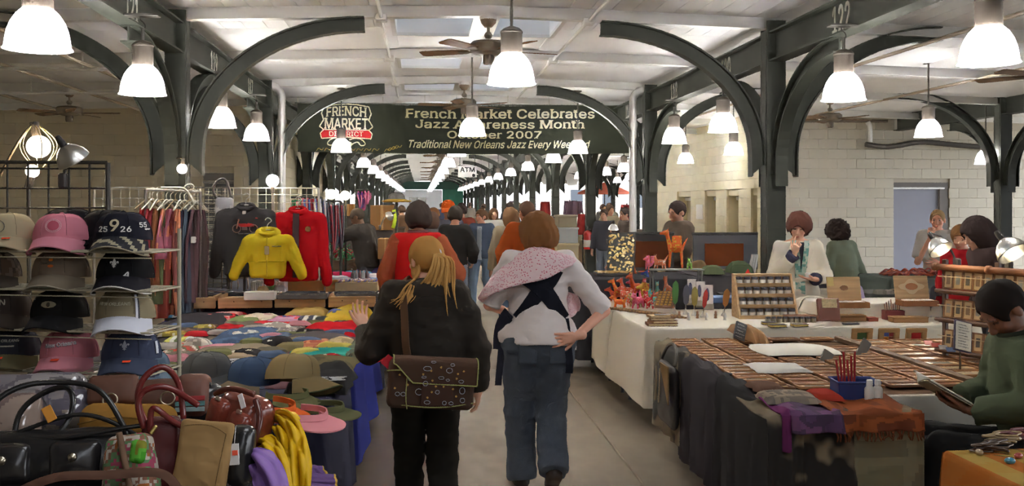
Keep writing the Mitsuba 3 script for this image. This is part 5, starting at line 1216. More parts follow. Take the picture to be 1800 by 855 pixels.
for i in range(28):
 a, b = i % 4, i // 4; k = thing('shirt', f'{("black", "brown", "navy", "olive brown", "charcoal", "khaki", "dark green", "maroon")[(i * 5) % 8]} shirt beneath other clothes, {ordinal[b]} row from the front, {ordinal[a]} from the left', 'garment', 'shirts under the other clothes'); put(k + '__body', tf(mound(.46, .42, .030, 300 + i, 18, 14), move(-1.86 + .40 * a, 5.42 + .44 * b, ZE + .002, -6 + 5 * (i % 3))), 'm_cloth', C(*FL[(i * 5) % 8]), True)
SM = [((206, 198, 184), 'cream'), ((30, 28, 30), 'black'), ((170, 40, 46), 'red'), ((190, 130, 140), 'pink'), ((70, 86, 112), 'denim blue'), ((150, 146, 140), 'silver grey'), ((98, 100, 66), 'moss green'), ((196, 176, 90), 'pale yellow')]
r_ = np.random.default_rng(77)
for i in range(40):
 a, b = i % 8, i // 8; c, n = SM[(a * 3 + b * 5) % 8]; k = thing('shirt', f'small {n} garment on the clothes, {ordinal[b]} row from the front, {ordinal[a]} from the left', 'garment', 'small garments tossed on the clothes')
 m = mound(r_.uniform(.14, .24), r_.uniform(.09, .16), r_.uniform(.03, .05), 500 + i, 14, 10, .5); put(k + '__body', tf(m, move(-1.80 + .175 * a + r_.uniform(-.04, .04), 5.55 + .50 * b + r_.uniform(-.12, .12), ZE + .036, r_.uniform(-30, 30))), 'm_cloth', C(*c) if i % 3 else patches([C(*c), C(*c) * .5, C(196, 190, 180)], 20, i), True)
# prints on two of them
def letters(parent, text, u, v, z, h, color, rz=0, tilt=0, bold=True, bsdf='m_matte', name='lettering', sx=1.0):
 m = meshkit.text_mesh(text, h, .002, bold); m.apply_translation([-m.bounds[:, 0].mean(), -m.bounds[:, 1].mean(), 0]); m.apply_scale([sx, 1, 1])
 part(parent, name, tf(m, move(*at_z(u, v, z), rz, 1, tilt)), bsdf, color)
blk_key = [k for k in labels if labels[k].get('label', '').startswith('black shirt with a white print folded')][0]
cc = at_z(568, 664, ZE + .115)
stp = [tf(cbox(.050 + .02 * (i % 3), .008, .004, .001), move(cc[0] - .10 + .085 * (i // 4), cc[1] - .06 + .028 * (i % 4), ZE + .112, 6 * (i % 3) - 6)) for i in range(12)]
for q in stp: part(blk_key, 'print', q, 'm_matte', C(206, 206, 206))
kk_ = [k for k in labels if labels[k].get('label', '').startswith('khaki grey sweatshirt')][0]
for i in range(6): part(kk_, 'print', tf(cbox(.045, .014, .003, .001), move(*at_z(424 + 9 * i, 618 + 4 * (i % 2), ZE + .054), 30 if i % 2 else -30)), 'm_matte', C(150, 56, 50))

# caps
def cap_meshes():
 n, m = 40, 14
 th = np.linspace(0, 2 * math.pi, n, endpoint=False); rows = []
 for j in range(m + 1):
  t = j / m; row = []
  for a in th:
   fx, fy = math.sin(a), -math.cos(a)        # front looks to -y
   front = max(0, -fy)
   rr = math.cos(t * math.pi / 2) ** (.62 - .14 * front)
   z = .030 + .098 * math.sin(t * math.pi / 2) ** (1.05 - .25 * front)
   row.append((.098 * fx * rr, .100 * fy * rr * (1 + .04 * front), z + .006 * front * (1 - t)))
  rows.append(row)
 P = np.array(rows); P = np.concatenate([P, P[:, :1]], 1)
 crown = grid_sheet(P[:, ::-1]); crown.merge_vertices()
 if crown.vertices[crown.faces[0]].mean(0) @ crown.face_normals[0] < 0: crown.invert()
 # brim
 rows = []
 for t in np.linspace(0, 1, 8):
  row = []
  for s in np.linspace(-1, 1, 22):
   a = s * 1.25; bx, by = .096 * math.sin(a), -.103 * math.cos(a)
   ln = .082 * (1 - abs(s) ** 2.6) ** .5 + .004
   x = bx * (1 + .05 * t); y = by - ln * t
   row.append((x, y, .048 - .030 * t - 4.2 * x * x * (.55 + .45 * t)))
  rows.append(row)
 B = np.array(rows); brim = grid_sheet(B, .004)
 edge = tube(B[-1] + [0, -.001, -.002], .0028, 6)
 seams = []
 for k in range(6):
  a = math.pi / 6 + k * math.pi / 3; i = int(round(a / (2 * math.pi) * n)) % n
  seams.append(tube(P[1:-1, i] * 1.006, .0014, 4))
 return crown, brim, edge, seams
CROWN, BRIM, BRIM_EDGE, CAP_SEAMS = cap_meshes()
CAP_BUTTON = lathe([(.001, -.002), (.009, -.002), (.008, .003), (.001, .006)], 10).apply_translation((0, 0, .128))
def cap(M, crown, brim, label, edge=None, logo=None, s=1.0, bsdf='m_cloth', group=None, sticker=None, under=None):
 k = thing('baseball_cap', label, 'cap', group); M = M @ np.diag([s, s, s, 1])
 part(k, 'crown', tf(CROWN, M), bsdf, crown, True); part(k, 'brim', tf(BRIM, M), bsdf, brim, 40)
 part(k, 'brim_edge', tf(BRIM_EDGE, M), 'm_cloth', edge if edge is not None else np.asarray(brim) * .8 if not callable(brim) else C(60, 60, 60), True)
 part(k, 'button', tf(CAP_BUTTON, M), 'm_cloth', crown if not callable(crown) else C(60, 60, 60), True)
 for q in CAP_SEAMS: part(k, 'seam', tf(q, M), 'm_cloth', np.asarray(crown) * .75 if not callable(crown) else C(50, 50, 50))
 if sticker is not None: part(k, 'price_sticker', tf(cbox(.026, .016, .0012, .0004), M @ move(sticker[0], -.140, .041, 0, 1, 14, 0)), 'm_satin', C(236, 80, 48))
 for (mesh, col, x, z, nm) in (logo or []):
  part(k, nm, tf(wrap_front(mesh, x, z), M), 'm_satin', col)
 return k
def wrap_front(mesh, x0, z0):
 m = asmesh(mesh).copy(); m = m.subdivide_to_size(.008) if len(m.faces) < 4000 else m
 v = np.asarray(m.vertices); z = np.clip(z0 + v[:, 1], .0, .118)
 t = np.arcsin(np.clip(z / .134, 0, .97) ** (1 / .80)) / (math.pi / 2); rr = np.cos(t * math.pi / 2) ** .48
 a = (x0 + v[:, 0]) / .098
 R = v[:, 2] + .0015
 z = .030 + (z - .0) * .098 / .118; m.vertices = np.stack([(.098 * rr + R) * np.sin(a), -(.104 * rr + R) * np.cos(a), z], 1); return m
def flat_text(t, h, sx=1.0, bold=True):
 m = meshkit.text_mesh(t, h, .0016, bold); m.apply_translation([-m.bounds[:, 0].mean(), -m.bounds[:, 1].mean(), 0]); m.apply_scale([sx, 1, 1]); return m
def fleur(h):
 pet = sg.Polygon(spline([(0, .50), (.13, .20), (.10, -.05), (.05, -.18), (-.05, -.18), (-.10, -.05), (-.13, .20)], 30, True)[:, :2] if False else [(0, .5), (.07, .36), (.13, .18), (.11, 0), (.05, -.16), (-.05, -.16), (-.11, 0), (-.13, .18), (-.07, .36)])
 side = sg.Polygon([(.06, -.16), (.13, .02), (.22, .16), (.33, .18), (.40, .08), (.36, -.04), (.28, -.06), (.31, .02), (.27, .07), (.21, 0), (.17, -.16)])
 from shapely import affinity
 foot = sg.Polygon([(-.05, -.24), (-.16, -.42), (-.06, -.40), (0, -.52), (.06, -.40), (.16, -.42), (.05, -.24)])
 g = shapely.union_all([pet, side, affinity.scale(side, -1, 1, origin=(0, 0)), sg.box(-.20, -.235, .20, -.165), foot])
 return extrude(affinity.scale(g, h, h, origin=(0, 0)), .0018)
def ring_mesh(r, w=.002): return extrude(sg.Point(0, 0).buffer(r, 24).difference(sg.Point(0, 0).buffer(r - w, 24)), .0016)
def disc_mesh(rx, ry=None, d=.0014):
 from shapely import affinity
 return extrude(affinity.scale(sg.Point(0, 0).buffer(1, 20), rx, ry or rx), d)

# wire cap rack, turned about 20 degrees
RK_C = at_z(266, 513, 1.374) * 1.0; RK_A = -15.0
RK = move(RK_C[0], RK_C[1], 0, RK_A)                     # local: x to the right along the front, y to the back; origin = right front corner
rk = thing('cap_rack', 'white wire rack with four shelves of caps on the left', 'rack')
SH_Z = (1.518, 1.374, 1.220, 1.067); RW, RD = .95, .21
WIRE = C(176, 168, 146)
for z in SH_Z:
 s = part(rk, 'shelf', tf([tube([(-RW, 0, z), (0, 0, z)], .0042, 6), tube([(-RW, RD, z), (0, RD, z)], .0042, 6), tube([(0, 0, z), (0, RD, z)], .0035, 6), tube([(-RW, RD / 2, z - .004), (0, RD / 2, z - .004)], .0035, 6), tube([(-RW, 0, z - .022), (0, 0, z - .022)], .0025, 6)], RK), 'm_satin', WIRE)
 for i in range(38): scene[numbered(s + '__wire')] = painted(tf(bar((-RW + .025 * i, -.002, z + .003), (-RW + .025 * i, RD, z + .003), .0018, 5), RK), 'm_satin', False, np.tile(WIRE * .9, (12, 1)))
for x in (-RW, -.004):
 for y in (RD,): part(rk, 'post', tf(bar((x, y, .70), (x, y, 1.60), .008, 8), RK), 'm_satin', WIRE * .8)
def on_shelf(u, row, depth=.10, face=0, dz=0.0):
 z = SH_Z[row]; best = None
 for x in np.linspace(-1.0, .1, 221):
  p = RK @ np.array([x, depth, z, 1]); a = p[0] * math.cos(YAW) - p[1] * math.sin(YAW); d = p[0] * math.sin(YAW) + p[1] * math.cos(YAW); uu = 900 + FOC * a / d
  if best is None or abs(uu - u) < best[0]: best = (abs(uu - u), x)
 return RK @ move(best[1], depth, z + .006 + dz, face)
TAN = C(170, 158, 130)
cap(on_shelf(16, 0, .12, 24), TAN, TAN, 'tan cap with a dark round emblem, leftmost on the top shelf', logo=[(ring_mesh(.028), C(70, 70, 70), -.02, .062, 'emblem')], sticker=(0.02,), s=1.06)
cap(on_shelf(108, 0, .12, 18), C(204, 126, 140), C(206, 132, 146), 'pink cap with a round stitched emblem on the top shelf', logo=[(disc_mesh(.020), C(186, 84, 104), .0, .068, 'emblem'), (ring_mesh(.029), C(226, 176, 184), .0, .068, 'emblem_ring'), (ring_mesh(.024), C(226, 176, 184), .0, .068, 'emblem_ring')], s=1.05)
nine = [(flat_text('9', .046), C(190, 178, 150), -.002, .066, 'number'), (flat_text('25', .022), C(206, 204, 200), -.042, .050, 'number'), (flat_text('26', .022), C(206, 204, 200), .036, .050, 'number'), (flat_text('55', .020), C(206, 204, 200), .098, .066, 'number'), (extrude(sg.box(-.012, -.003, .012, .003), .0016), C(206, 204, 200), .115, .048, 'side_print')]
cap(on_shelf(218, 0, .12, 16), C(30, 30, 38), stripes([C(36, 36, 42), C(150, 142, 120), C(36, 36, 42)], .02, (.6, .8, 0)), 'black cap with a large number 9 between 25 and 26 on the top shelf', logo=nine, s=1.10, edge=C(150, 140, 118))
cap(on_shelf(120, 0, .25, 60, .0), C(28, 27, 30), C(28, 27, 30), 'black cap behind the pink one on the top shelf', s=1.2)
cap(on_shelf(190, 0, .26, 40, .0), C(26, 26, 28), C(26, 26, 28), 'black cap behind the numbered one on the top shelf', s=1.15)
cap(on_shelf(-10, 1, .12, 24), patches([C(84, 70, 58), C(110, 100, 90), C(50, 44, 40)], 30), C(70, 64, 56), 'brown patterned cap cut by the left edge on the second shelf')
org = [(disc_mesh(.008, .006), C(196, 110, 40), .0, .082, 'emblem'), (flat_text('New Orleans', .010, .9, False), C(92, 86, 76), .0, .068, 'lettering'), (disc_mesh(.010, .006), C(180, 90, 40), .0, .056, 'emblem')]
cap(on_shelf(108, 1, .12, 14), C(104, 92, 78), C(112, 102, 88), 'faded olive brown cap with an orange emblem on the second shelf', logo=org, s=1.08, edge=C(150, 142, 126))
cap(on_shelf(222, 1, .12, 16), C(24, 23, 26), C(26, 25, 30), 'black cap with a white fleur-de-lis on the second shelf', logo=[(fleur(.040), C(206, 204, 200), -.012, .072, 'fleur_de_lis'), (tf(flat_text('A', .026), move(rz=-20)), C(200, 200, 200), .030, .022, 'lettering')], edge=C(190, 186, 178), s=1.08)
cap(on_shelf(8, 2, .12, 22), C(54, 48, 44), C(56, 50, 46), 'dark brown cap lettered ION, leftmost on the third shelf', logo=[(flat_text('ION', .022), C(150, 142, 128), .0, .070, 'lettering')], s=1.08)
cap(on_shelf(106, 2, .12, 12), C(26, 25, 26), C(28, 27, 28), 'black cap with a tan oval patch on the third shelf', logo=[(disc_mesh(.026, .014, .002), C(120, 112, 92), .0, .066, 'patch'), (disc_mesh(.006, .010, .0028), C(60, 54, 46), .0, .066, 'patch_leaf')], s=1.08)
cap(on_shelf(222, 2, .12, 20), C(132, 122, 98), C(196, 196, 206), 'khaki cap with a white striped brim lettered New Orleans on the third shelf', logo=[(flat_text('NEW ORLEANS', .012, .95), C(176, 170, 150), -.02, .070, 'lettering'), (extrude(sg.box(-.004, -.05, .004, .05), .0018), C(200, 200, 210), .055, .055, 'stripe'), (extrude(sg.box(-.002, -.05, .002, .05), .0018), C(40, 40, 50), .062, .055, 'stripe')], edge=C(210, 210, 218), s=1.12)
cap(on_shelf(22, 3, .12, 22), C(40, 42, 48), C(92, 88, 64), 'dark navy cap with an olive brim and orange sticker on the bottom shelf', logo=[(flat_text('NEW ORLEANS', .010, .95), C(150, 148, 140), .0, .078, 'lettering'), (extrude(sg.box(-.03, -.003, .03, .003), .0016), C(140, 138, 128), .0, .055, 'side_print')], sticker=(-.01,), s=1.08)
cap(on_shelf(124, 3, .12, 14), C(190, 116, 126), C(194, 124, 134), 'pink cap lettered New Orleans with an orange sticker on the bottom shelf', logo=[(tf(flat_text('New Orleans', .016, .85), move(rz=8)), C(52, 56, 84), .002, .0685, 'lettering'), (tf(flat_text('New Orleans', .0155, .85), move(.001, .001, .0006, rz=8)), C(214, 206, 206), .002, .069, 'lettering')], sticker=(.0,), s=1.08)
cap(on_shelf(232, 3, .12, 18), C(56, 62, 80), C(58, 64, 80), 'navy cap with a silver fleur-de-lis and orange sticker on the bottom shelf', logo=[(fleur(.040), C(150, 152, 160), .0, .070, 'fleur_de_lis'), (extrude(sg.box(-.006, -.02, .006, .03), .0018), C(196, 200, 210), .115, .045, 'side_tag')], sticker=(.015,), s=1.12)
# caps lying on the clothes table
def cap_at(u, v, z, face, *a, roll=0, **k): return cap(move(*at_z(u, v, z), face, 1, 0, roll), *a, **k)
cap_at(258, 668, .80, 60, C(92, 110, 130), C(96, 114, 134), 'faded light blue cap lying under the bottom shelf', s=1.15)
cap_at(362, 676, .79, 62, C(66, 68, 70), C(70, 74, 78), 'dark grey cap with its brim to the right beside the brown striped bag', s=1.25)
cap_at(448, 686, .775, -50, C(52, 66, 92), C(116, 104, 84), 'blue denim cap with a yellow tag on the clothes table', s=1.25)
cap_at(512, 684, .80, 78, C(132, 116, 84), C(120, 106, 76), 'tan cap with its brim bent down at the near corner of the table', s=1.3, edge=C(66, 72, 50), roll=14)
def visor(u, v, z, face, color, label, s=1.0, tilt=0):
 k = thing('visor', label, 'visor'); M = move(*at_z(u, v, z), face, s, tilt)
 rows = [[((.088 + .078 * t * (1 - abs(x) ** 2.4)) * math.sin(x * 1.35), -(.094 + .078 * t * (1 - abs(x) ** 2.4)) * math.cos(x * 1.35), .012 - .02 * t + .9 * ((.09 * math.sin(x * 1.35)) ** 2)) for x in np.linspace(-1, 1, 26)] for t in np.linspace(0, 1, 6)]
 part(k, 'brim', tf(grid_sheet(np.array(rows), .006), M), 'm_cloth', color, 40)
 rows = [[(.089 * math.sin(a) * (1 - .06 * t), -.095 * math.cos(a) * (1 - .06 * t), .012 + .024 * t + .9 * (.09 * math.sin(a)) ** 2 * max(0, math.cos(a))) for a in np.linspace(-2.2, 2.2, 34)] for t in np.linspace(0, 1, 4)]
 part(k, 'band', tf(grid_sheet(np.array(rows), .005), M), 'm_cloth', np.asarray(color) * .95, 40)
visor(478, 722, .80, 60, C(214, 104, 52), 'orange foam visor behind the pink one', 1.05, 8)
visor(530, 738, .775, 62, C(208, 136, 142), 'pink foam visor at the corner of the navy cloth', 1.15, 4)
visor(566, 726, .755, 70, C(84, 86, 60), 'olive visor under the pink one', 1.05)
visor(505, 702, .79, 40, C(90, 92, 64), 'olive green visor under the tan cap', 1.05)

# handbags
def bag_body(lx, ly, lz, r=.04, bulge=.02, seed=0, h=.010, taper=0.0):
 def f(p):
  t = 1 - taper * np.clip((p[:, 2] + lz / 2) / lz, 0, 1); q = p.copy(); q[:, 0] = q[:, 0] / t
  b = bulge * np.clip(1 - (2 * p[:, 0] / lx) ** 2, 0, 1) * np.clip(1 - (2 * p[:, 2] / lz) ** 2, 0, 1)
  q[:, 1] = q[:, 1] * (1 - b / (ly / 2 + b))
  return s_box(q, (0, 0, 0), (lx / 2, ly / 2, lz / 2), r) + .012 * nz(p, 12, seed, 2)
 return surf(f, (-lx / 2 - .03, -ly / 2 - bulge - .03, -lz / 2 - .03), (lx / 2 + .03, ly / 2 + bulge + .03, lz / 2 + .03), h)
def handle(pts, r, n=30): return tube(spline(pts, n), r, 8)
def arch_pts(w, h, y=0, z=0, lean=0, n=7): return [(-w / 2 * math.cos(math.pi * t), y + lean * math.sin(math.pi * t), z + h * math.sin(math.pi * t) ** .8) for t in np.linspace(0, 1, n)]
def at_d(u, v, d):
 r = _ray(u, v); s = d / (r[0] * math.sin(YAW) + r[1] * math.cos(YAW)); return np.array([0, 0, EYE]) + r * s
def bag(name, label, u, v, d, rz, rx=0, ry=0):
 k = thing(name, label, 'bag', 'handbags heaped on the near left table'); return k, np.vstack([np.c_[rot(rz, rx, ry), at_d(u, v, d)], [0, 0, 0, 1]])
BK = C(24, 23, 25)
k, M = bag('handbag', 'black patent handbag with thin looped handles and an orange tag', 95, 812, 3.05, 6, -14)
part(k, 'body', tf(bag_body(.46, .13, .20, .04, .03, 1), M), 'm_gloss', BK, True)
part(k, 'pocket', tf(bag_body(.15, .04, .12, .02, .01, 2), M @ move(.08, -.085, .0)), 'm_gloss', C(30, 29, 31), True)
part(k, 'pocket', tf(bag_body(.15, .04, .12, .02, .01, 3), M @ move(-.12, -.085, .0)), 'm_gloss', C(30, 29, 31), True)
for dx in (-.12, .08): part(k, 'clasp', tf(lathe([(.001, 0), (.014, 0), (.012, .006), (.001, .008)], 14), M @ move(dx, -.118, .01, 0, 1, 90)), 'm_metal', C(190, 180, 160), True)
for (pts, r) in (([(-.16, -.05, .09), (-.18, -.06, .16), (-.12, -.05, .225), (.0, -.03, .245), (.12, -.03, .22), (.20, -.05, .12), (.23, -.06, .07)], .009), ([(-.13, .03, .09), (-.12, .03, .15), (-.05, .02, .215), (.03, .0, .225), (.05, -.02, .17), (.03, -.04, .10), (.0, -.05, .06)], .009), ([(-.14, -.04, .08), (-.05, -.05, .11), (.08, -.05, .14), (.20, -.05, .10), (.28, -.06, .05)], .007), ([(-.10, -.06, .08), (.05, -.08, .07), (.2, -.08, .09), (.30, -.07, .10)], .007)):
 part(k, 'handle', tf(handle(pts, r), M), 'm_gloss', BK, True)
part(k, 'tag', tf(cbox(.030, .004, .050, .002), M @ move(-.005, -.075, .145, 0, 1, 0, -28)), 'm_satin', C(190, 128, 50), label='orange hang tag'); part(k, 'tag_cord', tf(bar((-.03, -.07, .20), (-.01, -.075, .165), .0015, 4), M), 'm_satin', BK)
k, M = bag('handbag', 'mustard canvas handbag lying behind the black patent one', 225, 745, 3.32, -6, -20)
part(k, 'body', tf(bag_body(.32, .10, .13, .04, .02, 4), M), 'm_cloth', C(146, 108, 54), True)
part(k, 'seam', tf(tube([(x, -.078 + .3 * x * x, -.01 + .02 * math.cos(x * 12)) for x in np.linspace(-.14, .14, 14)], .003, 5), M), 'm_cloth', C(110, 80, 40))
for (u, v, d, lx, lz, cols, lab, sd) in ((60, 700, 3.42, .34, .17, [C(128, 122, 126), C(104, 98, 106), C(150, 144, 144), C(92, 88, 92)], 'purse with grey flowers wrapped in clear plastic below the bottom shelf', 5), (10, 745, 3.22, .22, .20, [C(136, 110, 98), C(112, 96, 92), C(150, 132, 120)], 'pinkish purse wrapped in clear plastic at the left edge', 6), (118, 722, 3.38, .18, .14, [C(134, 128, 130), C(96, 92, 104), C(150, 140, 128)], 'pale purse with lilac flowers wrapped in plastic behind the black handles', 7)):
 k, M = bag('purse', lab, u, v, d, 10, -25)
 part(k, 'body', tf(bag_body(lx, .09, lz, .04, .02, sd), M), 'm_cloth', patches(cols, 12, sd), True)
 part(k, 'plastic_wrap', tf(bag_body(lx + .025, .112, lz + .025, .05, .025, sd + 20), M), 'm_glass', None, True)
k, M = bag('handbag', 'tan and flowered cloth bag behind the black handles', 165, 705, 3.5, -8, -10)
part(k, 'body', tf(bag_body(.18, .08, .13, .03, .02, 8), M), 'm_cloth', patches([C(150, 126, 88), C(130, 122, 110), C(116, 100, 84)], 16, 3), True); part(k, 'binding', tf(handle([(-.07, -.05, .07), (-.05, -.065, .0), (-.06, -.06, -.06)], .006), M), 'm_cloth', C(150, 108, 72), True)
k, M = bag('handbag', 'brown flap bag with metal rings and a teal and red striped end', 258, 700, 3.45, 4, -12)
part(k, 'body', tf(bag_body(.40, .12, .13, .04, .02, 9), M), 'm_satin', C(84, 56, 46), True)
part(k, 'flap', tf(bag_body(.16, .03, .10, .012, .01, 10), M @ move(-.10, -.07, .03, 0, 1, -8)), 'm_satin', C(92, 62, 50), True)
part(k, 'end_panel', tf(bag_body(.11, .13, .15, .03, .02, 11), M @ move(.165, -.012, .005)), 'm_satin', C(96, 64, 54), True, label='striped end panel')
for i, c_ in enumerate((C(150, 60, 60), C(84, 120, 120), C(120, 140, 140))): part(k, 'stripe', tf(cbox(.10, .004, .016, .002), M @ move(.165, -.104, -.008 - .019 * i)), 'm_cloth', c_)
for x in (-.10, .09): part(k, 'ring', tf(tube([(.024 * math.cos(a), 0, .022 * math.sin(a)) for a in np.linspace(0, 2 * math.pi, 17)[:-1]], .0032, 6, True), M @ move(x, -.105, -.005)), 'm_metal', C(190, 180, 160), True)
k, M = bag('handbag', 'multicoloured patchwork handbag with a green leaf panel', 232, 822, 2.98, -14, -16, -8)
part(k, 'body', tf(bag_body(.17, .10, .20, .03, .02, 12, taper=.2), M), 'm_cloth', patches([C(160, 150, 140), C(150, 70, 90), C(90, 120, 84), C(120, 84, 70), C(170, 160, 150), C(150, 90, 50)], 26, 6), True)
part(k, 'green_panel', tf(bag_body(.05, .03, .07, .01, .005, 13), M @ move(.055, -.06, .04, 0, 1, 0, 8)), 'm_cloth', patches([C(66, 140, 44), C(90, 160, 60), C(120, 120, 50)], 22, 2), True, label='green leaf panel')
part(k, 'trim', tf(handle([(.0, -.075, .10), (.02, -.08, .03), (.045, -.075, -.09)], .010), M), 'm_cloth', C(104, 82, 66), True)
k, M = bag('handbag', 'dark red handbag with two tall looped handles', 285, 800, 3.06, 10, -8)
part(k, 'body', tf(bag_body(.15, .11, .24, .03, .02, 14, taper=.25), M), 'm_satin', C(66, 22, 24), True)
for pts in ([(-.045, -.03, .10), (-.07, -.035, .17), (-.055, -.04, .24), (.0, -.035, .275), (.045, -.03, .23), (.06, -.03, .16), (.065, -.03, .11)], [(-.05, -.05, .09), (-.055, -.06, .20), (.0, -.06, .215), (.07, -.05, .18), (.11, -.04, .15)], [(-.03, -.06, .08), (-.02, -.07, .15), (.02, -.07, .12), (.08, -.06, .08)]):
 part(k, 'handle', tf(handle(pts, .0095), M), 'm_gloss', C(96, 30, 30), True)
part(k, 'buckle', tf(cbox(.012, .008, .030, .003), M @ move(-.02, -.075, .085, 0, 1, 0, 35)), 'm_metal', C(210, 190, 120))
k, M = bag('clutch_bag', 'plain tan clutch bag standing upright in front', 357, 802, 3.0, -6, -16, 5)
part(k, 'body', tf(bag_body(.165, .035, .215, .014, .012, 15, .008), M), 'm_cloth', C(142, 114, 76), True)
for pts in ([(-.065, -.028, .085), (.03, -.032, .088), (.068, -.028, .07)], [(.068, -.03, .07), (.064, -.034, -.02), (.060, -.03, -.10)]): part(k, 'stitching', tf(tube(spline(pts, 14), .0016, 5), M), 'm_cloth', C(104, 80, 52))
k, M = bag('handbag', 'small black shiny bag with a white price tag', 424, 800, 3.06, -12, -10)
part(k, 'body', tf(bag_body(.085, .07, .19, .03, .01, 16), M), 'm_gloss', C(30, 31, 32), True)
part(k, 'price_tag', tf(cbox(.036, .003, .065, .001), M @ move(-.004, -.052, .005, 0, 1, 0, -6)), 'm_satin', C(206, 204, 204)); part(k, 'price_sticker', tf(cbox(.018, .002, .015, .001), M @ move(.001, -.055, .01, 0, 1, 0, -6)), 'm_satin', C(230, 96, 72)); part(k, 'tag_cord', tf(bar((-.006, -.045, .09), (-.004, -.052, .035), .0012, 4), M), 'm_satin', C(200, 200, 200))
k, M = bag('handbag', 'reddish brown leather handbag with pockets and buckles', 428, 740, 3.3, -30, -14, 12)
part(k, 'body', tf(bag_body(.21, .12, .19, .05, .03, 17, taper=.15), M), 'm_gloss', C(98, 44, 34), True)
for (x, z) in ((-.045, .01), (.052, -.01)): part(k, 'pocket', tf(bag_body(.08, .035, .10, .02, .01, 18), M @ move(x, -.09, z)), 'm_gloss', C(106, 48, 36), True)
for (x, z) in ((-.045, .058), (.052, .042), (.06, -.07)): part(k, 'buckle', tf(cbox(.022, .010, .014, .003), M @ move(x, -.112, z)), 'm_metal', C(190, 180, 170))
part(k, 'strap', tf(handle([(.07, -.07, .09), (.115, -.08, .04), (.125, -.085, -.04), (.10, -.085, -.10)], .011), M), 'm_gloss', C(70, 30, 26), True); part(k, 'strap', tf(handle([(-.10, -.06, .06), (-.02, -.09, .10), (.06, -.07, .105)], .010), M), 'm_gloss', C(80, 36, 28), True)
part(k, 'price_tag', tf(cbox(.020, .003, .05, .001), M @ move(.04, -.10, .075, 0, 1, 0, -40)), 'm_satin', C(206, 200, 200))
k, M = bag('handbag', 'black bag with metal studs between the striped bag and the brown leather one', 355, 706, 3.5, -14, -10)
part(k, 'body', tf(bag_body(.15, .10, .13, .04, .02, 19), M), 'm_gloss', C(30, 29, 31), True)
for i in range(3): part(k, 'stud', tf(trimesh.creation.icosphere(1, .008), M @ move(-.05 + .04 * i, -.072, .02 - .02 * i)), 'm_metal', C(180, 176, 170), True)
part(k, 'handle', tf(handle([(-.06, -.03, .05), (-.02, -.06, .085), (.05, -.04, .06)], .007), M), 'm_gloss', BK, True)
k = thing('shoulder_strap', 'brown suede strap looping across the front of the bags', 'strap')
put(k + '__strap', ribbon(spline([at_d(-30, 900, 2.86), at_d(40, 862, 2.85), at_d(110, 838, 2.84), at_d(170, 836, 2.84), at_d(240, 832, 2.84), at_d(290, 836, 2.85), at_d(318, 870, 2.86)], 40), .026, .006, (0, -1, .3)), 'm_cloth', C(98, 72, 60), True)
def scarf_path(label, pts, width, color, folds=5, depth=.018, gold=None):
 k = thing('scarf', label, 'scarf'); p = spline(pts, 34); t = np.gradient(p, axis=0); t /= np.linalg.norm(t, axis=1, keepdims=True); seed = len(labels)
 side = np.cross(t, [0, -.95, .35]); side /= np.linalg.norm(side, axis=1, keepdims=True); nr = np.cross(side, t); w = np.interp(np.linspace(0, 1, 34), np.linspace(0, 1, len(width)), width)
 s_ = np.linspace(-1, 1, 36); P = []
 for i in range(34):
  ph = 2.2 * meshkit.noise(np.array([[i * .13, seed, 0]]), seed)[0]; d = depth * (np.sin(s_ * folds * 1.6 + ph * 3) + .5 * np.sin(s_ * folds * 3.1 + i * .12)) - .03 * s_ ** 2
  P.append(p[i] + side[i] * (s_ * w[i] / 2)[:, None] + nr[i] * d[:, None])
 P = np.array(P); put(k + '__cloth', grid_sheet(P, .003), 'm_satin', color, True)
 if gold is not None: part(k, 'gold_edge', tube(P[-1], .005, 6), 'm_satin', gold, True); part(k, 'gold_edge', tube(P[:, -1], .004, 6), 'm_satin', gold, True)
YEL = C(196, 156, 20); YE2 = lambda v: YEL * (1 + .25 * nz(v, 16, 3))[:, None]
scarf_path('shiny yellow sash draped over the corner beside the leather handbag', [at_d(484, 738, 3.42), at_d(497, 742, 3.30), at_d(508, 770, 3.24), at_d(514, 805, 3.20), at_d(512, 880, 3.18)], (.05, .09, .10, .11, .11), YE2)
scarf_path('shiny yellow sash bunched in front of the leather handbag', [at_d(452, 786, 3.26), at_d(468, 786, 3.17), at_d(482, 806, 3.13), at_d(490, 840, 3.11), at_d(492, 890, 3.10)], (.06, .08, .07, .07, .08), YE2, 4, .014)
scarf_path('lilac purple scarf curled beside the price tag', [at_d(432, 800, 3.10), at_d(450, 806, 3.03), at_d(466, 830, 2.99), at_d(476, 870, 2.97), at_d(478, 900, 2.97)], (.05, .08, .10, .10, .10), C(116, 88, 150), 3, .016)
for i, (v0, u1) in enumerate(((826, 572), (840, 590), (858, 592))):
 d = 3.40 - .05 * i; scarf_path(f'purple sash with a gold edge hanging at the table corner, {("top", "middle", "lowest")[i]} one', [at_d(508, v0 + 6, d), at_d(530, v0 + 5, d - .02), at_d(555, v0 + 8, d - .02), at_d(u1, v0 + 10, d)], (.05, .06, .06, .06), C(84, 58, 108), 3, .006, C(176, 140, 48))

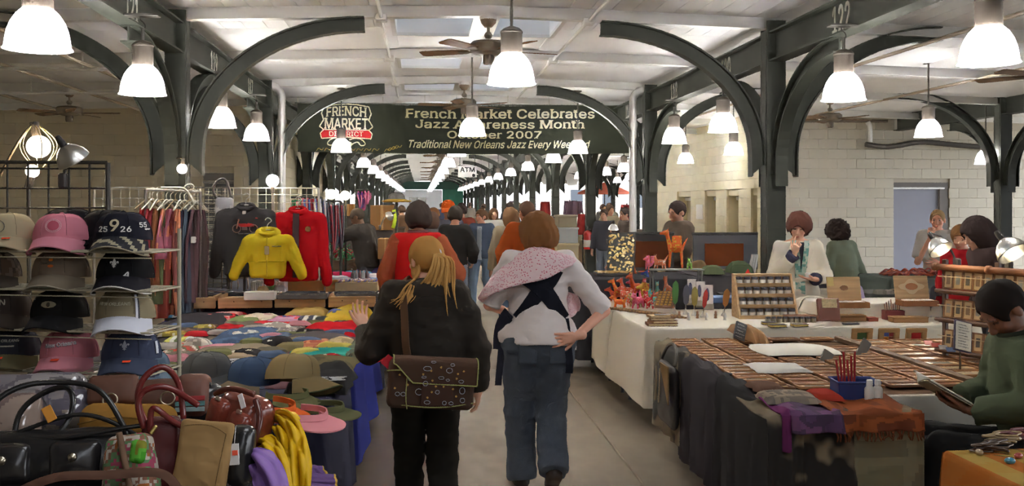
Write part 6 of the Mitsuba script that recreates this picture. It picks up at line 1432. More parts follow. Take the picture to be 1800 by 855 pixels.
# banner and signs
def text_poly(text, bold=True):
 m = meshkit.text_mesh(text, 1.0, .05, bold); v = np.asarray(m.vertices); f = np.asarray(m.faces)
 top = f[(v[f][:, :, 2] > .04).all(1)]
 return shapely.union_all([sg.Polygon(v[t][:, :2]).buffer(.002) for t in top]).buffer(-.001)
def slab(text, serif=.10, wide=1.0):
 from shapely import affinity
 P = text_poly(text); out = [P]
 for g in getattr(P, 'geoms', [P]):
  x0, y0, x1, y1 = g.bounds
  for y, s in ((y0, 1), (y1, -1)):
   a = g.intersection(sg.box(x0, min(y + s * .015, y + s * .02), x1, max(y + s * .015, y + s * .03))); b = g.intersection(sg.box(x0, min(y + s * .10, y + s * .11), x1, max(y + s * .10, y + s * .11)))
   for q in getattr(a, 'geoms', [a]):
    if q.is_empty: continue
    qx0, _, qx1, _ = q.bounds
    if qx1 - qx0 > .36: continue
    m = [r for r in getattr(b, 'geoms', [b]) if not r.is_empty and r.bounds[0] < qx1 and r.bounds[2] > qx0]
    if m and abs((m[0].bounds[2] - m[0].bounds[0]) - (qx1 - qx0)) < .05: out.append(sg.box(qx0 - serif, min(y, y + s * .12), qx1 + serif, max(y, y + s * .12)))
 return affinity.scale(shapely.union_all(out), wide, 1, origin=(0, 0))
def fit_text(poly, width, height, depth):
 from shapely import affinity
 x0, y0, x1, y1 = poly.bounds; g = affinity.translate(poly, -(x0 + x1) / 2, -0)
 return extrude(affinity.scale(g, width / (x1 - x0), height, origin=(0, 0)).simplify(height * .012), depth)
BY = 17.9
bn = thing('banner', 'black banner reading French Market Celebrates Jazz Awareness Month', 'banner')
def bxz(u, v): p = at_y(u, v, BY); return p[0], p[2]
BX0, BX1 = bxz(523, 200)[0], bxz(1108, 200)[0]; BZ1, BZ0 = bxz(800, 183)[1], bxz(800, 268)[1]
def b_off(x, z):
 t = (x - BX0) / (BX1 - BX0)
 crease = .05 * np.exp(-((x - (bxz(690, 0)[0] + (z - 3) * .5)) / .10) ** 2) - .05 * np.exp(-((x - (bxz(705, 0)[0] - (z - 3) * .5)) / .09) ** 2)
 return .03 * np.sin(x * 2.1) + .02 * np.sin(x * 5.3 + z * 3) + crease + .03 * np.sin(z * 6 + x)
xs, zs_ = np.linspace(BX0, BX1, 110), np.linspace(BZ0, BZ1, 20)
P = np.array([[(x, BY + b_off(x, z), z - .03 * math.sin((x - BX0) / (BX1 - BX0) * math.pi)) for x in xs] for z in zs_])
part(bn, 'cloth', grid_sheet(P, .006), 'm_cloth', C(24, 25, 21), True)
def on_banner(mesh, x, z, eps=.014):
 m = asmesh(mesh).subdivide_to_size(.12) if len(asmesh(mesh).faces) < 60000 else asmesh(mesh)
 v = np.asarray(m.vertices).copy(); X, Z = x + v[:, 0], z + v[:, 1]
 m = m.copy(); m.vertices = np.stack([X, BY + b_off(X, Z) - eps - v[:, 2], Z - .03 * np.sin((X - BX0) / (BX1 - BX0) * math.pi)], 1); return m
IVORY, GOLD = C(214, 204, 160), C(172, 140, 70)
for (txt, u0, u1, v0, v1) in (('French Market Celebrates', 712, 1045, 191, 207), ('Jazz Awareness Month', 730, 1028, 210.5, 225), ('October 2007', 786, 952, 230, 243)):
 a, b = bxz(u0, v1), bxz(u1, v1); part(bn, 'lettering', on_banner(fit_text(slab(txt, .08), b[0] - a[0], bxz(0, v0)[1] - bxz(0, v1)[1], .004), (a[0] + b[0]) / 2, a[1] + .03), 'm_matte', IVORY, label=f'{txt} in cream slab letters')
from shapely import affinity
a, b = bxz(719, 260), bxz(1038, 260)
part(bn, 'lettering', on_banner(fit_text(affinity.skew(text_poly('Traditional New Orleans Jazz Every Weekend'), 18, 0, origin=(0, 0)), b[0] - a[0], .135, .004), (a[0] + b[0]) / 2, a[1] + .03), 'm_matte', IVORY, label='slanted cream lettering along the bottom')
# the round market emblem
ex, ez = bxz(609, 216); eh = .60
shield = sg.Polygon([(-.44, .18), (-.40, .30), (-.20, .335), (0, .35), (.20, .335), (.40, .30), (.44, .18), (.40, .06), (.47, -.06), (.40, -.12), (-.40, -.12), (-.47, -.06), (-.40, .06)]).buffer(.02)
part(bn, 'emblem_outline', on_banner(extrude(shield.difference(shield.buffer(-.022)), .004), ex, ez), 'm_matte', IVORY)
t1 = fit_text(slab('FRENCH', .07), .74, .17, .004); v = np.asarray(t1.vertices); t1.vertices = np.c_[v[:, 0], v[:, 1] + .03 * np.cos(v[:, 0] * 4), v[:, 2]]
part(bn, 'emblem_lettering', on_banner(t1, ex, ez + .115), 'm_matte', IVORY); part(bn, 'emblem_lettering', on_banner(fit_text(slab('MARKET', .07), .80, .19, .004), ex, ez - .10), 'm_matte', IVORY)
rib = sg.Polygon([(-.40, -.13), (.40, -.13), (.46, -.19), (.44, -.27), (.2, -.25), (0, -.24), (-.2, -.25), (-.44, -.27), (-.46, -.19)])
part(bn, 'ribbon_outline', on_banner(extrude(rib.buffer(.02), .003), ex, ez), 'm_matte', IVORY); part(bn, 'ribbon', on_banner(extrude(rib, .006), ex, ez), 'm_matte', C(150, 30, 32))
part(bn, 'emblem_lettering', on_banner(fit_text(slab('DISTRICT', .05), .62, .085, .009), ex, ez - .235), 'm_matte', IVORY)
for s in (-1, 1):
 sc_ = spline([(s * .05, -.30), (s * .16, -.27), (s * .30, -.31), (s * .34, -.38), (s * .26, -.40), (s * .22, -.35), (s * .10, -.38)], 30); part(bn, 'scroll', on_banner(tube(np.c_[sc_, np.full(30, .003)], .011, 5), ex, ez), 'm_matte', IVORY)
part(bn, 'scroll', on_banner(extrude(affinity.scale(sg.Point(0, -.38).buffer(.075), 1.4, .8), .004), ex, ez), 'm_matte', IVORY)
for i in range(12):
 gx, gz = bxz(556 + 14 * i if i < 8 else 676 + 6 * (i - 8), 262 - (0 if i < 8 else 2 * (i - 8))); c = spline([(0, -.03), (.05, .02), (.09, -.01), (.13, .03)], 12); part(bn, 'flourish', on_banner(tube(np.c_[c, np.full(12, .002)], .006, 4), gx, gz), 'm_matte', GOLD)
part(bn, 'top_rope', tube([(BX0 - .05, BY + .0, BZ1 - .01), (BX1 + .05, BY, BZ1 - .01)], .012, 6), 'm_matte', C(60, 60, 56))
for i in range(9):
 x = BX0 + (BX1 - BX0) * i / 8; part(bn, 'eyelet_tie', bar((x, BY, BZ1 - .02), (x, BY + .03, zroof(x)), .008, 5), 'm_matte', C(200, 196, 186))
sg_ = thing('hanging_sign', 'white hanging sign reading ATM over the aisle', 'sign')
a0, a1 = at_y(805, 312, 25), at_y(838, 292, 25); cx_, cz_ = (a0[0] + a1[0]) / 2, (a0[2] + a1[2]) / 2; w_, h_ = a1[0] - a0[0], a1[2] - a0[2]
part(sg_, 'board', tf(cbox(w_, .03, h_, .004), move(cx_, 25, cz_)), 'm_white')
UP = np.array([[1, 0, 0, 0], [0, 0, -1, 0], [0, 1, 0, 0], [0, 0, 0, 1.0]])
part(sg_, 'lettering', tf(fit_text(text_poly('ATM'), w_ * .78, h_ * .40, .006), move(cx_, 24.984, cz_ - h_ * .02) @ UP), 'm_matte', C(30, 30, 32))
part(sg_, 'disc', tf(disc_mesh(h_ * .14, None, .006), move(cx_ + w_ * .34, 24.984, cz_ - h_ * .32) @ UP), 'm_matte', C(40, 40, 42))
for s in (-.4, .4): part(sg_, 'wire', bar((cx_ + w_ * s, 25, cz_ + h_ / 2), (cx_ + w_ * s, 25, zroof(cx_) + .03), .008, 5), 'm_steel')
# fire extinguisher on the third right column
fe = thing('fire_extinguisher', 'red fire extinguisher hanging on the third right column', 'fire extinguisher')
fx, fy = XR - .10, Y1 + 2 * BAY - .24; FM = move(fx, fy, .70)
part(fe, 'cylinder', tf(lathe([(.001, 0), (.085, .0), (.092, .02), (.092, .33), (.07, .38), (.028, .40), (.028, .42), (.001, .42)], 20), FM), 'm_gloss', C(196, 30, 26), smooth=40)
part(fe, 'valve', tf([lathe([(.001, .41), (.03, .41), (.03, .45), (.001, .45)], 12), cbox(.03, .12, .015, .004).apply_translation((0, -.04, .465)), cbox(.03, .10, .012, .004).apply_translation((0, -.04, .49))], FM), 'm_satin', C(30, 30, 30), smooth=40)
part(fe, 'hose', tf(handle([(.03, 0, .44), (.10, -.02, .42), (.125, -.02, .30), (.11, -.02, .12)], .014), FM), 'm_satin', C(24, 24, 24), True)
part(fe, 'label_plate', tf(lathe([(.0935, .05), (.0935, .2)], 20), FM), 'm_satin', C(206, 200, 190), smooth=True); part(fe, 'bracket', tf(cbox(.06, .16, .03, .004), FM @ move(0, .12, .30)), 'm_steel')

# left back stalls
def hung(name, label, u, v, y, W, L, color, sleeve=.5, a=14, collar=True, cat='garment', group=None, face=0, open_=False, bsdf='m_cloth', seed=None, th=.045):
 k = thing(name, label, cat, group); p0 = at_y(u, v, y); M = move(*p0, face); seed = len(labels)
 ca, sa = math.cos(math.radians(a)), math.sin(math.radians(a))
 def f(p):
  q = p * [1, 1.0 / th * .05, 1]
  d = s_box(q, (0, 0, -L / 2 - .02), (W * .40, .05, L / 2), .045)
  d = smin(d, s_cone(q, (-W * .36, 0, -.07), (W * .36, 0, -.07), .055, .055), k=.05); d = smin(d, s_cone(q, (-.06, 0, -.02), (.06, 0, -.02), .04, .04), k=.04)
  for s in (-1, 1): d = smin(d, s_cone(q, (s * W * .42, 0, -.08), (s * (W * .42 + sleeve * sa), .0, -.08 - sleeve * ca), .062, .048), k=.03)
  d = smax(d, -s_ell(q, (0, -.05, .02), (.062, .06, .06)), .01)
  return d + .022 * nz(p * [1.4, 1, .5], 9, seed, 2) + .012 * nz(p * [1, 1, .6], 20, seed + 1, 1)
 e = W * .42 + sleeve * sa + .10
 part(k, 'body', tf(surf(f, (-e, -.10, -max(L, sleeve) - .14), (e, .10, .08), .013), M), bsdf, color, True)
 if collar is not None and collar is not False:
  part(k, 'collar', tf(tube([(.068 * math.cos(t), -.02 + .035 * math.sin(t), .015 + .02 * math.sin(t)) for t in np.linspace(0, 2 * math.pi, 19)[:-1]], .020, 8, True), M), bsdf, color if collar is True else collar, True)
 part(k, 'hanger', tf([tube(spline([(-W * .36, 0, -.05), (0, 0, .03), (W * .36, 0, -.05)], 14), .006, 6), tube(spline([(0, 0, .03), (0, 0, .08), (.03, 0, .11), (.0, 0, .135), (-.025, 0, .115)], 14), .004, 6)], M), 'm_satin', C(200, 196, 190), True)
 return k, M
def gridwall(label, u0, u1, v0, v1, y, color, step=.076, r=.0035, name='grid_panel', post=True):
 k = thing(name, label, 'display grid'); a, b = at_y(u0, v1, y), at_y(u1, v0, y); x0, x1, z0, z1 = a[0], b[0], a[2], b[2]
 part(k, 'frame', [bar((x0, y, z0), (x1, y, z0), r * 1.7), bar((x0, y, z1), (x1, y, z1), r * 1.7), bar((x0, y, z0), (x0, y, z1), r * 1.7), bar((x1, y, z0), (x1, y, z1), r * 1.7)], 'm_satin', color)
 for x in np.arange(x0 + step, x1 - .01, step): part(k, 'upright_wire', bar((x, y, z0), (x, y, z1), r, 5), 'm_satin', color)
 for z in np.arange(z0 + step, z1 - .01, step): part(k, 'cross_wire', bar((x0, y - r, z), (x1, y - r, z), r, 5), 'm_satin', color)
 if post:
  for x in (x0, x1): part(k, 'post', bar((x, y + .01, 0), (x, y + .01, z1), .011, 8), 'm_satin', color)
 return k
BLKW, WHTW = C(40, 36, 32), C(186, 182, 170)
gridwall('black wire grid panel standing behind the cap rack', -60, 188, 286, 436, 3.98, BLKW, .078, .0042)
gridwall('white wire grid panel behind the hanging jackets', 352, 560, 331, 470, 9.35, WHTW)
gridwall('black wire grid panel at the dress rack with a white bag on it', 330, 400, 330, 520, 9.10, BLKW)
gridwall('white wire grid behind the black grid panel on the left', 165, 262, 330, 440, 8.8, WHTW)
k, M = hung('sweatshirt', 'black sweatshirt printed with a red motorcycle on the grid panel', 433, 366, 8.95, .50, .60, C(30, 29, 30), .52, 8)
moto = [(tube([(.035 * math.cos(t) + x, -.062, -.185 + .035 * math.sin(t)) for t in np.linspace(0, 6.28, 17)[:-1]], .005, 5, True), C(120, 100, 92)) for x in (-.075, .075)] + [(tf(cbox(.12, .006, .030, .006), move(0, -.062, -.155)), C(150, 40, 40)), (tf(cbox(.06, .006, .022, .006), move(.05, -.062, -.150, 0, 1, 0, 14)), C(160, 46, 46)), (bar((-.075, -.062, -.185), (-.055, -.062, -.10), .006), C(160, 120, 100)), (tf(cbox(.05, .006, .03, .004), move(-.005, -.062, -.185)), C(110, 104, 100)), (bar((-.06, -.062, -.23), (.09, -.062, -.23), .003), C(120, 120, 120))]
for m, c in moto: part(k, 'print', tf(m, M), 'm_matte', c)
part(k, 'label_tag', tf(cbox(.032, .004, .04, .002), M @ move(-.01, -.055, -.045)), 'm_satin', C(206, 200, 196)); part(k, 'logo', tf(cbox(.022, .004, .010, .002), M @ move(.10, -.058, -.09)), 'm_satin', C(190, 50, 40))
k, M = hung('fleece_jacket', 'red fleece jacket with a black zip and a round badge on a hanger', 524, 372, 8.98, .46, .62, C(164, 26, 32), .56, 7)
part(k, 'zip', tf(ribbon([(-.01, -.060, -.0), (-.012, -.070, -.2), (-.01, -.070, -.60)], .055, .01, (0, -1, 0)), M), 'm_cloth', C(36, 28, 30), label='black zip band'); part(k, 'side_panel', tf(cbox(.05, .05, .60, .02), M @ move(.232, .02, -.34)), 'm_cloth', C(30, 28, 34)); part(k, 'badge', tf(lathe([(.001, 0), (.026, 0), (.024, .004), (.001, .005)], 16), M @ move(.095, -.062, -.16, 0, 1, 90)), 'm_satin', C(110, 84, 50), True)
k, M = hung('jacket', 'yellow child jacket with a hang tag in front of the red fleece', 471, 410, 8.70, .40, .38, C(214, 184, 44), .32, 24)
part(k, 'hood', tf(surf(lambda p: smax(s_ell(p, (0, .0, .0), (.115, .06, .065)), -s_ell(p, (0, -.05, .02), (.06, .06, .05)), .02) + .01 * nz(p, 14, 2), (-.16, -.1, -.1), (.16, .1, .1), .010), M @ move(0, .0, -.005)), 'm_cloth', C(216, 188, 52), True)
part(k, 'hang_tag', tf(cbox(.040, .004, .075, .002), M @ move(.0, -.066, -.15)), 'm_satin', C(136, 116, 84)); part(k, 'embroidery', tf(cbox(.08, .004, .007, .002), M @ move(.085, -.062, -.115)), 'm_matte', C(120, 110, 90)); part(k, 'zip', tf(cbox(.008, .006, .36, .002), M @ move(0, -.062, -.20)), 'm_satin', C(190, 160, 40)); part(k, 'pocket_seam', tf(tube([(-.15, -.058, -.25), (.15, -.058, -.25)], .003, 5), M), 'm_cloth', C(180, 152, 30))
# the dress rail
rl = thing('dress_rail', 'chrome rail holding hangers with dresses left of the first column', 'clothes rack'); ra, rb = at_y(256, 333, 8.3), at_y(352, 337, 8.6)
part(rl, 'rail', bar(ra, rb, .012, 8), 'm_satin', C(170, 166, 156))
for p in (ra, rb): part(rl, 'post', bar((p[0], p[1], 0), p, .013, 8), 'm_satin', C(90, 88, 84)); part(rl, 'foot', bar((p[0], p[1] - .3, .02), (p[0], p[1] + .3, .02), .014, 8), 'm_satin', C(90, 88, 84))
dress = [((110, 28, 30), 'red dress, leftmost on the rail'), ((92, 34, 40), 'maroon dress second on the rail'), ((104, 66, 46), 'tan dress third on the rail'), ((60, 66, 46), 'dark green dress on the rail'), ((160, 92, 110), 'pink top hanging on the rail beside the sequin dress'), ((104, 40, 32), 'red sequin dress on the rail'), ((150, 92, 108), 'second pink top on the rail'), ((84, 40, 36), 'brown sequin dress on the rail'), ((36, 34, 46), 'navy dress with a white tag on the rail'), ((46, 54, 64), 'slate blue dress on the rail'), ((40, 34, 34), 'black dress on the rail'), ((56, 40, 44), 'dark plum dress at the right end of the rail')]
for i, (c, lab) in enumerate(dress):
 t = (i + .5) / len(dress); p = ra + (rb - ra) * t; k = thing('dress', lab, 'dress'); L = (.62, .7, .66, .8, .42, .92, .34, .9, .86, .9, .88, .8)[i]
 P = np.array([[(w * (.5 + .5 * min(1, (s * L) / .25)) * .115 * (1 + .25 * math.sin(3 * w + i)) , .02 * math.sin(7 * w + i + 3 * s) + .012 * math.sin(15 * w), -.16 - s * L) for w in np.linspace(-1, 1, 14)] for s in np.linspace(0, 1, 10)])
 M = move(*p, 58 + 9 * ((i * 7) % 5 - 2))
 put(k + '__body', tf(grid_sheet(P, .02), M), 'm_satin' if 'sequin' in lab else 'm_cloth', (lambda v, c=c: np.where((np.random.default_rng(4).uniform(0, 1, len(v)) > .85)[:, None], C(200, 130, 96), C(*c))) if 'sequin' in lab else C(*c), True)
 part(k, 'hanger', tf([tube(spline([(-.12, 0, -.17), (-.05, 0, -.11), (0, 0, -.08), (.05, 0, -.11), (.12, 0, -.17)], 16), .007, 6), tube(spline([(0, 0, -.08), (0, 0, -.03), (.025, 0, -.005), (0, 0, .018), (-.02, 0, .0)], 14), .004, 6)], M), 'm_satin', C(196, 190, 176) if i % 3 else C(110, 96, 70), True)
 if 'white tag' in lab: part(k, 'tag', tf(cbox(.05, .006, .055, .002), M @ move(.05, -.05, -.42)), 'm_satin', C(200, 196, 188))
h = thing('clothes_hanger', 'white plastic hanger sticking out at the end of the dress rail', 'hanger'); HM = move(*at_y(318, 340, 8.2), 8, 1, 0, 24)
put(h + '__body', tf([tube(spline([(-.16, 0, -.02), (-.05, 0, .03), (0, 0, .045), (.05, 0, .03), (.13, 0, -.04)], 18), .009, 6), tube(spline([(0, 0, .045), (.02, 0, .09), (.06, 0, .10), (.075, 0, .07), (.05, 0, .05)], 14), .006, 6)], HM), 'm_satin', C(206, 200, 184), True)
wb_ = thing('tote_bag', 'white and grey bag hanging on the grid left of the black sweatshirt', 'bag'); put(wb_ + '__body', tf(bag_body(.16, .06, .26, .03, .02, 31), move(*at_y(394, 372, 9.05), 5)), 'm_cloth', patches([C(188, 186, 186), C(150, 150, 156)], 8), True); part(wb_, 'strap', tf(handle([(-.06, 0, .12), (-.09, -.04, .22), (-.02, -.04, .30), (.06, 0, .14)], .012), move(*at_y(394, 372, 9.05), 5)), 'm_satin', C(70, 66, 70), True)

# lamps of the left stalls
def bulb(k, p, r, strength=1.0, n=2):
 m = trimesh.creation.icosphere(n, r); m.apply_translation(p)
 key = sub(k, 'bulb'); scene[key] = mikit.ply(m, 'm_white', smooth=True, emitter={'type': 'area', 'radiance': {'type': 'rgb', 'value': [BULB * strength, BULB * .80 * strength, BULB * .50 * strength]}})
def dome(M, r=.105, n=24):
 q = r / .105; pr = [(r, 0), (r * .96, .02 * q), (r * .82, .06 * q), (r * .55, .095 * q), (r * .28, .115 * q), (r * .22, .12 * q)]
 return tf(lathe([(a - .003, b) for a, b in pr][::-1] + [(a + .002, b) for a, b in pr], n) if False else lathe(pr + [(a + .004, b + .003) for a, b in pr][::-1], n), M)
def clamp_lamp(label, p, aim_rx, aim_rz, foot, lit=1.0, r=.105):
 k = thing('clamp_lamp', label, 'lamp'); M = move(*p, aim_rz, 1, aim_rx)
 part(k, 'reflector', dome(M, r), 'm_metal', C(214, 210, 204), True)
 part(k, 'socket', tf(lathe(np.array([(.001, .11), (.022, .11), (.024, .16), (.018, .20), (.001, .205)]) * r / .105, 14), M), 'm_satin', C(40, 38, 36), smooth=40)
 if lit: bulb(k, (M @ np.array([0, 0, .045 * r / .105, 1]))[:3], r * .33, lit)
 top = (M @ np.array([0, 0, .19 * r / .105, 1]))[:3]; f = np.asarray(foot, float)
 part(k, 'arm', tube(spline([top, (top * .6 + f * .4) + [0, .02, .06], f], 14), .007, 6), 'm_satin', C(60, 58, 56), True); part(k, 'clamp', tf(cbox(.03, .05, .06, .006), move(*f)), 'm_satin', C(50, 48, 46))
 return k
clamp_lamp('unlit chrome clamp lamp on the black wire grid', at_y(131, 284, 4.0), 35, -50, at_y(112, 318, 3.98), 0, .062)
for (u, v, y, r, st, lab, foot, b2) in ((68, 258, 4.15, .047, 1.0, 'bright bare bulb in a wire cage over the cap rack', (60, 215), True), (57, 301, 4.6, .030, .7, 'lower bare bulb behind the wire grid', (50, 330), False), (320, 297, 9.2, .046, 1.0, 'bare bulb shining in front of the first left column', (322, 278), False), (479, 318, 9.3, .060, .9, 'round white bulb over the grid of hanging jackets', (479, 340), False)):  # second bulb is made up: a glowing ball in place of a reflection
 k = thing('bare_bulb_lamp', lab, 'lamp'); p = at_y(u, v, y); f = at_y(*foot, y); bulb(k, p, r, st)
 part(k, 'socket', bar(p + (f - p) * (r / np.linalg.norm(f - p)) * .9, f, .018, 10), 'm_satin', C(46, 42, 40))
 if b2:
  for i in range(6): part(k, 'cage_wire', tube(spline([f, p + np.array([.075 * math.cos(i * 1.047), .075 * math.sin(i * 1.047), .0]), p + np.array([.02 * math.cos(i * 1.047), .02 * math.sin(i * 1.047), -.085])], 10), .0022, 5), 'm_satin', C(180, 160, 110), True)
  part(k, 'cord', tube(spline([f, at_y(45, 232, y), at_y(15, 280, y), at_y(-10, 330, y)], 20), .006, 6), 'm_satin', C(70, 60, 50), True)
 elif v > 310: part(k, 'post', bar(f, (f[0], f[1] + .05, 0.86), .010, 8), 'm_satin', C(150, 146, 138))
 elif u > 200: part(k, 'bracket', bar(f, (XL + .0, Y1 - .10, f[2] + .02), .010, 8), 'm_satin', C(60, 58, 52))
 else: part(k, 'post', bar(f, (f[0], f[1] + .02, 0.72), .010, 8), 'm_satin', C(60, 58, 52))

# table of trays in front of the hanging jackets
ZF = .845
table(-2.12, -.42, 8.72, 10.0, ZF - .006, 'trestle table under the wooden trays')
ct = thing('tablecloth', 'black cloth on the table of wooden trays', 'tablecloth'); put(ct + '__cloth', drape(-2.14, -.40, 8.66, 10.02, ZF, .05, .03, 18, 6), 'm_cloth', C(28, 28, 36), True)
trays = [(287, 388), (390, 484), (486, 575), (578, 662)]
tl = ['plain wooden tray board under the scattered belts, leftmost', 'wooden tray board under the bracelet stands', 'wooden tray board under the dark jewellery case', 'wooden tray board nearest the aisle under the beaded boxes']
for (u0, u1), lab in zip(trays, tl):
 k = thing('wooden_tray', lab, 'tray'); a, b = at_z(u0, 541, .775), at_z(u1, 541, .775); x0, x1, y0 = a[0], b[0], 8.56
 part(k, 'front_board', tf(cbox(x1 - x0 - .01, .025, .095, .005), move((x0 + x1) / 2, y0, ZF - .01)), 'm_wood'); part(k, 'bottom', tf(cbox(x1 - x0 - .01, .30, .014, .003), move((x0 + x1) / 2, y0 + .16, ZF + .012)), 'm_wood')
 for q in (x0 + .02, x1 - .02): part(k, 'side_board', tf(cbox(.02, .30, .05, .004), move(q, y0 + .16, ZF + .025)), 'm_wood')
 for q in (.3, .8): part(k, 'nail', tf(lathe([(.001, 0), (.006, 0), (.001, .004)], 8), move(x0 + (x1 - x0) * q, y0 - .0125, ZF, 0, 1, 90)), 'm_satin', C(70, 50, 30))
ZT = ZF + .02
def boxthing(name, label, cat, u, v, z, sx, sy, sz, color, bsdf='m_matte', rz=0, group=None, b=.004):
 k = thing(name, label, cat, group); p = at_z(u, v, z); put(k + '__body', tf(cbox(sx, sy, sz, b, 0), move(*p, rz)), bsdf, color, 40); return k, p
for i, c in enumerate(((70, 74, 84), (110, 104, 100), (150, 142, 128), (60, 62, 76), (96, 60, 58), (130, 130, 136))):
 a = at_z(312 + 9 * i, 520 - 2 * (i % 3), ZT + .01); k = thing('belt', f'{("slate", "grey", "cream", "navy", "dark red", "silver")[i]} belt laid across the leftmost tray', 'belt')
 put(k + '__strap', ribbon(spline([a + [-.16, .02, .0 + .006 * i], a + [-.02, .05, .012 + .006 * i], a + [.14, .0, .004 + .006 * i], a + [.24, -.03, .0 + .006 * i]], 16), .035, .005, (0, 0, 1)), 'm_satin', C(*c), True)
def bracelet_stand(u, label, h=.26):
 k = thing('bracelet_stand', label, 'jewellery stand'); p = at_z(u, 516, ZT); part(k, 'base', tf(lathe([(.001, 0), (.08, 0), (.08, .012), (.02, .022), (.001, .022)], 20), move(*p)), 'm_satin', C(30, 28, 28), True); part(k, 'post', bar(p, p + [0, 0, h], .013, 10), 'm_satin', C(30, 28, 28))
 part(k, 'bar', bar(p + [-.075, 0, h], p + [.075, 0, h], .022, 12), 'm_cloth', C(30, 28, 28))
 for x in (-.05, -.015, .025, .055):
  b = part(k, 'bracelet', tube([p + [x, .034 * math.cos(t), h + .034 * math.sin(t)] for t in np.linspace(0, 6.28, 17)[:-1]], .008, 6, True), 'm_metal', C(176, 166, 160), True)
 for x in (-.06, .03): part(k, 'chain', tube([p + [x, -.03, h - .02], p + [x + .01, -.035, h - .10], p + [x, -.03, .04]], .004, 5), 'm_metal', C(180, 150, 120))
bracelet_stand(402, 'tall black stand with watches and chains in front of the black sweatshirt', .30); bracelet_stand(430, 'short black stand with silver bracelets beside the white basket', .17)
bk_ = thing('basket', 'white slotted plastic basket of trinkets under the yellow jacket', 'basket'); p = at_z(474, 514, ZT); BMx = move(*p, -3)
for (sx, sy, x, y) in ((.30, .006, 0, -.10), (.30, .006, 0, .10), (.006, .2, -.15, 0), (.006, .2, .15, 0)):
 part(bk_, 'rim', tf(cbox(sx + .006, sy + .006, .012, .003), BMx @ move(x, y, .10)), 'm_white')
 n = 12 if sx > .1 else 8
 for i in range(n): part(bk_, 'slat', tf(cbox(.012, .005, .09, .002), BMx @ (move(-.14 + .28 * i / (n - 1), y, .05) if sx > .1 else move(x, -.09 + .18 * i / (n - 1), .05, 90))), 'm_white')
part(bk_, 'bottom', tf(cbox(.30, .20, .006, .002), BMx @ move(0, 0, .006)), 'm_white')
for i, (u, v, c, lab) in enumerate(((478, 504, (60, 96, 60), 'green trinket in the white basket'), (462, 507, (190, 170, 130), 'tan trinket in the white basket'), (492, 506, (170, 170, 176), 'grey trinket in the white basket'))):
 k = thing('trinket', lab, 'trinket'); put(k + '__body', tf(mound(.10, .06, .06, 40 + i, 12, 10), move(*at_z(u, v + 6, ZT + .03))), 'm_satin', C(*c), True)
boxthing('carton', 'white carton of cards at the left of the basket', 'box', 458, 527, ZT, .26, .12, .07, C(196, 192, 184), 'm_matte', -3)
k, p = boxthing('cardboard_box', 'open cardboard box lid behind the dark jewellery case', 'box', 536, 512, ZT, .36, .03, .10, C(160, 124, 76), 'm_matte', -3); part(k, 'flap', tf(cbox(.12, .02, .11, .003), move(p[0] + .25, p[1] - .02, p[2] + .05, 20)), 'm_matte', C(170, 134, 84))
def jewel_case(label, u, v, sx, sy, col, items, z=ZT):
 k = thing('jewellery_case', label, 'case'); p = at_z(u, v, z); M = move(*p, -3); r = np.random.default_rng(len(labels))
 part(k, 'tray', tf([cbox(sx, sy, .010, .002).apply_translation((0, 0, .006)), cbox(sx, .012, .04, .003).apply_translation((0, -sy / 2, .02)), cbox(sx, .012, .04, .003).apply_translation((0, sy / 2, .02)), cbox(.012, sy, .04, .003).apply_translation((-sx / 2, 0, .02)), cbox(.012, sy, .04, .003).apply_translation((sx / 2, 0, .02))], M), 'm_satin', C(34, 32, 34))
 ms = [tf(trimesh.creation.icosphere(1, r.uniform(.007, .013)), move(r.uniform(-.46, .46) * sx, r.uniform(-.42, .42) * sy, .022)) for _ in range(items)]
 kk = part(k, 'jewellery', tf(ms, M), 'm_metal', lambda v: np.where((np.random.default_rng(2).uniform(0, 1, len(v)) > .5)[:, None], C(*col), C(200, 190, 170)), True); labels[kk] = {'kind': 'stuff', 'label': 'rings and small jewellery'}
jewel_case('dark jewellery case with gold rings on the third tray', 533, 525, .42, .16, (190, 160, 80), 60); jewel_case('dark jewellery case with silver rings nearest the aisle', 629, 523, .36, .14, (200, 200, 206), 50)
k, p = boxthing('display_box', 'cream display box full of blue and gold beads beside the red fleece', 'box', 628, 511, ZT, .40, .16, .085, C(176, 160, 126), 'm_matte', -3)
r_ = np.random.default_rng(9); kk = part(k, 'beads', [tf(trimesh.creation.icosphere(1, r_.uniform(.010, .018)), move(p[0] + r_.uniform(-.19, .19), p[1] + r_.uniform(-.07, .07), p[2] + .09 + r_.uniform(0, .012))) for _ in range(90)], 'm_gloss', lambda v: np.array([C(60, 70, 150), C(190, 160, 80), C(200, 200, 205), C(90, 50, 60)])[(np.abs(v * 37).sum(1) * 3).astype(int) % 4], True); labels[kk] = {'kind': 'stuff', 'label': 'blue and gold beads'}
k = thing('bead_pile', 'pile of orange and amber beads next to the cream display box', 'beads'); p = at_z(572, 506, ZT); kk = k + '__beads'; put(kk, [tf(trimesh.creation.icosphere(1, r_.uniform(.008, .014)), move(p[0] + r_.normal(0, .06), p[1] + r_.normal(0, .03), p[2] + .015 + r_.uniform(0, .015))) for _ in range(70)], 'm_gloss', C(176, 96, 44), True); labels[k]['kind'] = 'stuff'
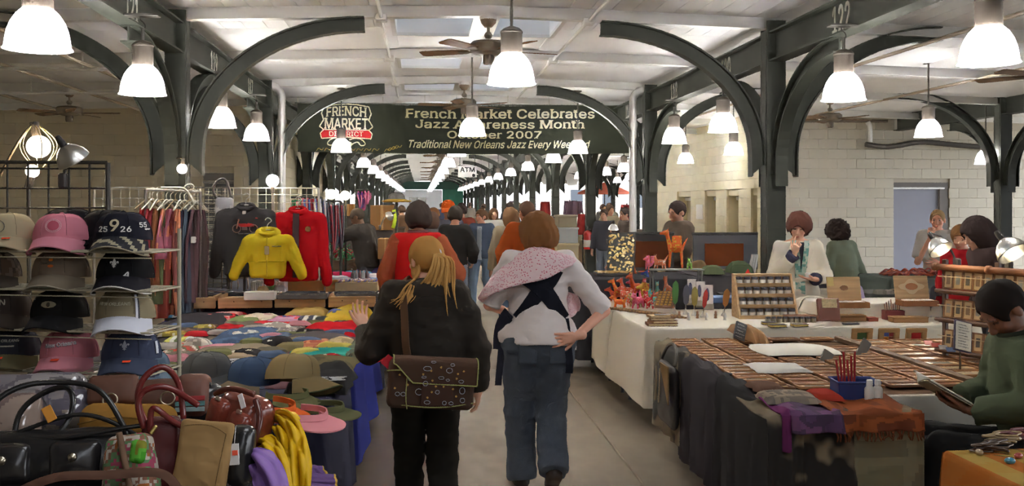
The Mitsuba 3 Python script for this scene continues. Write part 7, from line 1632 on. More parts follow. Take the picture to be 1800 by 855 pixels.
# things beyond, between the red fleece and the red vest
def heap(u, v, z, lx, ly, h, col, label, name='shirt', cat='garment', rz=0, bsdf='m_cloth', y=None):
 k = thing(name, label, cat); p = at_z(u, v, z); put(k + '__body', tf(mound(lx, ly, h, len(labels), 18, 12), move(p[0], p[1], z, rz)), bsdf, col, True); return k
table(-2.12, -.55, 10.5, 12.1, .80, 'trestle table of folded blue and purple shirts')
ct = thing('tablecloth', 'black cloth under the folded blue and purple shirts', 'tablecloth'); put(ct + '__cloth', drape(-2.14, -.53, 10.46, 12.12, .806, .04, .03, 18, 8), 'm_cloth', C(30, 28, 34), True)
for (u, v, lx, h, c, lab) in ((600, 487, .40, .07, (150, 40, 70), 'folded crimson shirt by the red fleece'), (592, 498, .34, .10, (176, 176, 184), 'white plastic bag by the red fleece'), (628, 484, .36, .06, (70, 130, 160), 'folded light blue shirt in the second stall'), (655, 479, .40, .09, (74, 70, 120), 'folded purple shirt in the second stall'), (648, 487, .40, .05, (186, 180, 186), 'folded white shirt under the purple one'), (655, 497, .36, .06, (54, 116, 166), 'folded bright blue shirt near the red vest'), (636, 494, .30, .06, (60, 56, 66), 'folded dark shirt between the blue ones'), (620, 472, .34, .06, (110, 80, 76), 'folded mauve shirt at the back of the second stall'), (604, 474, .36, .10, (150, 148, 140), 'clear bag of goods at the back of the second stall'), (598, 462, .34, .12, (150, 36, 36), 'red toy heap below the tinsel'), (636, 468, .36, .14, (110, 116, 128), 'grey plush toy beside the cardboard box')):
 heap(u, v, .81, lx, .26, h, C(*c), lab, 'shirt' if 'shirt' in lab else 'bag' if 'bag' in lab else 'toy', 'garment' if 'shirt' in lab else 'bag' if 'bag' in lab else 'toy')
for i, c in enumerate(((60, 60, 66), (120, 124, 130), (90, 60, 66), (170, 170, 176), (60, 40, 46))):
 p = at_z(622 + 6 * i, 497, .83); k = thing('bottle', f'{("black", "grey", "dark red", "white", "maroon")[i]} bottle in the row before the folded shirts', 'bottle'); put(k + '__body', lathe([(.001, 0), (.024, 0), (.026, .01), (.026, .10), (.012, .125), (.012, .14), (.001, .14)], 14).apply_translation(p + [0, -.1, 0]), 'm_gloss', C(*c), smooth=40)
# hanging mardi gras beads and tinsel
for (u0, u1, v0, v1, y, lab, cols, n, seed) in ((512, 562, 348, 420, 10.6, 'curtain of red, blue and silver bead strings beside the red fleece', [(180, 50, 60), (70, 90, 160), (190, 190, 196), (200, 90, 110), (60, 130, 90)], 34, 1), (560, 596, 355, 440, 11.2, 'dark and red bead strings hanging behind the first bead curtain', [(60, 50, 60), (150, 40, 50), (40, 60, 90), (120, 130, 140)], 24, 2), (628, 646, 335, 372, 13.4, 'pink and purple bead strings hanging over the man in black', [(190, 50, 110), (90, 50, 130), (200, 90, 140)], 12, 3)):
 k = thing('bead_curtain', lab, 'beads', kind='stuff'); r = np.random.default_rng(seed); ms, cl = [], []
 for i in range(n):
  a = at_y(r.uniform(u0, u1), v0 + r.uniform(0, 8), y + r.uniform(-.15, .15)); b = at_y(900 + 0, v1 - r.uniform(0, 26), y); L = a[2] - b[2]
  pts = spline([a, a + [.02, -.02, -L * .5], a + [.035, 0, -L], a + [.055, .02, -L * .5], a + [.05, .02, 0]], 40); m = tube(pts, .010 + .005 * (np.arange(40) % 2), 5); ms.append(m); cl.append(np.tile(C(*cols[i % len(cols)]), (len(m.vertices), 1)))
 kk = k + '__strings'; scene[kk] = painted(trimesh.util.concatenate(ms), 'm_gloss', True, np.vstack(cl))
 rr = part(k, 'rod', bar(at_y(u0 - 2, v0 - 1, y), at_y(u1 + 3, v0 - 1, y), .012, 6), 'm_steel'); a = at_y(u1 + 3, v0 - 1, y); part(k, 'post', bar((a[0], y, 0), a, .014, 6), 'm_steel')
k = thing('tinsel_heap', 'heap of green and red metallic tinsel left of the man in black', 'tinsel', kind='stuff'); r = np.random.default_rng(8); p = at_z(600, 456, .95)
ms, cl = [], []
for i in range(90):
 a = p + [r.normal(0, .12), r.normal(0, .08), abs(r.normal(0, .06))]; m = tube(spline([a, a + r.normal(0, .05, 3), a + r.normal(0, .07, 3)], 8), .008, 4); ms.append(m); cl.append(np.tile(C(*[(50, 120, 70), (160, 40, 50), (190, 190, 190), (60, 140, 90)][i % 4]), (len(m.vertices), 1)))
scene[k + '__strands'] = painted(trimesh.util.concatenate(ms), 'm_gloss', True, np.vstack(cl))
k = thing('display_box', 'low crate under the tinsel heap', 'crate'); put(k + '__body', tf(cbox(.5, .3, .13, .006, 0), move(p[0], p[1], .81)), 'm_matte', C(90, 76, 66))
for (u0, u1, v0, v1, y, lab, c) in ((601, 622, 359, 380, 13.6, 'brown cardboard carton high behind the man in black, left one', (142, 104, 62)), (650, 692, 361, 405, 14.2, 'large brown cardboard carton left of the clamp lamp', (134, 100, 64)), (664, 690, 420, 456, 12.2, 'tan cardboard carton behind the red vest', (140, 108, 72))):
 a, b = at_y(u0, v1, y), at_y(u1, v0, y); k = thing('cardboard_box', lab, 'box'); put(k + '__body', tf(cbox(b[0] - a[0], .3, b[2] - a[2], .006), move((a[0] + b[0]) / 2, y + .15, (a[2] + b[2]) / 2)), 'm_matte', C(*c)); part(k, 'tape', tf(cbox((b[0] - a[0]) * .12, .302, (b[2] - a[2]) * 1.004, .002), move((a[0] + b[0]) / 2, y + .15, (a[2] + b[2]) / 2)), 'm_satin', C(170, 140, 96))
 part(k, 'shelf_stand', box(a[0] + .02, b[0] - .02, y + .03, y + .27, 0, a[2]), 'm_matte', C(46, 42, 40))
k = thing('hat', 'black hat with a yellow brim on a stand above the red vest', 'hat'); p = at_y(697, 352, 13.5); put(k + '__brim', lathe([(.001, .0), (.17, -.03), (.21, -.01), (.17, .0), (.10, .02), (.001, .03)], 24).apply_translation(p), 'm_satin', C(170, 130, 40), True); part(k, 'crown', lathe([(.12, .0), (.115, .06), (.08, .10), (.001, .115)], 24).apply_translation(p), 'm_satin', C(36, 34, 32), True); part(k, 'stand', bar((p[0], p[1], 0), p, .02, 8), 'm_steel')
k = thing('ribbon_strip', 'neon yellow green strip hanging from the hat stand', 'ribbon'); a, b = at_y(692, 369, 13.3), at_y(691, 401, 13.3); put(k + '__strip', ribbon(spline([a, (a + b) / 2 + [.02, -.02, 0], b], 10), .05, .01, (0, -1, 0)), 'm_satin', C(186, 214, 50), True); part(k, 'hook', bar(a, a + [.06, .18, .08], .006, 5), 'm_steel')
clamp_lamp('lit clamp lamp left of the red vest man', at_y(683, 381, 12.4), 60, 60, at_y(668, 400, 12.4), .35, .06)
for (u, v, y, lab) in ((582, 342, 11.5, 'bright window-like bulb between the third and fourth left columns'), (607, 344, 12.6, 'bright bulb behind the bead curtains')):
 k = thing('bare_bulb_lamp', lab, 'lamp'); p = at_y(u, v, y); bulb(k, p, .06, .5); part(k, 'post', bar((p[0], p[1] + .08, 0), (p[0], p[1] + .08, p[2]), .012, 6), 'm_steel'); part(k, 'socket', bar(p + [0, .04, 0], p + [0, .09, 0], .02, 8), 'm_satin', C(50, 46, 44))
# orange cap worn by the far shopper
Mh = np.eye(4); Mh[:3, :3] = rot(165) @ M11['Rh'] @ rot(180) * 1.06; Mh[:3, 3] = M11['W'](M11['hc'] + M11['Rh'] @ np.array([0, 0, .055]))
cap(Mh @ move(0, 0, -.01), C(214, 92, 40), C(206, 86, 40), 'orange baseball cap worn by the shopper in the dark coat')

# right: table of framed prints
ZA = .755
table(1.66, 2.84, 4.66, 6.50, ZA - .02, 'folding table under the left rows of framed prints'); table(2.88, 3.95, 4.95, 6.45, ZA - .02, 'folding table under the right rows of framed prints'); table(1.62, 2.20, 4.12, 4.62, ZA - .02, 'small folding table under the woven scarves')
def _mud(p, n, uv):
 a = mikit.fbm(p.x * 6, p.y * 6, p.z * 5, 3); b = mikit.fbm(p.x * 14 + 3, p.y * 14, p.z * 12, 2)
 return mikit.mix((0.018, 0.017, 0.016), (0.16, 0.13, 0.085), mikit.smoothstep(.50, .58, a) * (0.55 + 0.45 * b))
scene['m_mudcloth'] = principled(mikit.proc(_mud), .95, 0, .1)
for (x0, x1, y0, y1, lab) in ((1.64, 2.86, 4.64, 6.52, 'brown cloth under the left rows of framed prints'), (2.87, 3.97, 4.93, 6.47, 'brown cloth under the right rows of framed prints')):
 k = thing('tablecloth', lab, 'tablecloth'); put(k + '__cloth', drape(x0, x1, y0, y1, ZA - .012, ZA - .12, .01, 20, 3, rows=4), 'm_cloth', C(70, 54, 42), True)
k = thing('tablecloth', 'white cloth at the near edge of the framed prints', 'tablecloth'); put(k + '__cloth', drape(2.22, 2.88, 4.60, 4.72, ZA - .016, .35, .02, 20, 4), 'm_cloth', C(176, 170, 158), True)
rl_ = thing('wood_divider', 'dark wooden strip between the two tables of framed prints', 'wooden strip'); put(rl_ + '__strip', tf(cbox(.06, 1.62, .03, .004), move(2.865, 5.62, ZA + .012)), 'm_satin', C(74, 56, 42))
# framed prints: frame, mat and picture
PR = np.random.default_rng(21)
FRC = [C(112, 76, 48), C(128, 88, 54), C(92, 62, 42), C(140, 102, 66)]; PIC = [C(150, 128, 100), C(120, 96, 76), C(166, 146, 116), C(110, 110, 96), C(150, 104, 78), C(176, 164, 140)]
def print_parts(w, d):
 fr = [cbox(w, .016, .014, .002).apply_translation((0, -d / 2 + .008, .007)), cbox(w, .016, .014, .002).apply_translation((0, d / 2 - .008, .007)), cbox(.016, d - .03, .014, .002).apply_translation((-w / 2 + .008, 0, .007)), cbox(.016, d - .03, .014, .002).apply_translation((w / 2 - .008, 0, .007))]
 return fr, box(-w / 2 + .014, w / 2 - .014, -d / 2 + .014, d / 2 - .014, .002, .006), box(-w * .26, w * .26, -d * .24, d * .24, .006, .0075)
def print_set(w, d):
 fr, mat, pic = print_parts(w, d); out = []
 for i in range(6):
  put('_a', fr, 'm_satin', FRC[i % 4]); a = scene.pop('_a'); put('_a', mat, 'm_gloss', C(222, 206, 172) if i % 2 else C(196, 168, 128)); b = scene.pop('_a'); put('_a', pic, 'm_gloss', PIC[i]); c = scene.pop('_a'); out.append((a, b, c))
 return out
SMALL, LARGE = print_set(.205, .098), print_set(.235, .155)
def lay_print(S, x, y, label, group, z=ZA, rz=0, tilt=0):
 k = thing('framed_print', label, 'framed print', group); s = S[int(PR.integers(0, 6))]; M = move(x, y, z, rz + PR.uniform(-1.5, 1.5), 1, tilt)
 for n, d in zip(('frame', 'mat', 'picture'), s): again_d(sub(k, n), d, M)
for r in range(17):
 for c in range(5):
  x, y = 1.78 + .235 * c, 4.78 + .1045 * r
  if (r, c) in ((9, 2), (9, 3), (10, 2), (10, 3), (14, 2), (14, 3), (14, 4), (15, 3), (15, 4), (13, 4)): continue
  lay_print(SMALL, x + PR.uniform(-.006, .006), y, f'framed print on the left table, {ordinal[r]} row from the front, {ordinal[c]} from the left', 'small framed prints in rows')
for r in range(8):
 for c in range(4):
  lay_print(LARGE, 3.035 + .262 * c, 5.06 + .172 * r, f'framed print on the right table, {ordinal[r]} row from the front, {ordinal[c]} from the left', 'larger framed prints in rows')
def cloth_bit(label, u0, u1, v0, v1, z, h, color, name='cloth', cat='cloth'):
 k = thing(name, label, cat); a, b, c = at_z(u0, v1, z), at_z(u1, v1, z), at_z((u0 + u1) / 2, v0, z); put(k + '__body', tf(mound(b[0] - a[0], c[1] - a[1], h, len(labels), 20, 12, .15), move((a[0] + b[0]) / 2, (a[1] + c[1]) / 2, z, -3)), 'm_cloth', color, True)
cloth_bit('white paper sheet lying across the far rows of framed prints', 1352, 1492, 606, 626, ZA + .016, .02, C(206, 200, 184), 'paper_sheet', 'paper')
cloth_bit('white folded napkin in the middle of the framed prints', 1340, 1432, 640, 657, ZA + .016, .02, C(196, 192, 182), 'napkin')
def slab_sign(label, u, v, d, w, h, rz, ry, color, text=None, tcol=None, name='slate_sign', foot=True):
 k = thing(name, label, 'sign'); M = np.vstack([np.c_[rot(rz, -20, ry), at_d(u, v, d)], [0, 0, 0, 1]])
 part(k, 'board', tf(cbox(w, .012, h, .003), M), 'm_satin', color)
 if text:
  for i in range(text): part(k, 'scribble', tf(tube([(w * (.38 * q), -.007, .0025 * math.sin(31 * q + i) + .0015 * math.sin(67 * q)) for q in np.linspace(-1, .6 + .4 * (i % 2), 26)], .0016, 4), M @ move(0, 0, h * (.34 - .17 * i))), 'm_matte', tcol)
 if foot: p = at_d(u, v, d); part(k, 'foot', bar((M @ np.array([0, .02, -h * .3, 1]))[:3], (p[0] + .02, p[1] + .06, ZA + .016), .006, 6), 'm_satin', C(60, 56, 50))
 return k
slab_sign('dark slanted sign with white writing at the back of the framed prints', 1301, 583, 6.55, .085, .125, 6, 22, C(50, 52, 56), 5, C(170, 170, 168))
slab_sign('grey slate plate leaning among the framed prints, nearer the purple scarf', 1450, 636, 5.75, .07, .14, 0, 34, C(92, 92, 84)); slab_sign('grey slate plate leaning on the divider of the framed prints', 1516, 616, 6.0, .065, .15, 0, 40, C(84, 82, 78))
cloth_bit('wrinkled pale brown paper bag at the left of the white sheet', 1333, 1358, 580, 606, ZA + .016, .10, C(150, 118, 84), 'paper_bag', 'bag')
# three leather frames with coloured panes
for i, (u, cols, lab) in enumerate(((1515, [C(60, 88, 54)], 'tan leather frame with a green pane'), (1562, [C(60, 80, 140), C(130, 50, 50), C(190, 120, 50), C(120, 60, 46)], 'tan leather frame with four coloured panes'), (1610, [C(160, 40, 44)], 'tan leather frame with a red pane'))):
 k = thing('leather_picture', lab + ' standing at the back of the prints', 'framed picture'); M = np.vstack([np.c_[rot(-4, 12), at_d(u, 592, 6.75)], [0, 0, 0, 1]])
 for (sx, sz, x, z) in ((.15, .032, 0, .045), (.15, .03, 0, -.045), (.04, .07, -.055, 0), (.04, .07, .055, 0)): part(k, 'border', tf(cbox(sx, .018, sz, .005), M @ move(x, 0, z)), 'm_cloth', C(160, 128, 88))
 n = len(cols)
 for j, c in enumerate(cols): part(k, 'pane', tf(cbox(.066 if n == 1 else .032, .008, .056 if n == 1 else .027, .002), M @ move(0 if n == 1 else (-.017, .017)[j % 2], 0, 0 if n == 1 else (.0145, -.0145)[j // 2])), 'm_gloss', c)
 part(k, 'prop', tf(bar((0, .01, .0), (0, .07, -.075), .006, 5), M), 'm_satin', C(80, 60, 44))
# shelf of framed pictures with bamboo rails
sh = thing('display_shelf', 'bamboo shelf of small framed pictures beside the black haired woman', 'shelf')
SA, SB = at_d(1652, 600, 5.9), at_d(1840, 640, 5.3); SA[2] = SB[2] = ZA
dx = (SB - SA); LEN = float(np.linalg.norm(dx[:2])); SM = np.eye(4); SM[:3, 0] = dx / np.linalg.norm(dx); SM[:3, 1] = np.cross([0, 0, 1], SM[:3, 0]); SM[:3, 3] = SA
zs4 = [.05, .235, .41, .555]
for x in (0, LEN * .52, LEN): part(sh, 'post', tf(cbox(.028, .03, .60, .004, 0), SM @ move(x, .05, 0)), 'm_satin', C(62, 44, 34))
for i, z in enumerate(zs4):
 part(sh, 'rail', tf(bar((-.03, .0, z), (LEN + .05, .0, z), .019 if i == 3 else .012, 10), SM), 'm_satin', C(112, 72, 48) if i == 3 else C(70, 48, 36), True)
 if i < 3: part(sh, 'ledge', tf(cbox(LEN + .03, .09, .014, .003), SM @ move(LEN / 2, .05, z - .012)), 'm_satin', C(60, 42, 34)); part(sh, 'cord', tf(bar((0, -.02, z + .09), (LEN, -.02, z + .09), .003, 5), SM), 'm_matte', C(200, 184, 150))
for e in (0, LEN * .53): part(sh, 'bamboo_end', tf(lathe([(.012, -.015), (.026, -.012), (.026, .012), (.012, .015)], 14), SM @ move(e - .03, 0, zs4[3], 0, 1, 0, 90)), 'm_satin', C(130, 84, 56), True)
n = 0
for i in range(3):
 for j in range(10):
  w = .066; M = SM @ move(.045 + LEN * j / 10.2, .022, zs4[i] + .070, 0, 1, -6); k = thing('small_picture', f'{ordinal[j]} small framed picture from the left on the {("bottom", "middle", "top")[i]} ledge of the bamboo shelf', 'framed picture', f'small pictures on the {("bottom", "middle", "top")[i]} ledge')
  for (sx, sz, x, z) in ((w, .010, 0, .053), (w, .010, 0, -.053), (.009, .10, -w / 2 + .0045, 0), (.009, .10, w / 2 - .0045, 0)): part(k, 'border', tf(cbox(sx, .010, sz, .002), M @ move(x, 0, z)), 'm_satin', FRC[(i + j) % 4] * .9)
  part(k, 'mat', tf(cbox(w - .016, .005, .098, .001), M), 'm_gloss', C(196, 172, 128)); part(k, 'picture', tf(cbox(w * .42, .007, .055, .001), M), 'm_gloss', (C(70, 66, 60), C(120, 96, 70), C(150, 150, 140))[(i * 2 + j) % 3])
def shelf_lamp(label, u, v, d, rx, rz):
 p = at_d(u, v, d); f = (SM @ np.array([LEN * (.12 if u < 1700 else .62), .05, .58, 1]))[:3]; clamp_lamp(label, p, rx, rz, f, .55, .070 if u < 1700 else .085)
shelf_lamp('lit clamp lamp over the left end of the bamboo shelf', 1655, 440, 5.75, -42, 20); shelf_lamp('lit clamp lamp over the right end of the bamboo shelf', 1782, 447, 5.3, -42, 20)
slab_sign('white price list in a dark frame leaning before the bamboo shelf', 1692, 592, 5.35, .105, .175, 0, 14, C(40, 38, 60), None, None, 'price_list', True)
pk = 'price_list'; PM = np.vstack([np.c_[rot(0, -20, 14), at_d(1692, 592, 5.35)], [0, 0, 0, 1]])
part(pk, 'paper', tf(cbox(.092, .004, .160, .001), PM @ move(0, -.008, 0)), 'm_matte', C(214, 208, 190))
for i in range(9): part(pk, 'writing', tf(tube([(.032 * q, -.0105, .0022 * math.sin(37 * q + i) + .0016 * math.sin(71 * q + 2 * i)) for q in np.linspace(-1, .5 + .5 * ((i * 7) % 3) / 2, 30)], .0011, 4), PM @ move(0, 0, .062 - .0155 * i)), 'm_matte', C(50, 48, 50))
for i, c in enumerate(((196, 130, 120), (150, 60, 56), (180, 176, 176), (90, 110, 150))):
 k = thing('card', f'{("pink", "red", "white", "blue")[i]} card in the short row before the bamboo shelf', 'card'); put(k + '__body', tf(cbox(.05, .004, .035, .001), np.vstack([np.c_[rot(-10, -50), at_d(1632 + 13 * i, 603 + 4 * i, 6.0 - .08 * i)], [0, 0, 0, 1]])), 'm_satin', C(*c))
# basket, bottles, scarves at the near end
k = thing('plastic_basket', 'dark blue plastic basket holding red sticks on the scarf table', 'basket'); p = at_z(1512, 708, ZA); BMx = move(p[0], p[1] + .06, ZA - .0, -6)
for (sx, sy, x, y) in ((.19, .006, 0, -.065), (.19, .006, 0, .065), (.006, .13, -.095, 0), (.006, .13, .095, 0)): part(k, 'side', tf(cbox(sx, sy, .095, .003, 0), BMx @ move(x, y, 0)), 'm_satin', C(36, 48, 92))
part(k, 'bottom', tf(cbox(.18, .12, .006, .002, 0), BMx), 'm_satin', C(36, 48, 92)); part(k, 'rim', tf(tube([(-.10, -.07, .095), (.10, -.07, .095), (.10, .07, .095), (-.10, .07, .095)], .006, 6, True), BMx), 'm_satin', C(40, 54, 100))
for i in range(6):
 s = thing('red_stick', f'red incense stick in the blue basket, {ordinal[i]} from the left', 'stick'); put(s + '__body', tf(bar((-.07 + .014 * i, -.02 + .012 * (i % 3), .01), (-.085 + .018 * i, .01, .19 + .02 * (i % 3)), .0055, 6), BMx), 'm_satin', C(130, 34, 36))
for i, (u, v) in enumerate(((1520, 708), (1534, 708))):
 k = thing('white_bottle', ('white plastic bottle left of two before the blue basket', 'white plastic bottle right of two before the blue basket')[i], 'bottle'); p = at_z(u, v, ZA); p = p + [0, -.05, 0]; part(k, 'body', tf(lathe([(.001, 0), (.022, 0), (.023, .005), (.023, .075), (.014, .088), (.012, .094), (.001, .094)], 16), move(*p)), 'm_satin', C(196, 192, 182), smooth=40); part(k, 'cap', tf(lathe([(.001, .092), (.015, .092), (.014, .116), (.001, .116)], 14), move(*p)), 'm_satin', C(206, 204, 198), smooth=40)
def scarf_over(label, x0, x1, ytop, yedge, ztop, zbot, color, amp=.02, folds=14, seed=0, name='scarf', fringe=None, bsdf='m_cloth', side=False, n=30, fc=None):
 k = thing(name, label, 'scarf' if name == 'scarf' else 'blanket' if name == 'blanket' else 'cloth'); r = np.random.default_rng(seed); ph = r.uniform(0, 6, 3); rows = []
 path = [(ytop + (yedge - ytop) * t, ztop) for t in np.linspace(0, 1, 6)] + [(yedge - math.copysign(.012, ytop - yedge) * (1 if not side else 1), ztop - .012)] + [(yedge - math.copysign(.022, ytop - yedge), ztop - (ztop - zbot) * t) for t in np.linspace(.08, 1, 12)]
 for i, (y, z) in enumerate(path):
  hang = max(0, (ztop - z)) / max(.01, ztop - zbot); row = []
  for x in np.linspace(x0, x1, n):
   f = math.sin(x * folds * 3 + ph[0]) * .6 + math.sin(x * folds * 5.3 + ph[1]) * .4 + .9
   o = amp * f * (.15 + hang); zz = z + (.012 * math.sin(x * folds * 2 + i * .8 + ph[2]) if hang == 0 else 0)
   yy = y - math.copysign(o, ytop - yedge) if hang > 0 else y
   row.append((yy, x, zz) if side else (x, yy, zz))
  rows.append(row)
 P = np.array(rows); m = grid_sheet(P, .006); part(k, 'cloth', m, bsdf, color, True)
 if fringe:
  last = P[-1]
  for i in range(0, n, 1): part(k, 'fringe', tube([last[i], last[i] + [r.normal(0, .006), r.normal(0, .004), -fringe * .5], last[i] + [r.normal(0, .01), r.normal(0, .006), -fringe]], [.005, .004, .003], 5), 'm_cloth', fc if fc is not None else C(110, 108, 84))
 return k
scarf_over('olive mottled blanket with a fringe hanging at the front right of the scarf table', 1.90, 2.22, 4.50, 4.12, ZA + .004, .32, patches([C(98, 94, 74), C(106, 101, 80), C(90, 86, 70)], 7, 2), .012, 8, 1, 'blanket', .11, n=40)
scarf_over('black cloth with faded brown pattern hanging at the front of the scarf table', 1.645, 1.915, 4.46, 4.13, ZA + .006, .12, None, .012, 10, 2, 'hanging_cloth', None, 'm_mudcloth')
scarf_over('black and cream patterned scarves at the near left corner of the scarf table', 1.50, 1.66, 4.5, 4.10, ZA + .008, .05, None, .02, 20, 3, 'hanging_cloth', None, 'm_mudcloth', n=16)
scarf_over('orange brown fringed shawl along the front edge of the scarf table', 1.80, 2.21, 4.44, 4.10, ZA + .024, .70, patches([C(96, 52, 32), C(116, 64, 36), C(84, 46, 32)], 12, 5), .02, 12, 4, 'scarf', .04, fc=C(84, 48, 30))
scarf_over('purple shawl along the left front edge of the scarf table', 1.60, 1.83, 4.46, 4.09, ZA + .030, .70, patches([C(70, 52, 76), C(58, 46, 62), C(86, 58, 84)], 12, 6), .02, 12, 5, 'scarf')
scarf_over('magenta scarf end at the near left corner of the scarf table', 1.56, 1.60, 4.36, 4.09, ZA + .034, .62, C(78, 34, 68), .012, 30, 6, 'scarf', n=8)
cloth_bit('grey knitted scarf heap on the scarf table', 1352, 1452, 694, 712, ZA + .03, .04, patches([C(104, 96, 86), C(126, 114, 98), C(90, 84, 78)], 26, 4), 'knit_scarf', 'scarf'); cloth_bit('red knitted scarf heap beside the blue basket', 1438, 1490, 690, 706, ZA + .03, .035, C(130, 44, 34), 'knit_scarf', 'scarf'); cloth_bit('dark brown cloth roll at the left of the knitted scarves', 1334, 1388, 676, 692, ZA + .02, .035, C(62, 44, 36), 'cloth_roll', 'cloth')
# cloths and purses hanging along the table's aisle side
scarf_over('light brown and black patterned cloth hanging at the far left end of the print table', 5.75, 6.50, 1.69, 1.62, ZA + .004, .20, None, .015, 8, 7, 'hanging_cloth', None, 'm_mudcloth', True)
scarf_over('black cloth panel hanging at the middle of the print table side', 5.10, 5.78, 1.68, 1.615, ZA + .006, .14, C(32, 31, 33), .014, 8, 8, 'hanging_cloth', None, 'm_cloth', True)
scarf_over('black cloth panel hanging near the scarf table corner', 4.15, 5.14, 1.68, 1.62, ZA + .005, .08, C(26, 25, 27), .014, 10, 9, 'hanging_cloth', None, 'm_cloth', True)
k = thing('leather_purse', 'black leather purse with a triangular tan flap hanging at the print table side', 'bag'); M = move(1.545, 5.95, .50, -90)
part(k, 'body', tf(bag_body(.40, .05, .42, .06, .02, 41, .012), M), 'm_satin', C(36, 34, 34), True); part(k, 'flap', tf(extrude(sg.Polygon([(-.02, .20), (.19, .20), (.19, -.03)]), .008), M @ move(0, -.045, 0) @ UP), 'm_cloth', C(120, 98, 66))
for x in (-.10, -.02): part(k, 'tassel', tf(tube(spline([(x, -.05, .16), (x + .01, -.055, .05), (x - .03, -.05, -.06)], 10), .005, 5), M), 'm_cloth', C(170, 150, 120), True)
part(k, 'strap', tf(handle([(-.16, 0, .2), (-.12, .02, .27), (.12, .02, .27), (.16, 0, .2)], .010), M), 'm_satin', C(40, 36, 34), True)
# stool-height dark box right of the scarf table
k = thing('storage_box', 'black covered box under the reading man and beside the olive blanket', 'box'); put(k + '__body', surf(lambda p: s_box(p, (0, 0, .30), (.21, .15, .30), .03) + .015 * nz(p, 8, 3, 2), (-.25, -.2, 0), (.25, .2, .64), .016).apply_transform(move(2.50, 4.46, 0, 4)), 'm_cloth', C(30, 29, 32), True)

# low right table with the orange and yellow checked cloth
def check_col(v):
 a = (np.floor(v[:, 0] / .085 + .0) % 2); b = (np.floor((v[:, 2] + v[:, 1]) / .12) % 2); c = np.where((a > 0)[:, None], C(150, 92, 44), C(150, 126, 66)); c = np.where((b > 0)[:, None], c * [1, .88, .8], c); e = (np.abs((v[:, 0] / .085) % 1 - .5) > .42); return np.where(e[:, None], C(92, 74, 46), c)
table(2.02, 3.05, 2.75, 3.52, .735, 'low table under the orange checked cloth')
k = thing('tablecloth', 'orange and yellow checked cloth on the table at the lower right corner', 'tablecloth'); m = drape(2.00, 3.07, 2.72, 3.54, .75, .15, .02, 14, 12, rows=30, step=.02); put(k + '__cloth', m, 'm_cloth', check_col, True)
for i, (u, v, c, lab) in enumerate(((1760, 776, (150, 130, 96), 'heap of tan shell necklaces on the checked cloth'), (1742, 793, (70, 58, 50), 'heap of dark bead necklaces on the checked cloth'), (1785, 772, (110, 70, 70), 'heap of red bead necklaces at the back of the checked cloth'))):
 k = thing('necklace_heap', lab, 'necklaces'); p = at_z(u, v, .752); r = np.random.default_rng(i)
 for j in range(7):
  a = r.uniform(0, 6.28); part(k, 'necklace', tube([p + [.05 * math.cos(t) * (1 + .5 * math.sin(2 * t + a)) + r.uniform(-.004, .004) + .03 * math.cos(a), .035 * math.sin(t + a) + .02 * math.sin(a), .006 + .004 * j] for t in np.linspace(0, 6.28, 33)[:-1]], .004 + .0015 * (j % 2), 5, True), 'm_gloss', C(*c) * (.8 + .06 * j), True)
for i, (u, v, c) in enumerate(((1775, 815, (60, 120, 140)), (1790, 806, (150, 70, 60)), (1722, 800, (140, 120, 90)))):
 k = thing('bead', f'{("turquoise", "red", "tan")[i]} stone lying on the checked cloth', 'stone'); put(k + '__body', surf(lambda p: s_ell(p, (0, 0, .010), (.020, .014, .011)) + .006 * nz(p, 40, i, 2), (-.03, -.03, -.01), (.03, .03, .03), .004).apply_transform(move(*at_z(u, v, .752), 30 * i)), 'm_gloss', C(*c), True)

# right: the white table
ZC = .76
table(1.72, 4.26, 7.16, 8.34, ZC - .008, 'trestle table under the white cloth'); table(1.72, 2.20, 8.42, 9.24, ZC - .008, 'trestle table under the aisle wing of the white cloth')
def hem(x, y): return .17 + .05 * np.clip((y - 7.1) / 2, 0, 1) + np.where(x > 2.6, .2, 0)
k = thing('tablecloth', 'white cloth falling to the floor along the front of the long table', 'tablecloth'); put(k + '__cloth', drape(1.68, 4.30, 7.10, 8.36, ZC, .17, .03, 10, 14, step=.045, zb_fn=hem), 'm_cloth', C(206, 196, 176), True)
k = thing('tablecloth', 'white cloth on the aisle wing under the carved animals', 'tablecloth'); put(k + '__cloth', drape(1.67, 2.24, 8.37, 9.28, ZC, .2, .03, 10, 15, step=.05, zb_fn=lambda x, y: .2 + 0 * x), 'm_cloth', C(206, 196, 178), True)
rs = thing('riser', 'white cloth covered riser across the back of the white table', 'riser'); part(rs, 'cloth', drape(3.30, 4.26, 7.62, 8.1, ZC + .115, ZC + .006, .012, 14, 16, rows=5), 'm_cloth', C(200, 192, 176), True)
ZR = ZC + .117
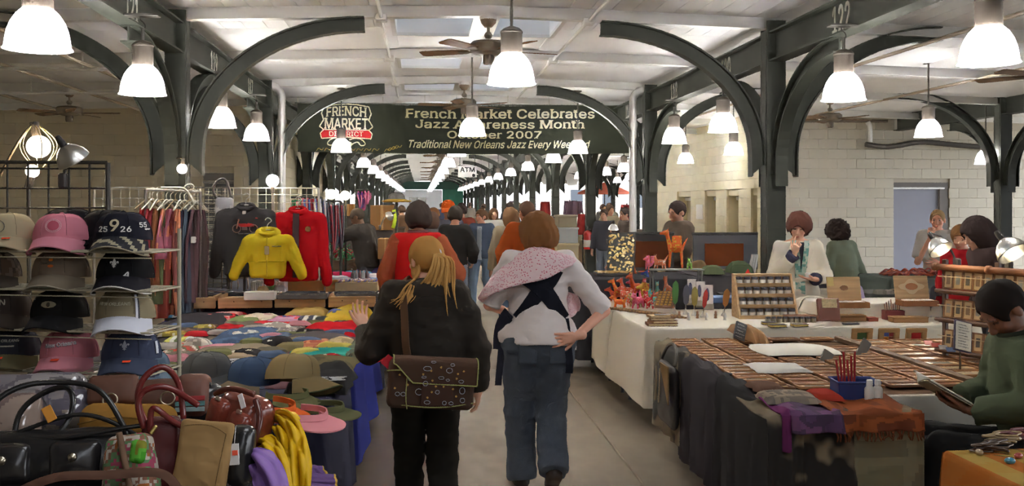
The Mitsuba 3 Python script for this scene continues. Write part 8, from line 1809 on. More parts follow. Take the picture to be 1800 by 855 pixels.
# carved animals
def animal(label, u, v, z, face, s, col, dots, kind, dy=0):
 k = thing('carved_animal', label, 'figurine'); M = move(*(at_z(u, v, z) + [0, dy, 0]), face, s); seed = len(labels)
 L = {'cat': (.05, .07, .020), 'lizard': (.03, .10, .014), 'horse': (.08, .065, .020), 'bird': (.05, .045, .024), 'dragon': (.10, .06, .018)}[kind]; hz, hl, rr = L
 def f(p):
  d = s_ell(p, (0, 0, hz), (rr * 1.1, hl * .62, rr * 1.15))
  for (x, y) in ((-1, -1), (1, -1), (1, 1), (-1, 1)):
   if kind == 'bird' and y < 0: continue
   d = smin(d, s_cone(p, (x * rr * .7, y * hl * .45, hz), (x * rr * (1.6 if kind == 'lizard' else .9), y * hl * .55, .006), rr * .42, rr * .30), k=.008)
  nk = {'cat': (0, hl * .75, hz + .035), 'lizard': (0, hl * 1.0, hz + .004), 'horse': (0, hl * .85, hz + .065), 'bird': (0, hl * .6, hz + .045), 'dragon': (0, hl * .8, hz + .085)}[kind]
  d = smin(d, s_cone(p, (0, hl * .45, hz + .004), nk, rr * .75, rr * .5), k=.012); hd = np.array(nk)
  d = smin(d, s_cone(p, hd, hd + [0, .030, -.006], rr * .72, rr * .40), k=.008)
  for x in (-1, 1): d = smin(d, s_cone(p, hd + [x * rr * .4, -.004, rr * .4], hd + [x * rr * .7, -.010, rr * 1.35], rr * .26, rr * .10), k=.005)
  tl_ = {'cat': (.02, -hl * .9, hz + .06), 'lizard': (.03, -hl * 1.25, .012), 'horse': (0, -hl * .85, hz - .02), 'bird': (0, -hl * 1.1, hz + .02), 'dragon': (.01, -hl * 1.0, hz + .06)}[kind]
  d = smin(d, s_cone(p, (0, -hl * .5, hz), tl_, rr * .5, rr * .16), k=.010)
  if kind in ('dragon', 'bird'):
   for x in (-1, 1): d = smin(d, s_box(p, (x * rr * 1.3, -.005, hz + .035), (.004, hl * .4, .034), .004), k=.006)
  return d
 e = hl * 1.6; c1, c2 = np.asarray(col, float), np.asarray(dots, float)
 m = surf(f, (-.06, -e, -.004), (.06, e, hz + .14), .0052); v_ = np.asarray(m.vertices)
 cc = np.where((meshkit.noise(v_ * 110, seed) > .68)[:, None], c2, c1); part(k, 'body', tf(m, M), 'm_satin', cc, True)
OR, RD, BL, GR, PK, YE, TQ, WH, BR_ = C(206, 92, 40), C(176, 48, 50), C(60, 76, 160), C(110, 160, 60), C(206, 100, 130), C(206, 160, 60), C(80, 160, 160), C(214, 206, 196), C(110, 76, 50)
an = [('tall orange dragon with wings on the glass shelf', 1188, 472, 1.085, 70, 1.35, OR, YE, 'dragon'), ('orange and white cat on the glass shelf left of the dragon', 1160, 473, 1.085, 40, .9, C(214, 130, 90), WH, 'cat'), ('pink bird at the left end of the glass shelf', 1142, 474, 1.085, 110, .8, PK, OR, 'bird'), ('small green frog-like animal right of the dragon', 1212, 474, 1.085, 160, .75, GR, WH, 'cat'), ('blue horse standing before the glass shelf', 1150, 520, ZC, 60, 1.15, BL, TQ, 'horse'), ('orange horse with dots left of the blue one', 1128, 512, ZC, 80, 1.2, OR, YE, 'horse'), ('pink speckled horse at the back of the carved animals', 1113, 508, ZC, 100, 1.05, PK, WH, 'horse'), ('red and white cat near the white shirt woman elbow', 1094, 520, ZC, 60, 1.1, C(190, 90, 80), WH, 'cat'), ('coral cat with a raised tail in the front of the animals', 1102, 533, ZC, 30, 1.15, C(200, 90, 70), C(220, 190, 170), 'cat'), ('orange deer-like animal in the middle of the animals', 1120, 528, ZC, 120, 1.2, C(200, 86, 46), C(120, 50, 40), 'horse'), ('yellow dotted bird among the orange animals', 1135, 530, ZC, 100, 1.1, YE, RD, 'bird'), ('red lizard in front of the yellow bird', 1150, 534, ZC, 70, .9, RD, YE, 'lizard'), ('green cat right of the blue horse', 1166, 520, ZC, 90, 1.0, C(120, 160, 80), YE, 'cat'), ('turquoise bird at the back left of the animals', 1088, 507, ZC, 60, 1.0, TQ, WH, 'bird'), ('rust red cat in the second row of animals', 1084, 530, ZC, 80, 1.0, C(170, 70, 50), OR, 'cat'), ('white and red deer at the left of the animals', 1100, 507, ZC, 70, 1.1, WH, RD, 'horse'), ('pink bird behind the green cat', 1174, 510, ZC, 120, .95, C(190, 90, 110), WH, 'bird'), ('blue lizard at the foot of the blue horse', 1162, 531, ZC, 20, .8, BL, WH, 'lizard'), ('orange bird with pointed crest at the back', 1134, 500, ZC, 40, 1.1, C(214, 110, 50), PK, 'bird'), ('tan cat at the front edge of the animals', 1118, 541, ZC, 50, .9, C(180, 140, 90), BR_, 'cat')]
for a in an: animal(*a[:5], a[5] * 1.35, *a[6:])
r_ = np.random.default_rng(15); cn = [(OR, YE, 'orange'), (C(190, 80, 50), WH, 'rust'), (PK, RD, 'pink'), (RD, WH, 'red'), (TQ, YE, 'turquoise'), (C(150, 90, 60), OR, 'brown')]
for i in range(18):
 c = cn[i % 6]; kd = ('cat', 'horse', 'bird')[i // 6]; animal(f'small {c[2]} carved {dict(cat="cat", horse="deer", bird="bird")[kd]} in the {("front", "middle", "back")[i // 6]} of the crowded carved animals', 1088 + (i % 6) * 17 + r_.uniform(-4, 4), 540 - 11 * (i // 6) + r_.uniform(-3, 3), ZC, r_.uniform(0, 180), r_.uniform(1.1, 1.5), c[0], c[1], kd)
for i in range(7):
 k = thing('carved_lizard', f'brown carved wooden lizard, {ordinal[i]} from the left along the front edge', 'figurine'); p = at_z(1086 + 17 * i, 546 + 2.2 * i, ZC); M = move(*p, 55 - 4 * i, 1.0)
 m = surf(lambda q: np.minimum(smin(s_ell(q, (0, 0, .014), (.016, .075, .014)), s_cone(q, (0, .07, .014), (0, .10, .014), .012, .010), s_cone(q, (0, -.06, .012), (.015, -.15, .008), .010, .003), k=.01), np.min([s_cone(q, (0, y, .012), (x, y + .02, .004), .006, .004) for x in (-.036, .036) for y in (-.04, .04)], axis=0)), (-.05, -.17, -.002), (.05, .12, .04), .006)
 v_ = np.asarray(m.vertices); part(k, 'body', tf(m, M), 'm_satin', np.where((np.sin(v_[:, 1] * 160) > .2)[:, None], C(96, 70, 48), C(140, 108, 70)) * (1 if i % 2 else .8), True)
gs = thing('glass_shelf', 'small glass shelf under the orange dragon', 'shelf'); p = at_z(1188, 474, 1.08); part(gs, 'pane', tf(cbox(.50, .16, .010, .002), move(*p, -2)), 'm_gloss', C(140, 150, 146))
for (x, y) in ((-.23, -.06), (.23, -.06), (.23, .06), (-.23, .06)): part(gs, 'leg', bar((p[0] + x, p[1] + y, ZC + .002), (p[0] + x, p[1] + y, p[2] - .005), .008, 8), 'm_satin', C(90, 92, 90))
# things on the front of the white table
for i, (w, d, h, c, dx_, rz) in enumerate(((.23, .15, .022, (84, 58, 44), 0, -4), (.20, .14, .020, (120, 84, 56), .01, 6), (.19, .13, .020, (96, 66, 48), .005, -8), (.165, .12, .018, (130, 104, 70), -.02, 3))):
 k = thing('notebook', f'{("bottom", "second", "third", "top")[i]} leather notebook of the stack at the corner of the white table', 'notebook'); p = at_z(1166, 574, ZC) + [dx_, .06, .0 + [0, .022, .042, .062][i]]; M = move(*p, rz)
 part(k, 'cover', tf([cbox(w, d, .003, .001, 0), cbox(w, d, .003, .001, h - .003), cbox(.004, d, h, .001, 0).apply_translation((-w / 2 + .002, 0, 0))], M), 'm_satin', C(*c)); part(k, 'page_block', tf(cbox(w - .012, d - .010, h - .006, .002, .003), M), 'm_matte', C(206, 188, 150))
k = thing('pen', 'grey pen lying on the stack of notebooks', 'pen'); p = at_z(1166, 574, ZC) + [0, .04, .085]; put(k + '__body', bar(p + [-.06, 0, 0], p + [.07, .02, 0], .0045, 8), 'm_satin', C(150, 150, 150))
k = thing('domino_box', 'dark wooden slanted box with rows of gold squares among the animals', 'box'); M = np.vstack([np.c_[rot(-30, 38), at_d(1170, 527, 8.3)], [0, 0, 0, 1]]); part(k, 'body', tf(cbox(.16, .20, .025, .004), M), 'm_satin', C(92, 60, 44))
for i in range(4):
 for j in range(6): part(k, 'gold_square', tf(cbox(.022, .018, .004, .001), M @ move(-.054 + .036 * i, -.075 + .030 * j, .014)), 'm_metal', C(200, 160, 80))
def paddle(u, v, z, h, col, label, w=.026, rz=0, stand=True, ry=0, name='letter_opener'):
 k = thing(name, label, 'letter opener'); p = at_z(u, v, z); M = move(*p, rz, 1, 0, ry)
 if stand: part(k, 'stand', tf(lathe([(.001, 0), (.024, 0), (.020, .012), (.008, .03), (.006, .05), (.001, .05)], 14), move(*p)), 'm_gloss', C(176, 170, 160), True); part(k, 'rod', tf(bar((0, 0, .03), (0, 0, .10), .005, 6), M), 'm_satin', C(90, 80, 70))
 g = sg.Polygon([(0, .08), (w * .7, .10), (w, .10 + (h - .1) * .5), (w * .8, h * .9), (0, h), (-w * .8, h * .9), (-w, .10 + (h - .1) * .5), (-w * .7, .10)]).buffer(.004)
 part(k, 'blade', tf(extrude(g, .010), M @ move(0, .005, 0) @ UP), 'm_satin', col)
for a in ((1186, 551, ZC, .22, C(60, 104, 56), 'green letter opener upright on a stand, leftmost'), (1205, 553, ZC, .20, C(38, 40, 52), 'dark blue letter opener upright beside the green one'), (1220, 555, ZC, .19, C(120, 112, 60), 'olive letter opener upright right of the dark blue one'), (1235, 558, ZC, .18, C(160, 50, 44), 'slim red letter opener upright'), (1300, 548, ZC, .24, C(60, 84, 52), 'dark green letter opener beside the bright red one'), (1312, 552, ZC, .30, C(196, 40, 34), 'bright red letter opener in front of the ointment stand'), (1272, 556, ZC, .18, C(160, 116, 74), 'wooden letter opener with a paper band')):
 paddle(*a[:3], a[3] * 1.25, *a[4:], w=.016 if 'slim' in a[5] else .024, ry=8 if 'slim' in a[5] or 'wooden' in a[5] else 2)
paddle(1634, 558, ZC, .26, C(36, 36, 44), 'dark spoon shaped letter opener near the bamboo shelf', .026, 0, True, 8); paddle(1522, 548, ZC, .24, C(140, 132, 170), 'lavender letter opener leaning beside the cigar box', .024, 0, True, -16)
for i in range(6):
 k = thing('pepper_mill', f'small turned metal stopper, {ordinal[i]} from the left in front of the letter openers', 'stopper'); put(k + '__body', tf(lathe([(.001, 0), (.014, 0), (.010, .012), (.014, .028), (.007, .042), (.011, .052), (.001, .062)], 14), move(*at_z(1194 + 16 * i, 560 + (i % 2) * 3, ZC), 0, 1.0)), 'm_metal', (C(120, 90, 70), C(180, 176, 170))[i % 2], True)
for i, (u, v) in enumerate(((1216, 520), (1232, 524), (1246, 530))):
 k = thing('display_card', f'white display card with a dark oval, {("left", "middle", "right")[i]} of three', 'card'); M = np.vstack([np.c_[rot(-12, -14), at_d(u, v - 12, 8.5)], [0, 0, 0, 1]]); part(k, 'card', tf(cbox(.075, .004, .17, .001), M), 'm_matte', C(206, 196, 192)); part(k, 'oval', tf(disc_mesh(.016, .055, .004), M @ move(-.012, -.003, .0) @ UP), 'm_satin', C(32, 34, 56)); part(k, 'prop', tf(bar((0, .0, 0), (0, .07, -.085), .005, 5), M), 'm_satin', C(150, 146, 140)); part(k, 'base', tf(cbox(.08, .08, .05, .003), M @ move(0, .03, -.11)), 'm_matte', C(150, 146, 136))
for (u, v, sx, sz, c, lab) in ((1262, 494, .34, .11, (92, 116, 128), 'grey blue plastic tub behind the display cards'), (1278, 520, .24, .05, (80, 110, 160), 'blue tray right of the display cards'), (1290, 512, .20, .04, (40, 38, 42), 'black cloth pouch on the grey blue tub end')):
 k = thing('plastic_tub', lab, 'box'); p = at_z(u, v + 14, ZC); put(k + '__body', tf([cbox(sx, .22, sz, .01, 0)], move(p[0], p[1] + .12, ZC + .002, -3)), 'm_satin', C(*c)); part(k, 'rim', tf(cbox(sx + .02, .24, .014, .004), move(p[0], p[1] + .12, ZC + sz, -3)), 'm_satin', C(*c) * 1.15)
# ointment stand: stepped rack with jars
ws_ = thing('tiered_rack', 'wooden stepped rack of small ointment jars before the woman in the white coat', 'rack'); RC = at_z(1354, 562, ZC); RM = move(RC[0], RC[1] + .02, ZC, -3); RWd = .47
for s in (-1, 1): part(ws_, 'side', tf(extrude(sg.Polygon([(0, 0), (.24, 0), (.24, .34), (.18, .34)]), .016), RM @ np.array([[0, 0, 1, s * (RWd / 2) - .008], [1, 0, 0, 0], [0, 1, 0, 0], [0, 0, 0, 1.0]])), 'm_wood')
part(ws_, 'top_rail', tf(cbox(RWd + .02, .05, .018, .003), RM @ move(0, .21, .345)), 'm_wood'); part(ws_, 'back', tf(cbox(RWd, .008, .32, .002), RM @ move(0, .245, .17)), 'm_wood')
JB = lathe([(.001, 0), (.019, 0), (.020, .003), (.020, .026), (.017, .030), (.001, .030)], 14); JL = lathe([(.001, .030), (.0195, .030), (.0195, .042), (.018, .044), (.001, .044)], 14); JLB = lathe([(.0205, .004), (.0205, .026)], 14)
put('_j', JB, 'm_gloss', C(120, 112, 96), smooth=40); JB_D = scene.pop('_j'); put('_j', JL, 'm_satin', C(32, 32, 38), smooth=40); JL_D = scene.pop('_j'); put('_j', JLB, 'm_matte', C(216, 210, 200), smooth=True); JLB_D = scene.pop('_j')
for t in range(4):
 y, z = .035 + .05 * t, .012 + .083 * t; part(ws_, 'step', tf(cbox(RWd, .05, .014, .003), RM @ move(0, y, z)), 'm_wood'); part(ws_, 'step_front', tf(cbox(RWd, .010, .030, .002), RM @ move(0, y - .03, z + .004)), 'm_wood')
 for j in range(7):
  k = thing('ointment_tin', f'{ordinal[j]} white labelled ointment jar from the left on the {("bottom", "second", "third", "top")[t]} step of the rack', 'jar', f'ointment jars on the {("bottom", "second", "third", "top")[t]} step'); M = RM @ move(-RWd / 2 + .040 + (RWd - .08) * j / 6, y + .002, z + .007, 0, 1.4)
  again_d(sub(k, 'body'), JB_D, M); again_d(sub(k, 'lid'), JL_D, M); again_d(sub(k, 'label_band'), JLB_D, M)
for j in range(9):
 k = thing('ink_bottle', f'{ordinal[j]} small black bottle from the left at the foot of the ointment rack', 'bottle', 'black bottles before the ointment rack'); M = move(*(at_z(1350 + 10 * j, 567, ZC) + [0, -.0, 0])); again_d(sub(k, 'body'), JB_D, M); again_d(sub(k, 'lid'), JL_D, M)
for i, (u, v, w, c) in enumerate(((1352, 571, .11, (36, 32, 34)), (1366, 575, .13, (40, 36, 34)), (1405, 574, .12, (44, 38, 34)))):
 k = thing('notebook', f'black notebook with yellow pages lying on the white table, {("left", "middle", "right")[i]} of three', 'notebook'); M = move(*at_z(u, v, ZC), 4 * i - 4); part(k, 'cover', tf([cbox(w, .08, .003, .001, 0), cbox(w, .08, .003, .001, .017)], M), 'm_satin', C(*c)); part(k, 'page_block', tf(cbox(w - .01, .075, .014, .002, .003), M), 'm_matte', C(206, 176, 100))
def wbox(label, u, v, z, sx, sy, sz, c, rz=-3, bsdf='m_satin', name='wooden_box'):
 k = thing(name, label, 'box'); p = at_z(u, v, z); M = move(p[0], p[1] + sy / 2, z + .001, rz); part(k, 'body', tf(cbox(sx, sy, sz * .7, .003, 0), M), bsdf, c); part(k, 'lid', tf(cbox(sx + .006, sy + .006, sz * .28, .003, sz * .72), M), bsdf, np.asarray(c) * .9); return k, M
wbox('brown leather box lying in front of the ointment rack', 1413, 566, ZC, .25, .12, .045, C(96, 62, 46)); wbox('plain wooden box in front of the first cigar box', 1496, 566, ZC, .25, .10, .05, C(130, 94, 58)); wbox('plain wooden box in front of the second cigar box', 1602, 568, ZC, .28, .10, .045, C(134, 100, 64)); wbox('small reddish box beside the lavender letter opener', 1536, 566, ZC, .08, .08, .03, C(120, 60, 48)); wbox('dark phone lying in front of the plain wooden box', 1498, 572, ZC, .12, .05, .012, C(34, 34, 40), name='phone')
k = thing('cribbage_board', 'brown box with a cream woven panel beside the first cigar box', 'box'); M = np.vstack([np.c_[rot(-6, -16), at_d(1456, 545, 7.45)], [0, 0, 0, 1]]); part(k, 'body', tf(cbox(.165, .045, .175, .006), M), 'm_satin', C(92, 54, 44))
for i in range(9): part(k, 'panel_strip', tf(cbox(.115, .004, .0065, .001), M @ move(.005, -.024, .015 + .0078 * i)), 'm_satin', C(196, 180, 140))
def cigar(label, u, v, z, sx, c, deco):
 k = thing('cigar_box', label, 'box'); p = at_z(u, v, z); M = move(p[0], p[1], z + .002, -4)
 for (a, b, x, y) in ((sx, .010, 0, -.07), (sx, .010, 0, .07), (.010, .15, -sx / 2, 0), (.010, .15, sx / 2, 0)): part(k, 'side', tf(cbox(a, b, .045, .002, 0), M @ move(x, y, 0)), 'm_satin', C(*c))
 part(k, 'bottom', tf(cbox(sx, .15, .006, .002, 0), M), 'm_satin', C(*c)); LM = M @ move(0, .085, .045, 0, 1, -14); part(k, 'lid', tf(cbox(sx, .010, .19, .003, 0), LM), 'm_wood')
 if deco == 'oval': part(k, 'stamp', tf(disc_mesh(.032, .020, .002), LM @ move(0, -.006, .10) @ UP), 'm_satin', C(104, 70, 44)); part(k, 'seal', tf(cbox(.05, .002, .07, .001), LM @ move(-sx / 2 + .03, -.006, .15)), 'm_matte', C(190, 170, 110))
 else: part(k, 'crest', tf(extrude(sg.Polygon([(.09 * math.cos(t) * (1 + .18 * math.cos(4 * t)), .052 * math.sin(t) * (1 + .2 * math.cos(4 * t))) for t in np.linspace(0, 6.28, 40)[:-1]]), .002), LM @ move(0, -.006, .10) @ UP), 'm_matte', C(190, 170, 140)); part(k, 'crest_inner', tf(disc_mesh(.05, .028, .0035), LM @ move(0, -.006, .10) @ UP), 'm_matte', C(150, 100, 70))
 for i in range(3): part(k, 'card_pack', tf(cbox(sx * .24, .09, .012, .002, .036), M @ move((i - 1) * sx * .29, -.01, 0)), 'm_matte', C(206, 196, 180))
cigar('open cigar box with an oval stamp in its lid on the white table', 1492, 541, ZR, .27, (128, 84, 50), 'oval'); cigar('open cigar box with a pale crest in its lid on the white table', 1612, 538, ZR, .28, (120, 76, 48), 'crest')
k = thing('pencil_cup', 'dark red wooden cup holding pencils on the white table', 'cup'); p = at_z(1570, 562, ZC); M = move(*p, -4)
for (a, b, x, y) in ((.15, .008, 0, -.04), (.15, .008, 0, .04), (.008, .08, -.075, 0), (.008, .08, .075, 0)): part(k, 'side', tf(cbox(a, b, .075, .002, 0), M @ move(x, y, 0)), 'm_satin', C(92, 44, 44))
for i in range(8):
 s = thing('pencil', f'wooden pencil in the dark red cup, {ordinal[i]} from the left', 'pencil'); put(s + '__body', tf(bar((-.055 + .015 * i, .01 * (i % 3 - 1), .008), (-.065 + .018 * i, .02, .125 + .012 * (i % 4)), .004, 6), M), 'm_satin', (C(150, 110, 80), C(110, 70, 60), C(130, 120, 110))[i % 3])
k = thing('white_bag', 'white cloth bundle under the corner of the ointment rack', 'bundle'); put(k + '__body', tf(mound(.30, .2, .14, 70, 20, 14, .15), move(*(at_z(1432, 545, ZC) + [0, .05, 0]))), 'm_cloth', C(196, 186, 168), True)

# right background: dark tables, panels, jewellery tray
table(1.74, 2.75, 9.45, 10.3, .94, 'trestle table under the gold jewellery')
k = thing('tablecloth', 'black cloth hanging to the floor below the gold jewellery tray', 'tablecloth'); put(k + '__cloth', drape(1.58, 2.77, 9.40, 10.34, .946, .16, .05, 10, 18), 'm_cloth', C(26, 25, 28), True)
gt = thing('jewellery_tray', 'open tray and raised lid covered with gold jewellery', 'jewellery tray'); p = at_z(1075, 484, .95); GM = move(p[0], p[1], .95, -3); lp = at_y(1092, 447, p[1] + .24)
part(gt, 'base', tf(cbox(.34, .30, .03, .004, 0), GM), 'm_satin', C(34, 30, 30)); LM = np.vstack([np.c_[rot(-28, -10), lp], [0, 0, 0, 1]]); part(gt, 'lid', tf(cbox(.30, .02, .46, .004), LM), 'm_satin', C(34, 30, 30))
r = np.random.default_rng(5); g1 = [tf(cbox(r.uniform(.012, .03), r.uniform(.012, .026), .010, .002), GM @ move(r.uniform(-.15, .15), r.uniform(-.13, .13), .034, r.uniform(0, 90))) for _ in range(130)]; g2 = [tf(cbox(r.uniform(.012, .026), .010, r.uniform(.012, .03), .002), LM @ move(r.uniform(-.135, .135), -.014, r.uniform(-.21, .21), 0, 1, 0, r.uniform(0, 90))) for _ in range(150)]
for g_ in (g1, g2): kk = part(gt, 'gold_pieces', g_, 'm_metal', lambda v: np.where((np.random.default_rng(len(v)).uniform(0, 1, len(v)) > .5)[:, None], C(206, 160, 90), C(226, 200, 150))); labels[kk] = {'kind': 'stuff', 'label': 'small gold pieces in rows'}
clamp_lamp('lit hooded lamp shining on the gold jewellery tray', at_y(1078, 404, 10.6), 12, 0, at_y(1068, 425, 10.9), .6, .055)
for (u0, u1, v0, v1, y, lab, iu0, iu1, iv0, iv1) in ((1106, 1183, 410, 476, 10.9, 'dark grey panel with a brown cloth picture left of the man in the dark jacket', 1116, 1176, 424, 470), (1218, 1330, 411, 474, 10.7, 'grey panel with a rust brown cloth picture right of the man in the dark jacket', 1238, 1306, 428, 468)):
 k = thing('display_board', lab, 'panel'); a, b = at_y(u0, v1, y), at_y(u1, v0, y); part(k, 'board', tf(cbox(b[0] - a[0], .03, b[2] - a[2], .004), move((a[0] + b[0]) / 2, y, (a[2] + b[2]) / 2)), 'm_cloth', C(70, 72, 74) if u0 < 1200 else C(104, 108, 112)); part(k, 'top_rail', tf(cbox(b[0] - a[0] + .02, .05, .03, .004), move((a[0] + b[0]) / 2, y, b[2])), 'm_satin', C(30, 28, 28))
 c, d = at_y(iu0, iv1, y), at_y(iu1, iv0, y); part(k, 'cloth_picture', tf(cbox(d[0] - c[0], .012, d[2] - c[2], .002), move((c[0] + d[0]) / 2, y - .02, (c[2] + d[2]) / 2)), 'm_cloth', (lambda v: C(84, 48, 32) * (1 + 1.2 * nz(v * [1, 1, .4], 22, 3, 2))[:, None]) if u0 < 1200 else (lambda v: C(112, 62, 38) * (1 + 1.4 * nz(v * [1, 1, .4], 22, 5, 2))[:, None]))
 for x in (a[0] + .03, b[0] - .03): part(k, 'leg', bar((x, y, 0), (x, y, a[2]), .014, 8), 'm_satin', C(36, 34, 34))
 part(k, 'side_post', bar((b[0], y, a[2]), (b[0], y, b[2] + .02), .012, 6), 'm_satin', C(30, 28, 28))
table(2.82, 3.42, 9.75, 10.4, .95, 'dark table before the grey panels'); k = thing('tablecloth', 'dark cloth on the table before the grey panels', 'tablecloth'); put(k + '__cloth', drape(2.80, 3.44, 9.73, 10.42, .956, .1, .04, 12, 19), 'm_cloth', C(44, 42, 44), True)
for (u, v, lab, c, sx, h) in ((1252, 476, 'green plant tray before the rust brown picture', (92, 104, 78), .22, .10), (1228, 470, 'tan paper bag on the dark table', (150, 126, 92), .16, .12), (1300, 474, 'dark green pot plant heap at the end of the dark table', (60, 70, 52), .26, .14)):
 heap(u, v + 6, .965, sx, .16, h, C(*c), lab, 'goods', 'goods')
for i in range(3):
 k = thing('rolled_poster', f'white rolled poster leaning at the end of the panel, {ordinal[i]} one', 'poster'); a, b = at_y(1311 + 5 * i, 474, 10.2), at_y(1323 + 4 * i, 448, 10.3); put(k + '__roll', bar(a - [0, 0, .2], b, .014, 8), 'm_satin', C(206, 202, 196))
# table of orange goods before the man in white
a = at_y(1552, 0, 9.7)[0]; table(a, a + 1.5, 9.55, 10.2, .92, 'high table of orange beads'); k = thing('tablecloth', 'dark green cloth on the table of orange beads', 'tablecloth'); put(k + '__cloth', drape(a - .02, a + 1.52, 9.52, 10.22, .926, .1, .04, 12, 20), 'm_cloth', C(60, 66, 64), True)
k = thing('bead_pile', 'long heap of orange red bead strings on the dark green cloth', 'beads', kind='stuff'); r = np.random.default_rng(12); ms = []
for i in range(60):
 q = np.array([a + r.uniform(.05, .8), 9.6 + r.uniform(0, .35), .94]); ms.append(tube(spline([q, q + [.06, r.normal(0, .05), .02 + .04 * r.uniform()], q + [.13, r.normal(0, .04), .0]], 8), .010, 5))
put(k + '__strings', ms, 'm_gloss', lambda v: np.where((meshkit.noise(v * 40, 2) > .55)[:, None], C(170, 70, 40), C(130, 50, 40)), True)
k = thing('side_table', 'dark side table with small goods behind the first cigar box', 'table'); part(k, 'tabletop', tf(cbox(.9, .4, .03, .004), move(*at_y(1590, 515, 8.6))), 'm_satin', C(44, 44, 44)); p = at_y(1590, 515, 8.6)
for (x, y) in ((-.4, -.15), (.4, -.15), (.4, .15), (-.4, .15)): part(k, 'leg', bar((p[0] + x, p[1] + y, 0), (p[0] + x, p[1] + y, p[2]), .015, 8), 'm_satin', C(40, 40, 40))
for i in range(6): heap(1548 + 14 * i, 517, p[2] + .018, .10, .12, .05, C(*[(60, 58, 54), (96, 90, 84), (70, 60, 50), (110, 104, 96), (50, 50, 54), (84, 76, 66)][i]), f'{("black", "grey", "brown", "pale grey", "charcoal", "olive")[i]} small pouch on the dark side table', 'pouch', 'pouch')
k = thing('chair', 'dark folding chair under the woman in the grey green top', 'chair'); p = at_z(1500, 528, .6); M = move(p[0], p[1] + .35, 0, 10)
part(k, 'seat', tf(cbox(.42, .40, .03, .006), M @ move(0, 0, .46)), 'm_satin', C(40, 40, 44)); part(k, 'backrest', tf(cbox(.42, .03, .22, .006), M @ move(0, .2, .80)), 'm_satin', C(40, 40, 44))
for (x, y, h) in ((-.19, -.18, .46), (.19, -.18, .46), (.19, .19, .9), (-.19, .19, .9)): part(k, 'leg', tf(bar((x, y, 0), (x, y, h), .012, 8), M), 'm_satin', C(70, 70, 74))
k = thing('notice', 'white paper notice taped between two recesses of the cream block wall', 'notice'); py = side_y(1230); put(k + '__paper', tf(cbox(.012, .55, .36, .002), move(BLOCK_XR - .008, py, 1.48)), 'm_matte', C(214, 210, 200))
# stalls farther down the aisle, right and left
for i, (u, v0, v1, y, sx, c, lab) in enumerate(((998, 378, 400, 17.4, .34, (120, 112, 96), 'stack of tan hat boxes left of the fire extinguisher column, top one'), (999, 400, 428, 17.4, .36, (140, 144, 146), 'grey bin left of the fire extinguisher column'), (998, 428, 466, 17.4, .40, (168, 156, 126), 'cream printed carton at the bottom left of the fire extinguisher column'), (988, 384, 410, 22.0, .6, (110, 96, 84), 'brown crate in the stall beyond the hat boxes'), (962, 380, 404, 26.0, .9, (90, 84, 80), 'dark counter of a far right stall'), (668, 400, 425, 18.0, .9, (80, 70, 62), 'dark counter of a far left stall'), (872, 384, 398, 32.0, 1.4, (110, 100, 90), 'far right stall counter with pale goods'), (1092, 404, 432, 24.0, 1.4, (60, 56, 56), 'dark counter in the open side hall'))):
 a, b = at_y(u - 20, v1, y), at_y(u + 20, v0, y); k = thing('stall_box', lab, 'box'); put(k + '__body', tf(cbox(sx, .5, b[2] - a[2], .01), move((a[0] + b[0]) / 2, y + .25, (a[2] + b[2]) / 2)), 'm_matte', C(*c)); part(k, 'lid', tf(cbox(sx + .03, .53, .04, .008), move((a[0] + b[0]) / 2, y + .25, b[2] - .02)), 'm_matte', C(*c) * 1.1)
 if a[2] > .1 and 'top one' not in lab and 'grey bin' not in lab: part(k, 'base', box((a[0] + b[0]) / 2 - sx * .4, (a[0] + b[0]) / 2 + sx * .4, y + .05, y + .45, 0, a[2]), 'm_matte', C(40, 38, 38))
r = np.random.default_rng(33)
for i in range(46):
 side = i % 2; y = r.uniform(28.5 if side else 22, 52); x = (r.uniform(-3.3, -2.75) if side else r.uniform(4.1, 4.9)); cz = r.uniform(.95, 1.5); c = np.array([(150, 60, 60), (70, 80, 130), (180, 170, 150), (60, 60, 66), (110, 140, 100), (190, 150, 70), (84, 70, 84), (90, 86, 84)][i % 8])
 k = thing('stall_goods', f'{["red", "blue", "cream", "black", "green", "ochre", "plum", "grey"][i % 8]} garment hanging in the far stalls along the {("right", "left")[side]} columns, {ordinal[i // 8]} of its colour', 'garment', f'far garments in the {("right", "left")[side]} stalls'); W_, L_ = r.uniform(.25, .4), r.uniform(.35, .6)
 put(k + '__body', tf(grid_sheet(np.array([[(W_ * (s - .5) * (1 + .3 * t), .03 * math.sin(9 * s + i), cz + .3 - L_ * t) for s in np.linspace(0, 1, 9)] for t in np.linspace(0, 1, 6)]), .05), move(x, y, 0, r.uniform(-30, 30))), 'm_cloth', C(*c), True); part(k, 'pole', bar((x, y + .05, 0), (x, y + .05, cz + .33), .015, 6), 'm_steel')
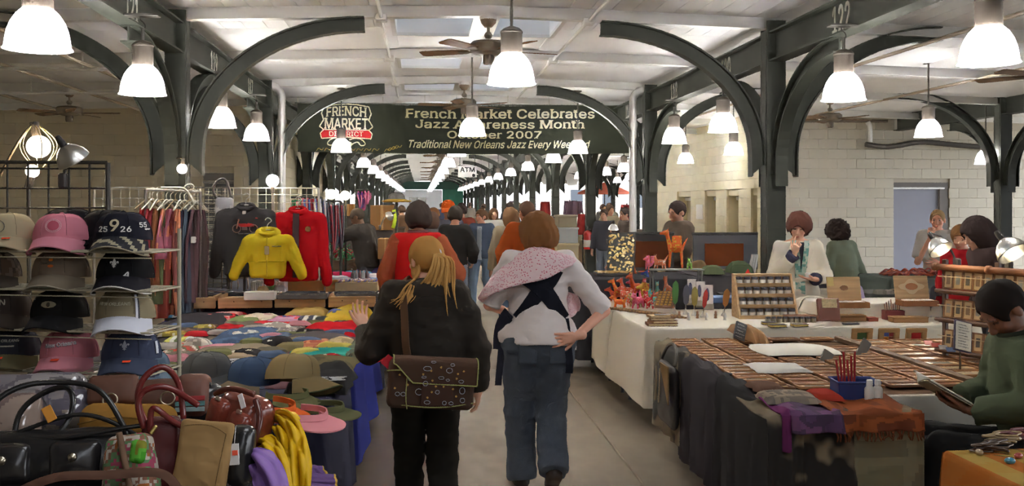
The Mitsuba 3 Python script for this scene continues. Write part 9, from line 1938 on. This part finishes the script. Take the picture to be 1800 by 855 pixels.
for i, (x, y, s) in enumerate(((-1.5, 22.6, 1), (-1.55, 28.0, 1), (2.95, 22.3, 1), (4.5, 25.5, 1), (4.5, 30.5, 1), (-3.2, 30.0, 1), (4.5, 36, 1), (-3.2, 37, 1))):
 k = thing('stall_table', f'{ordinal[(0, 1, 0, 1, 2, 2, 3, 3)[i]]} far stall table along the {("left" if x < 0 else "right")} columns', 'table', 'far stall tables'); part(k, 'top', box(x - .6, x + .6, y, y + 2.4, .74, .78), 'm_satin', C(110, 90, 70)); part(k, 'cloth', drape(x - .62, x + .62, y - .02, y + 2.42, .79, .1, .04, 10, i, rows=6, step=.12), 'm_cloth', C(*[(60, 60, 70), (130, 120, 100), (90, 40, 40), (160, 150, 130)][i % 4]), True)
 for j in range(5): heap(0, 900, .8, .3, .3, .12, C(*[(160, 60, 60), (70, 90, 140), (190, 180, 150), (80, 120, 90), (200, 160, 80)][(i + j) % 5]), f'{("red", "blue", "cream", "green", "yellow")[(i + j) % 5]} goods on the {ordinal[(0, 1, 0, 1, 2, 2, 3, 3)[i]]} far stall table along the {("left" if x < 0 else "right")} columns', 'stall_item', 'goods'); kk = list(scene)[-1]; scene[kk]['to_world'] = T(move(x - .2 + .1 * (j % 3), y + .3 + .4 * j, 0) @ np.linalg.inv(move(*at_z(0, 900, .8)[:2], 0))); labels[kk.split('__')[0]]['group'] = f'goods on the far {("left" if x < 0 else "right")} stall tables'
# outside, seen through the open side hall
for i, (x, y, c) in enumerate(((13, 44, (206, 150, 120)), (17, 52, (200, 90, 70)), (11.5, 60, (190, 110, 90)))):
 k = thing('market_umbrella', f'{("orange", "red", "rust red")[i]} umbrella outside in the daylight beyond the side hall', 'umbrella'); part(k, 'canopy', tf(lathe([(.001, 3.0), (.8, 2.75), (1.7, 2.35), (1.72, 2.25), (1.66, 2.25), (.8, 2.66), (.001, 2.92)], 10), move(x, y, 0)), 'm_cloth', C(*c)); part(k, 'pole', bar((x, y, -.3), (x, y, 2.95), .03, 8), 'm_steel')
for i, (x0, x1, y, h, c) in enumerate(((14, 40, 95, 9, (190, 184, 172)), (24, 27, 40, 7, (170, 160, 150)))):
 k = thing('building', f'{("pale", "tan")[i]} building across the street in the daylight', 'building'); part(k, 'wall', box(x0, x1, y, y + 10, -.4, h), 'm_matte', C(*c)); part(k, 'roof', box(x0 - .4, x1 + .4, y - .4, y + 10.4, h, h + .5), 'm_matte', C(90, 80, 76))
 for a in np.arange(x0 + .8, x1 - 1.2, 3.2):
  for b in (1.2, 4.6): w_k = part(k, 'window', box(a, a + 1.2, y - .06, y + .02, b, b + 1.8), 'm_gloss', C(70, 76, 84))
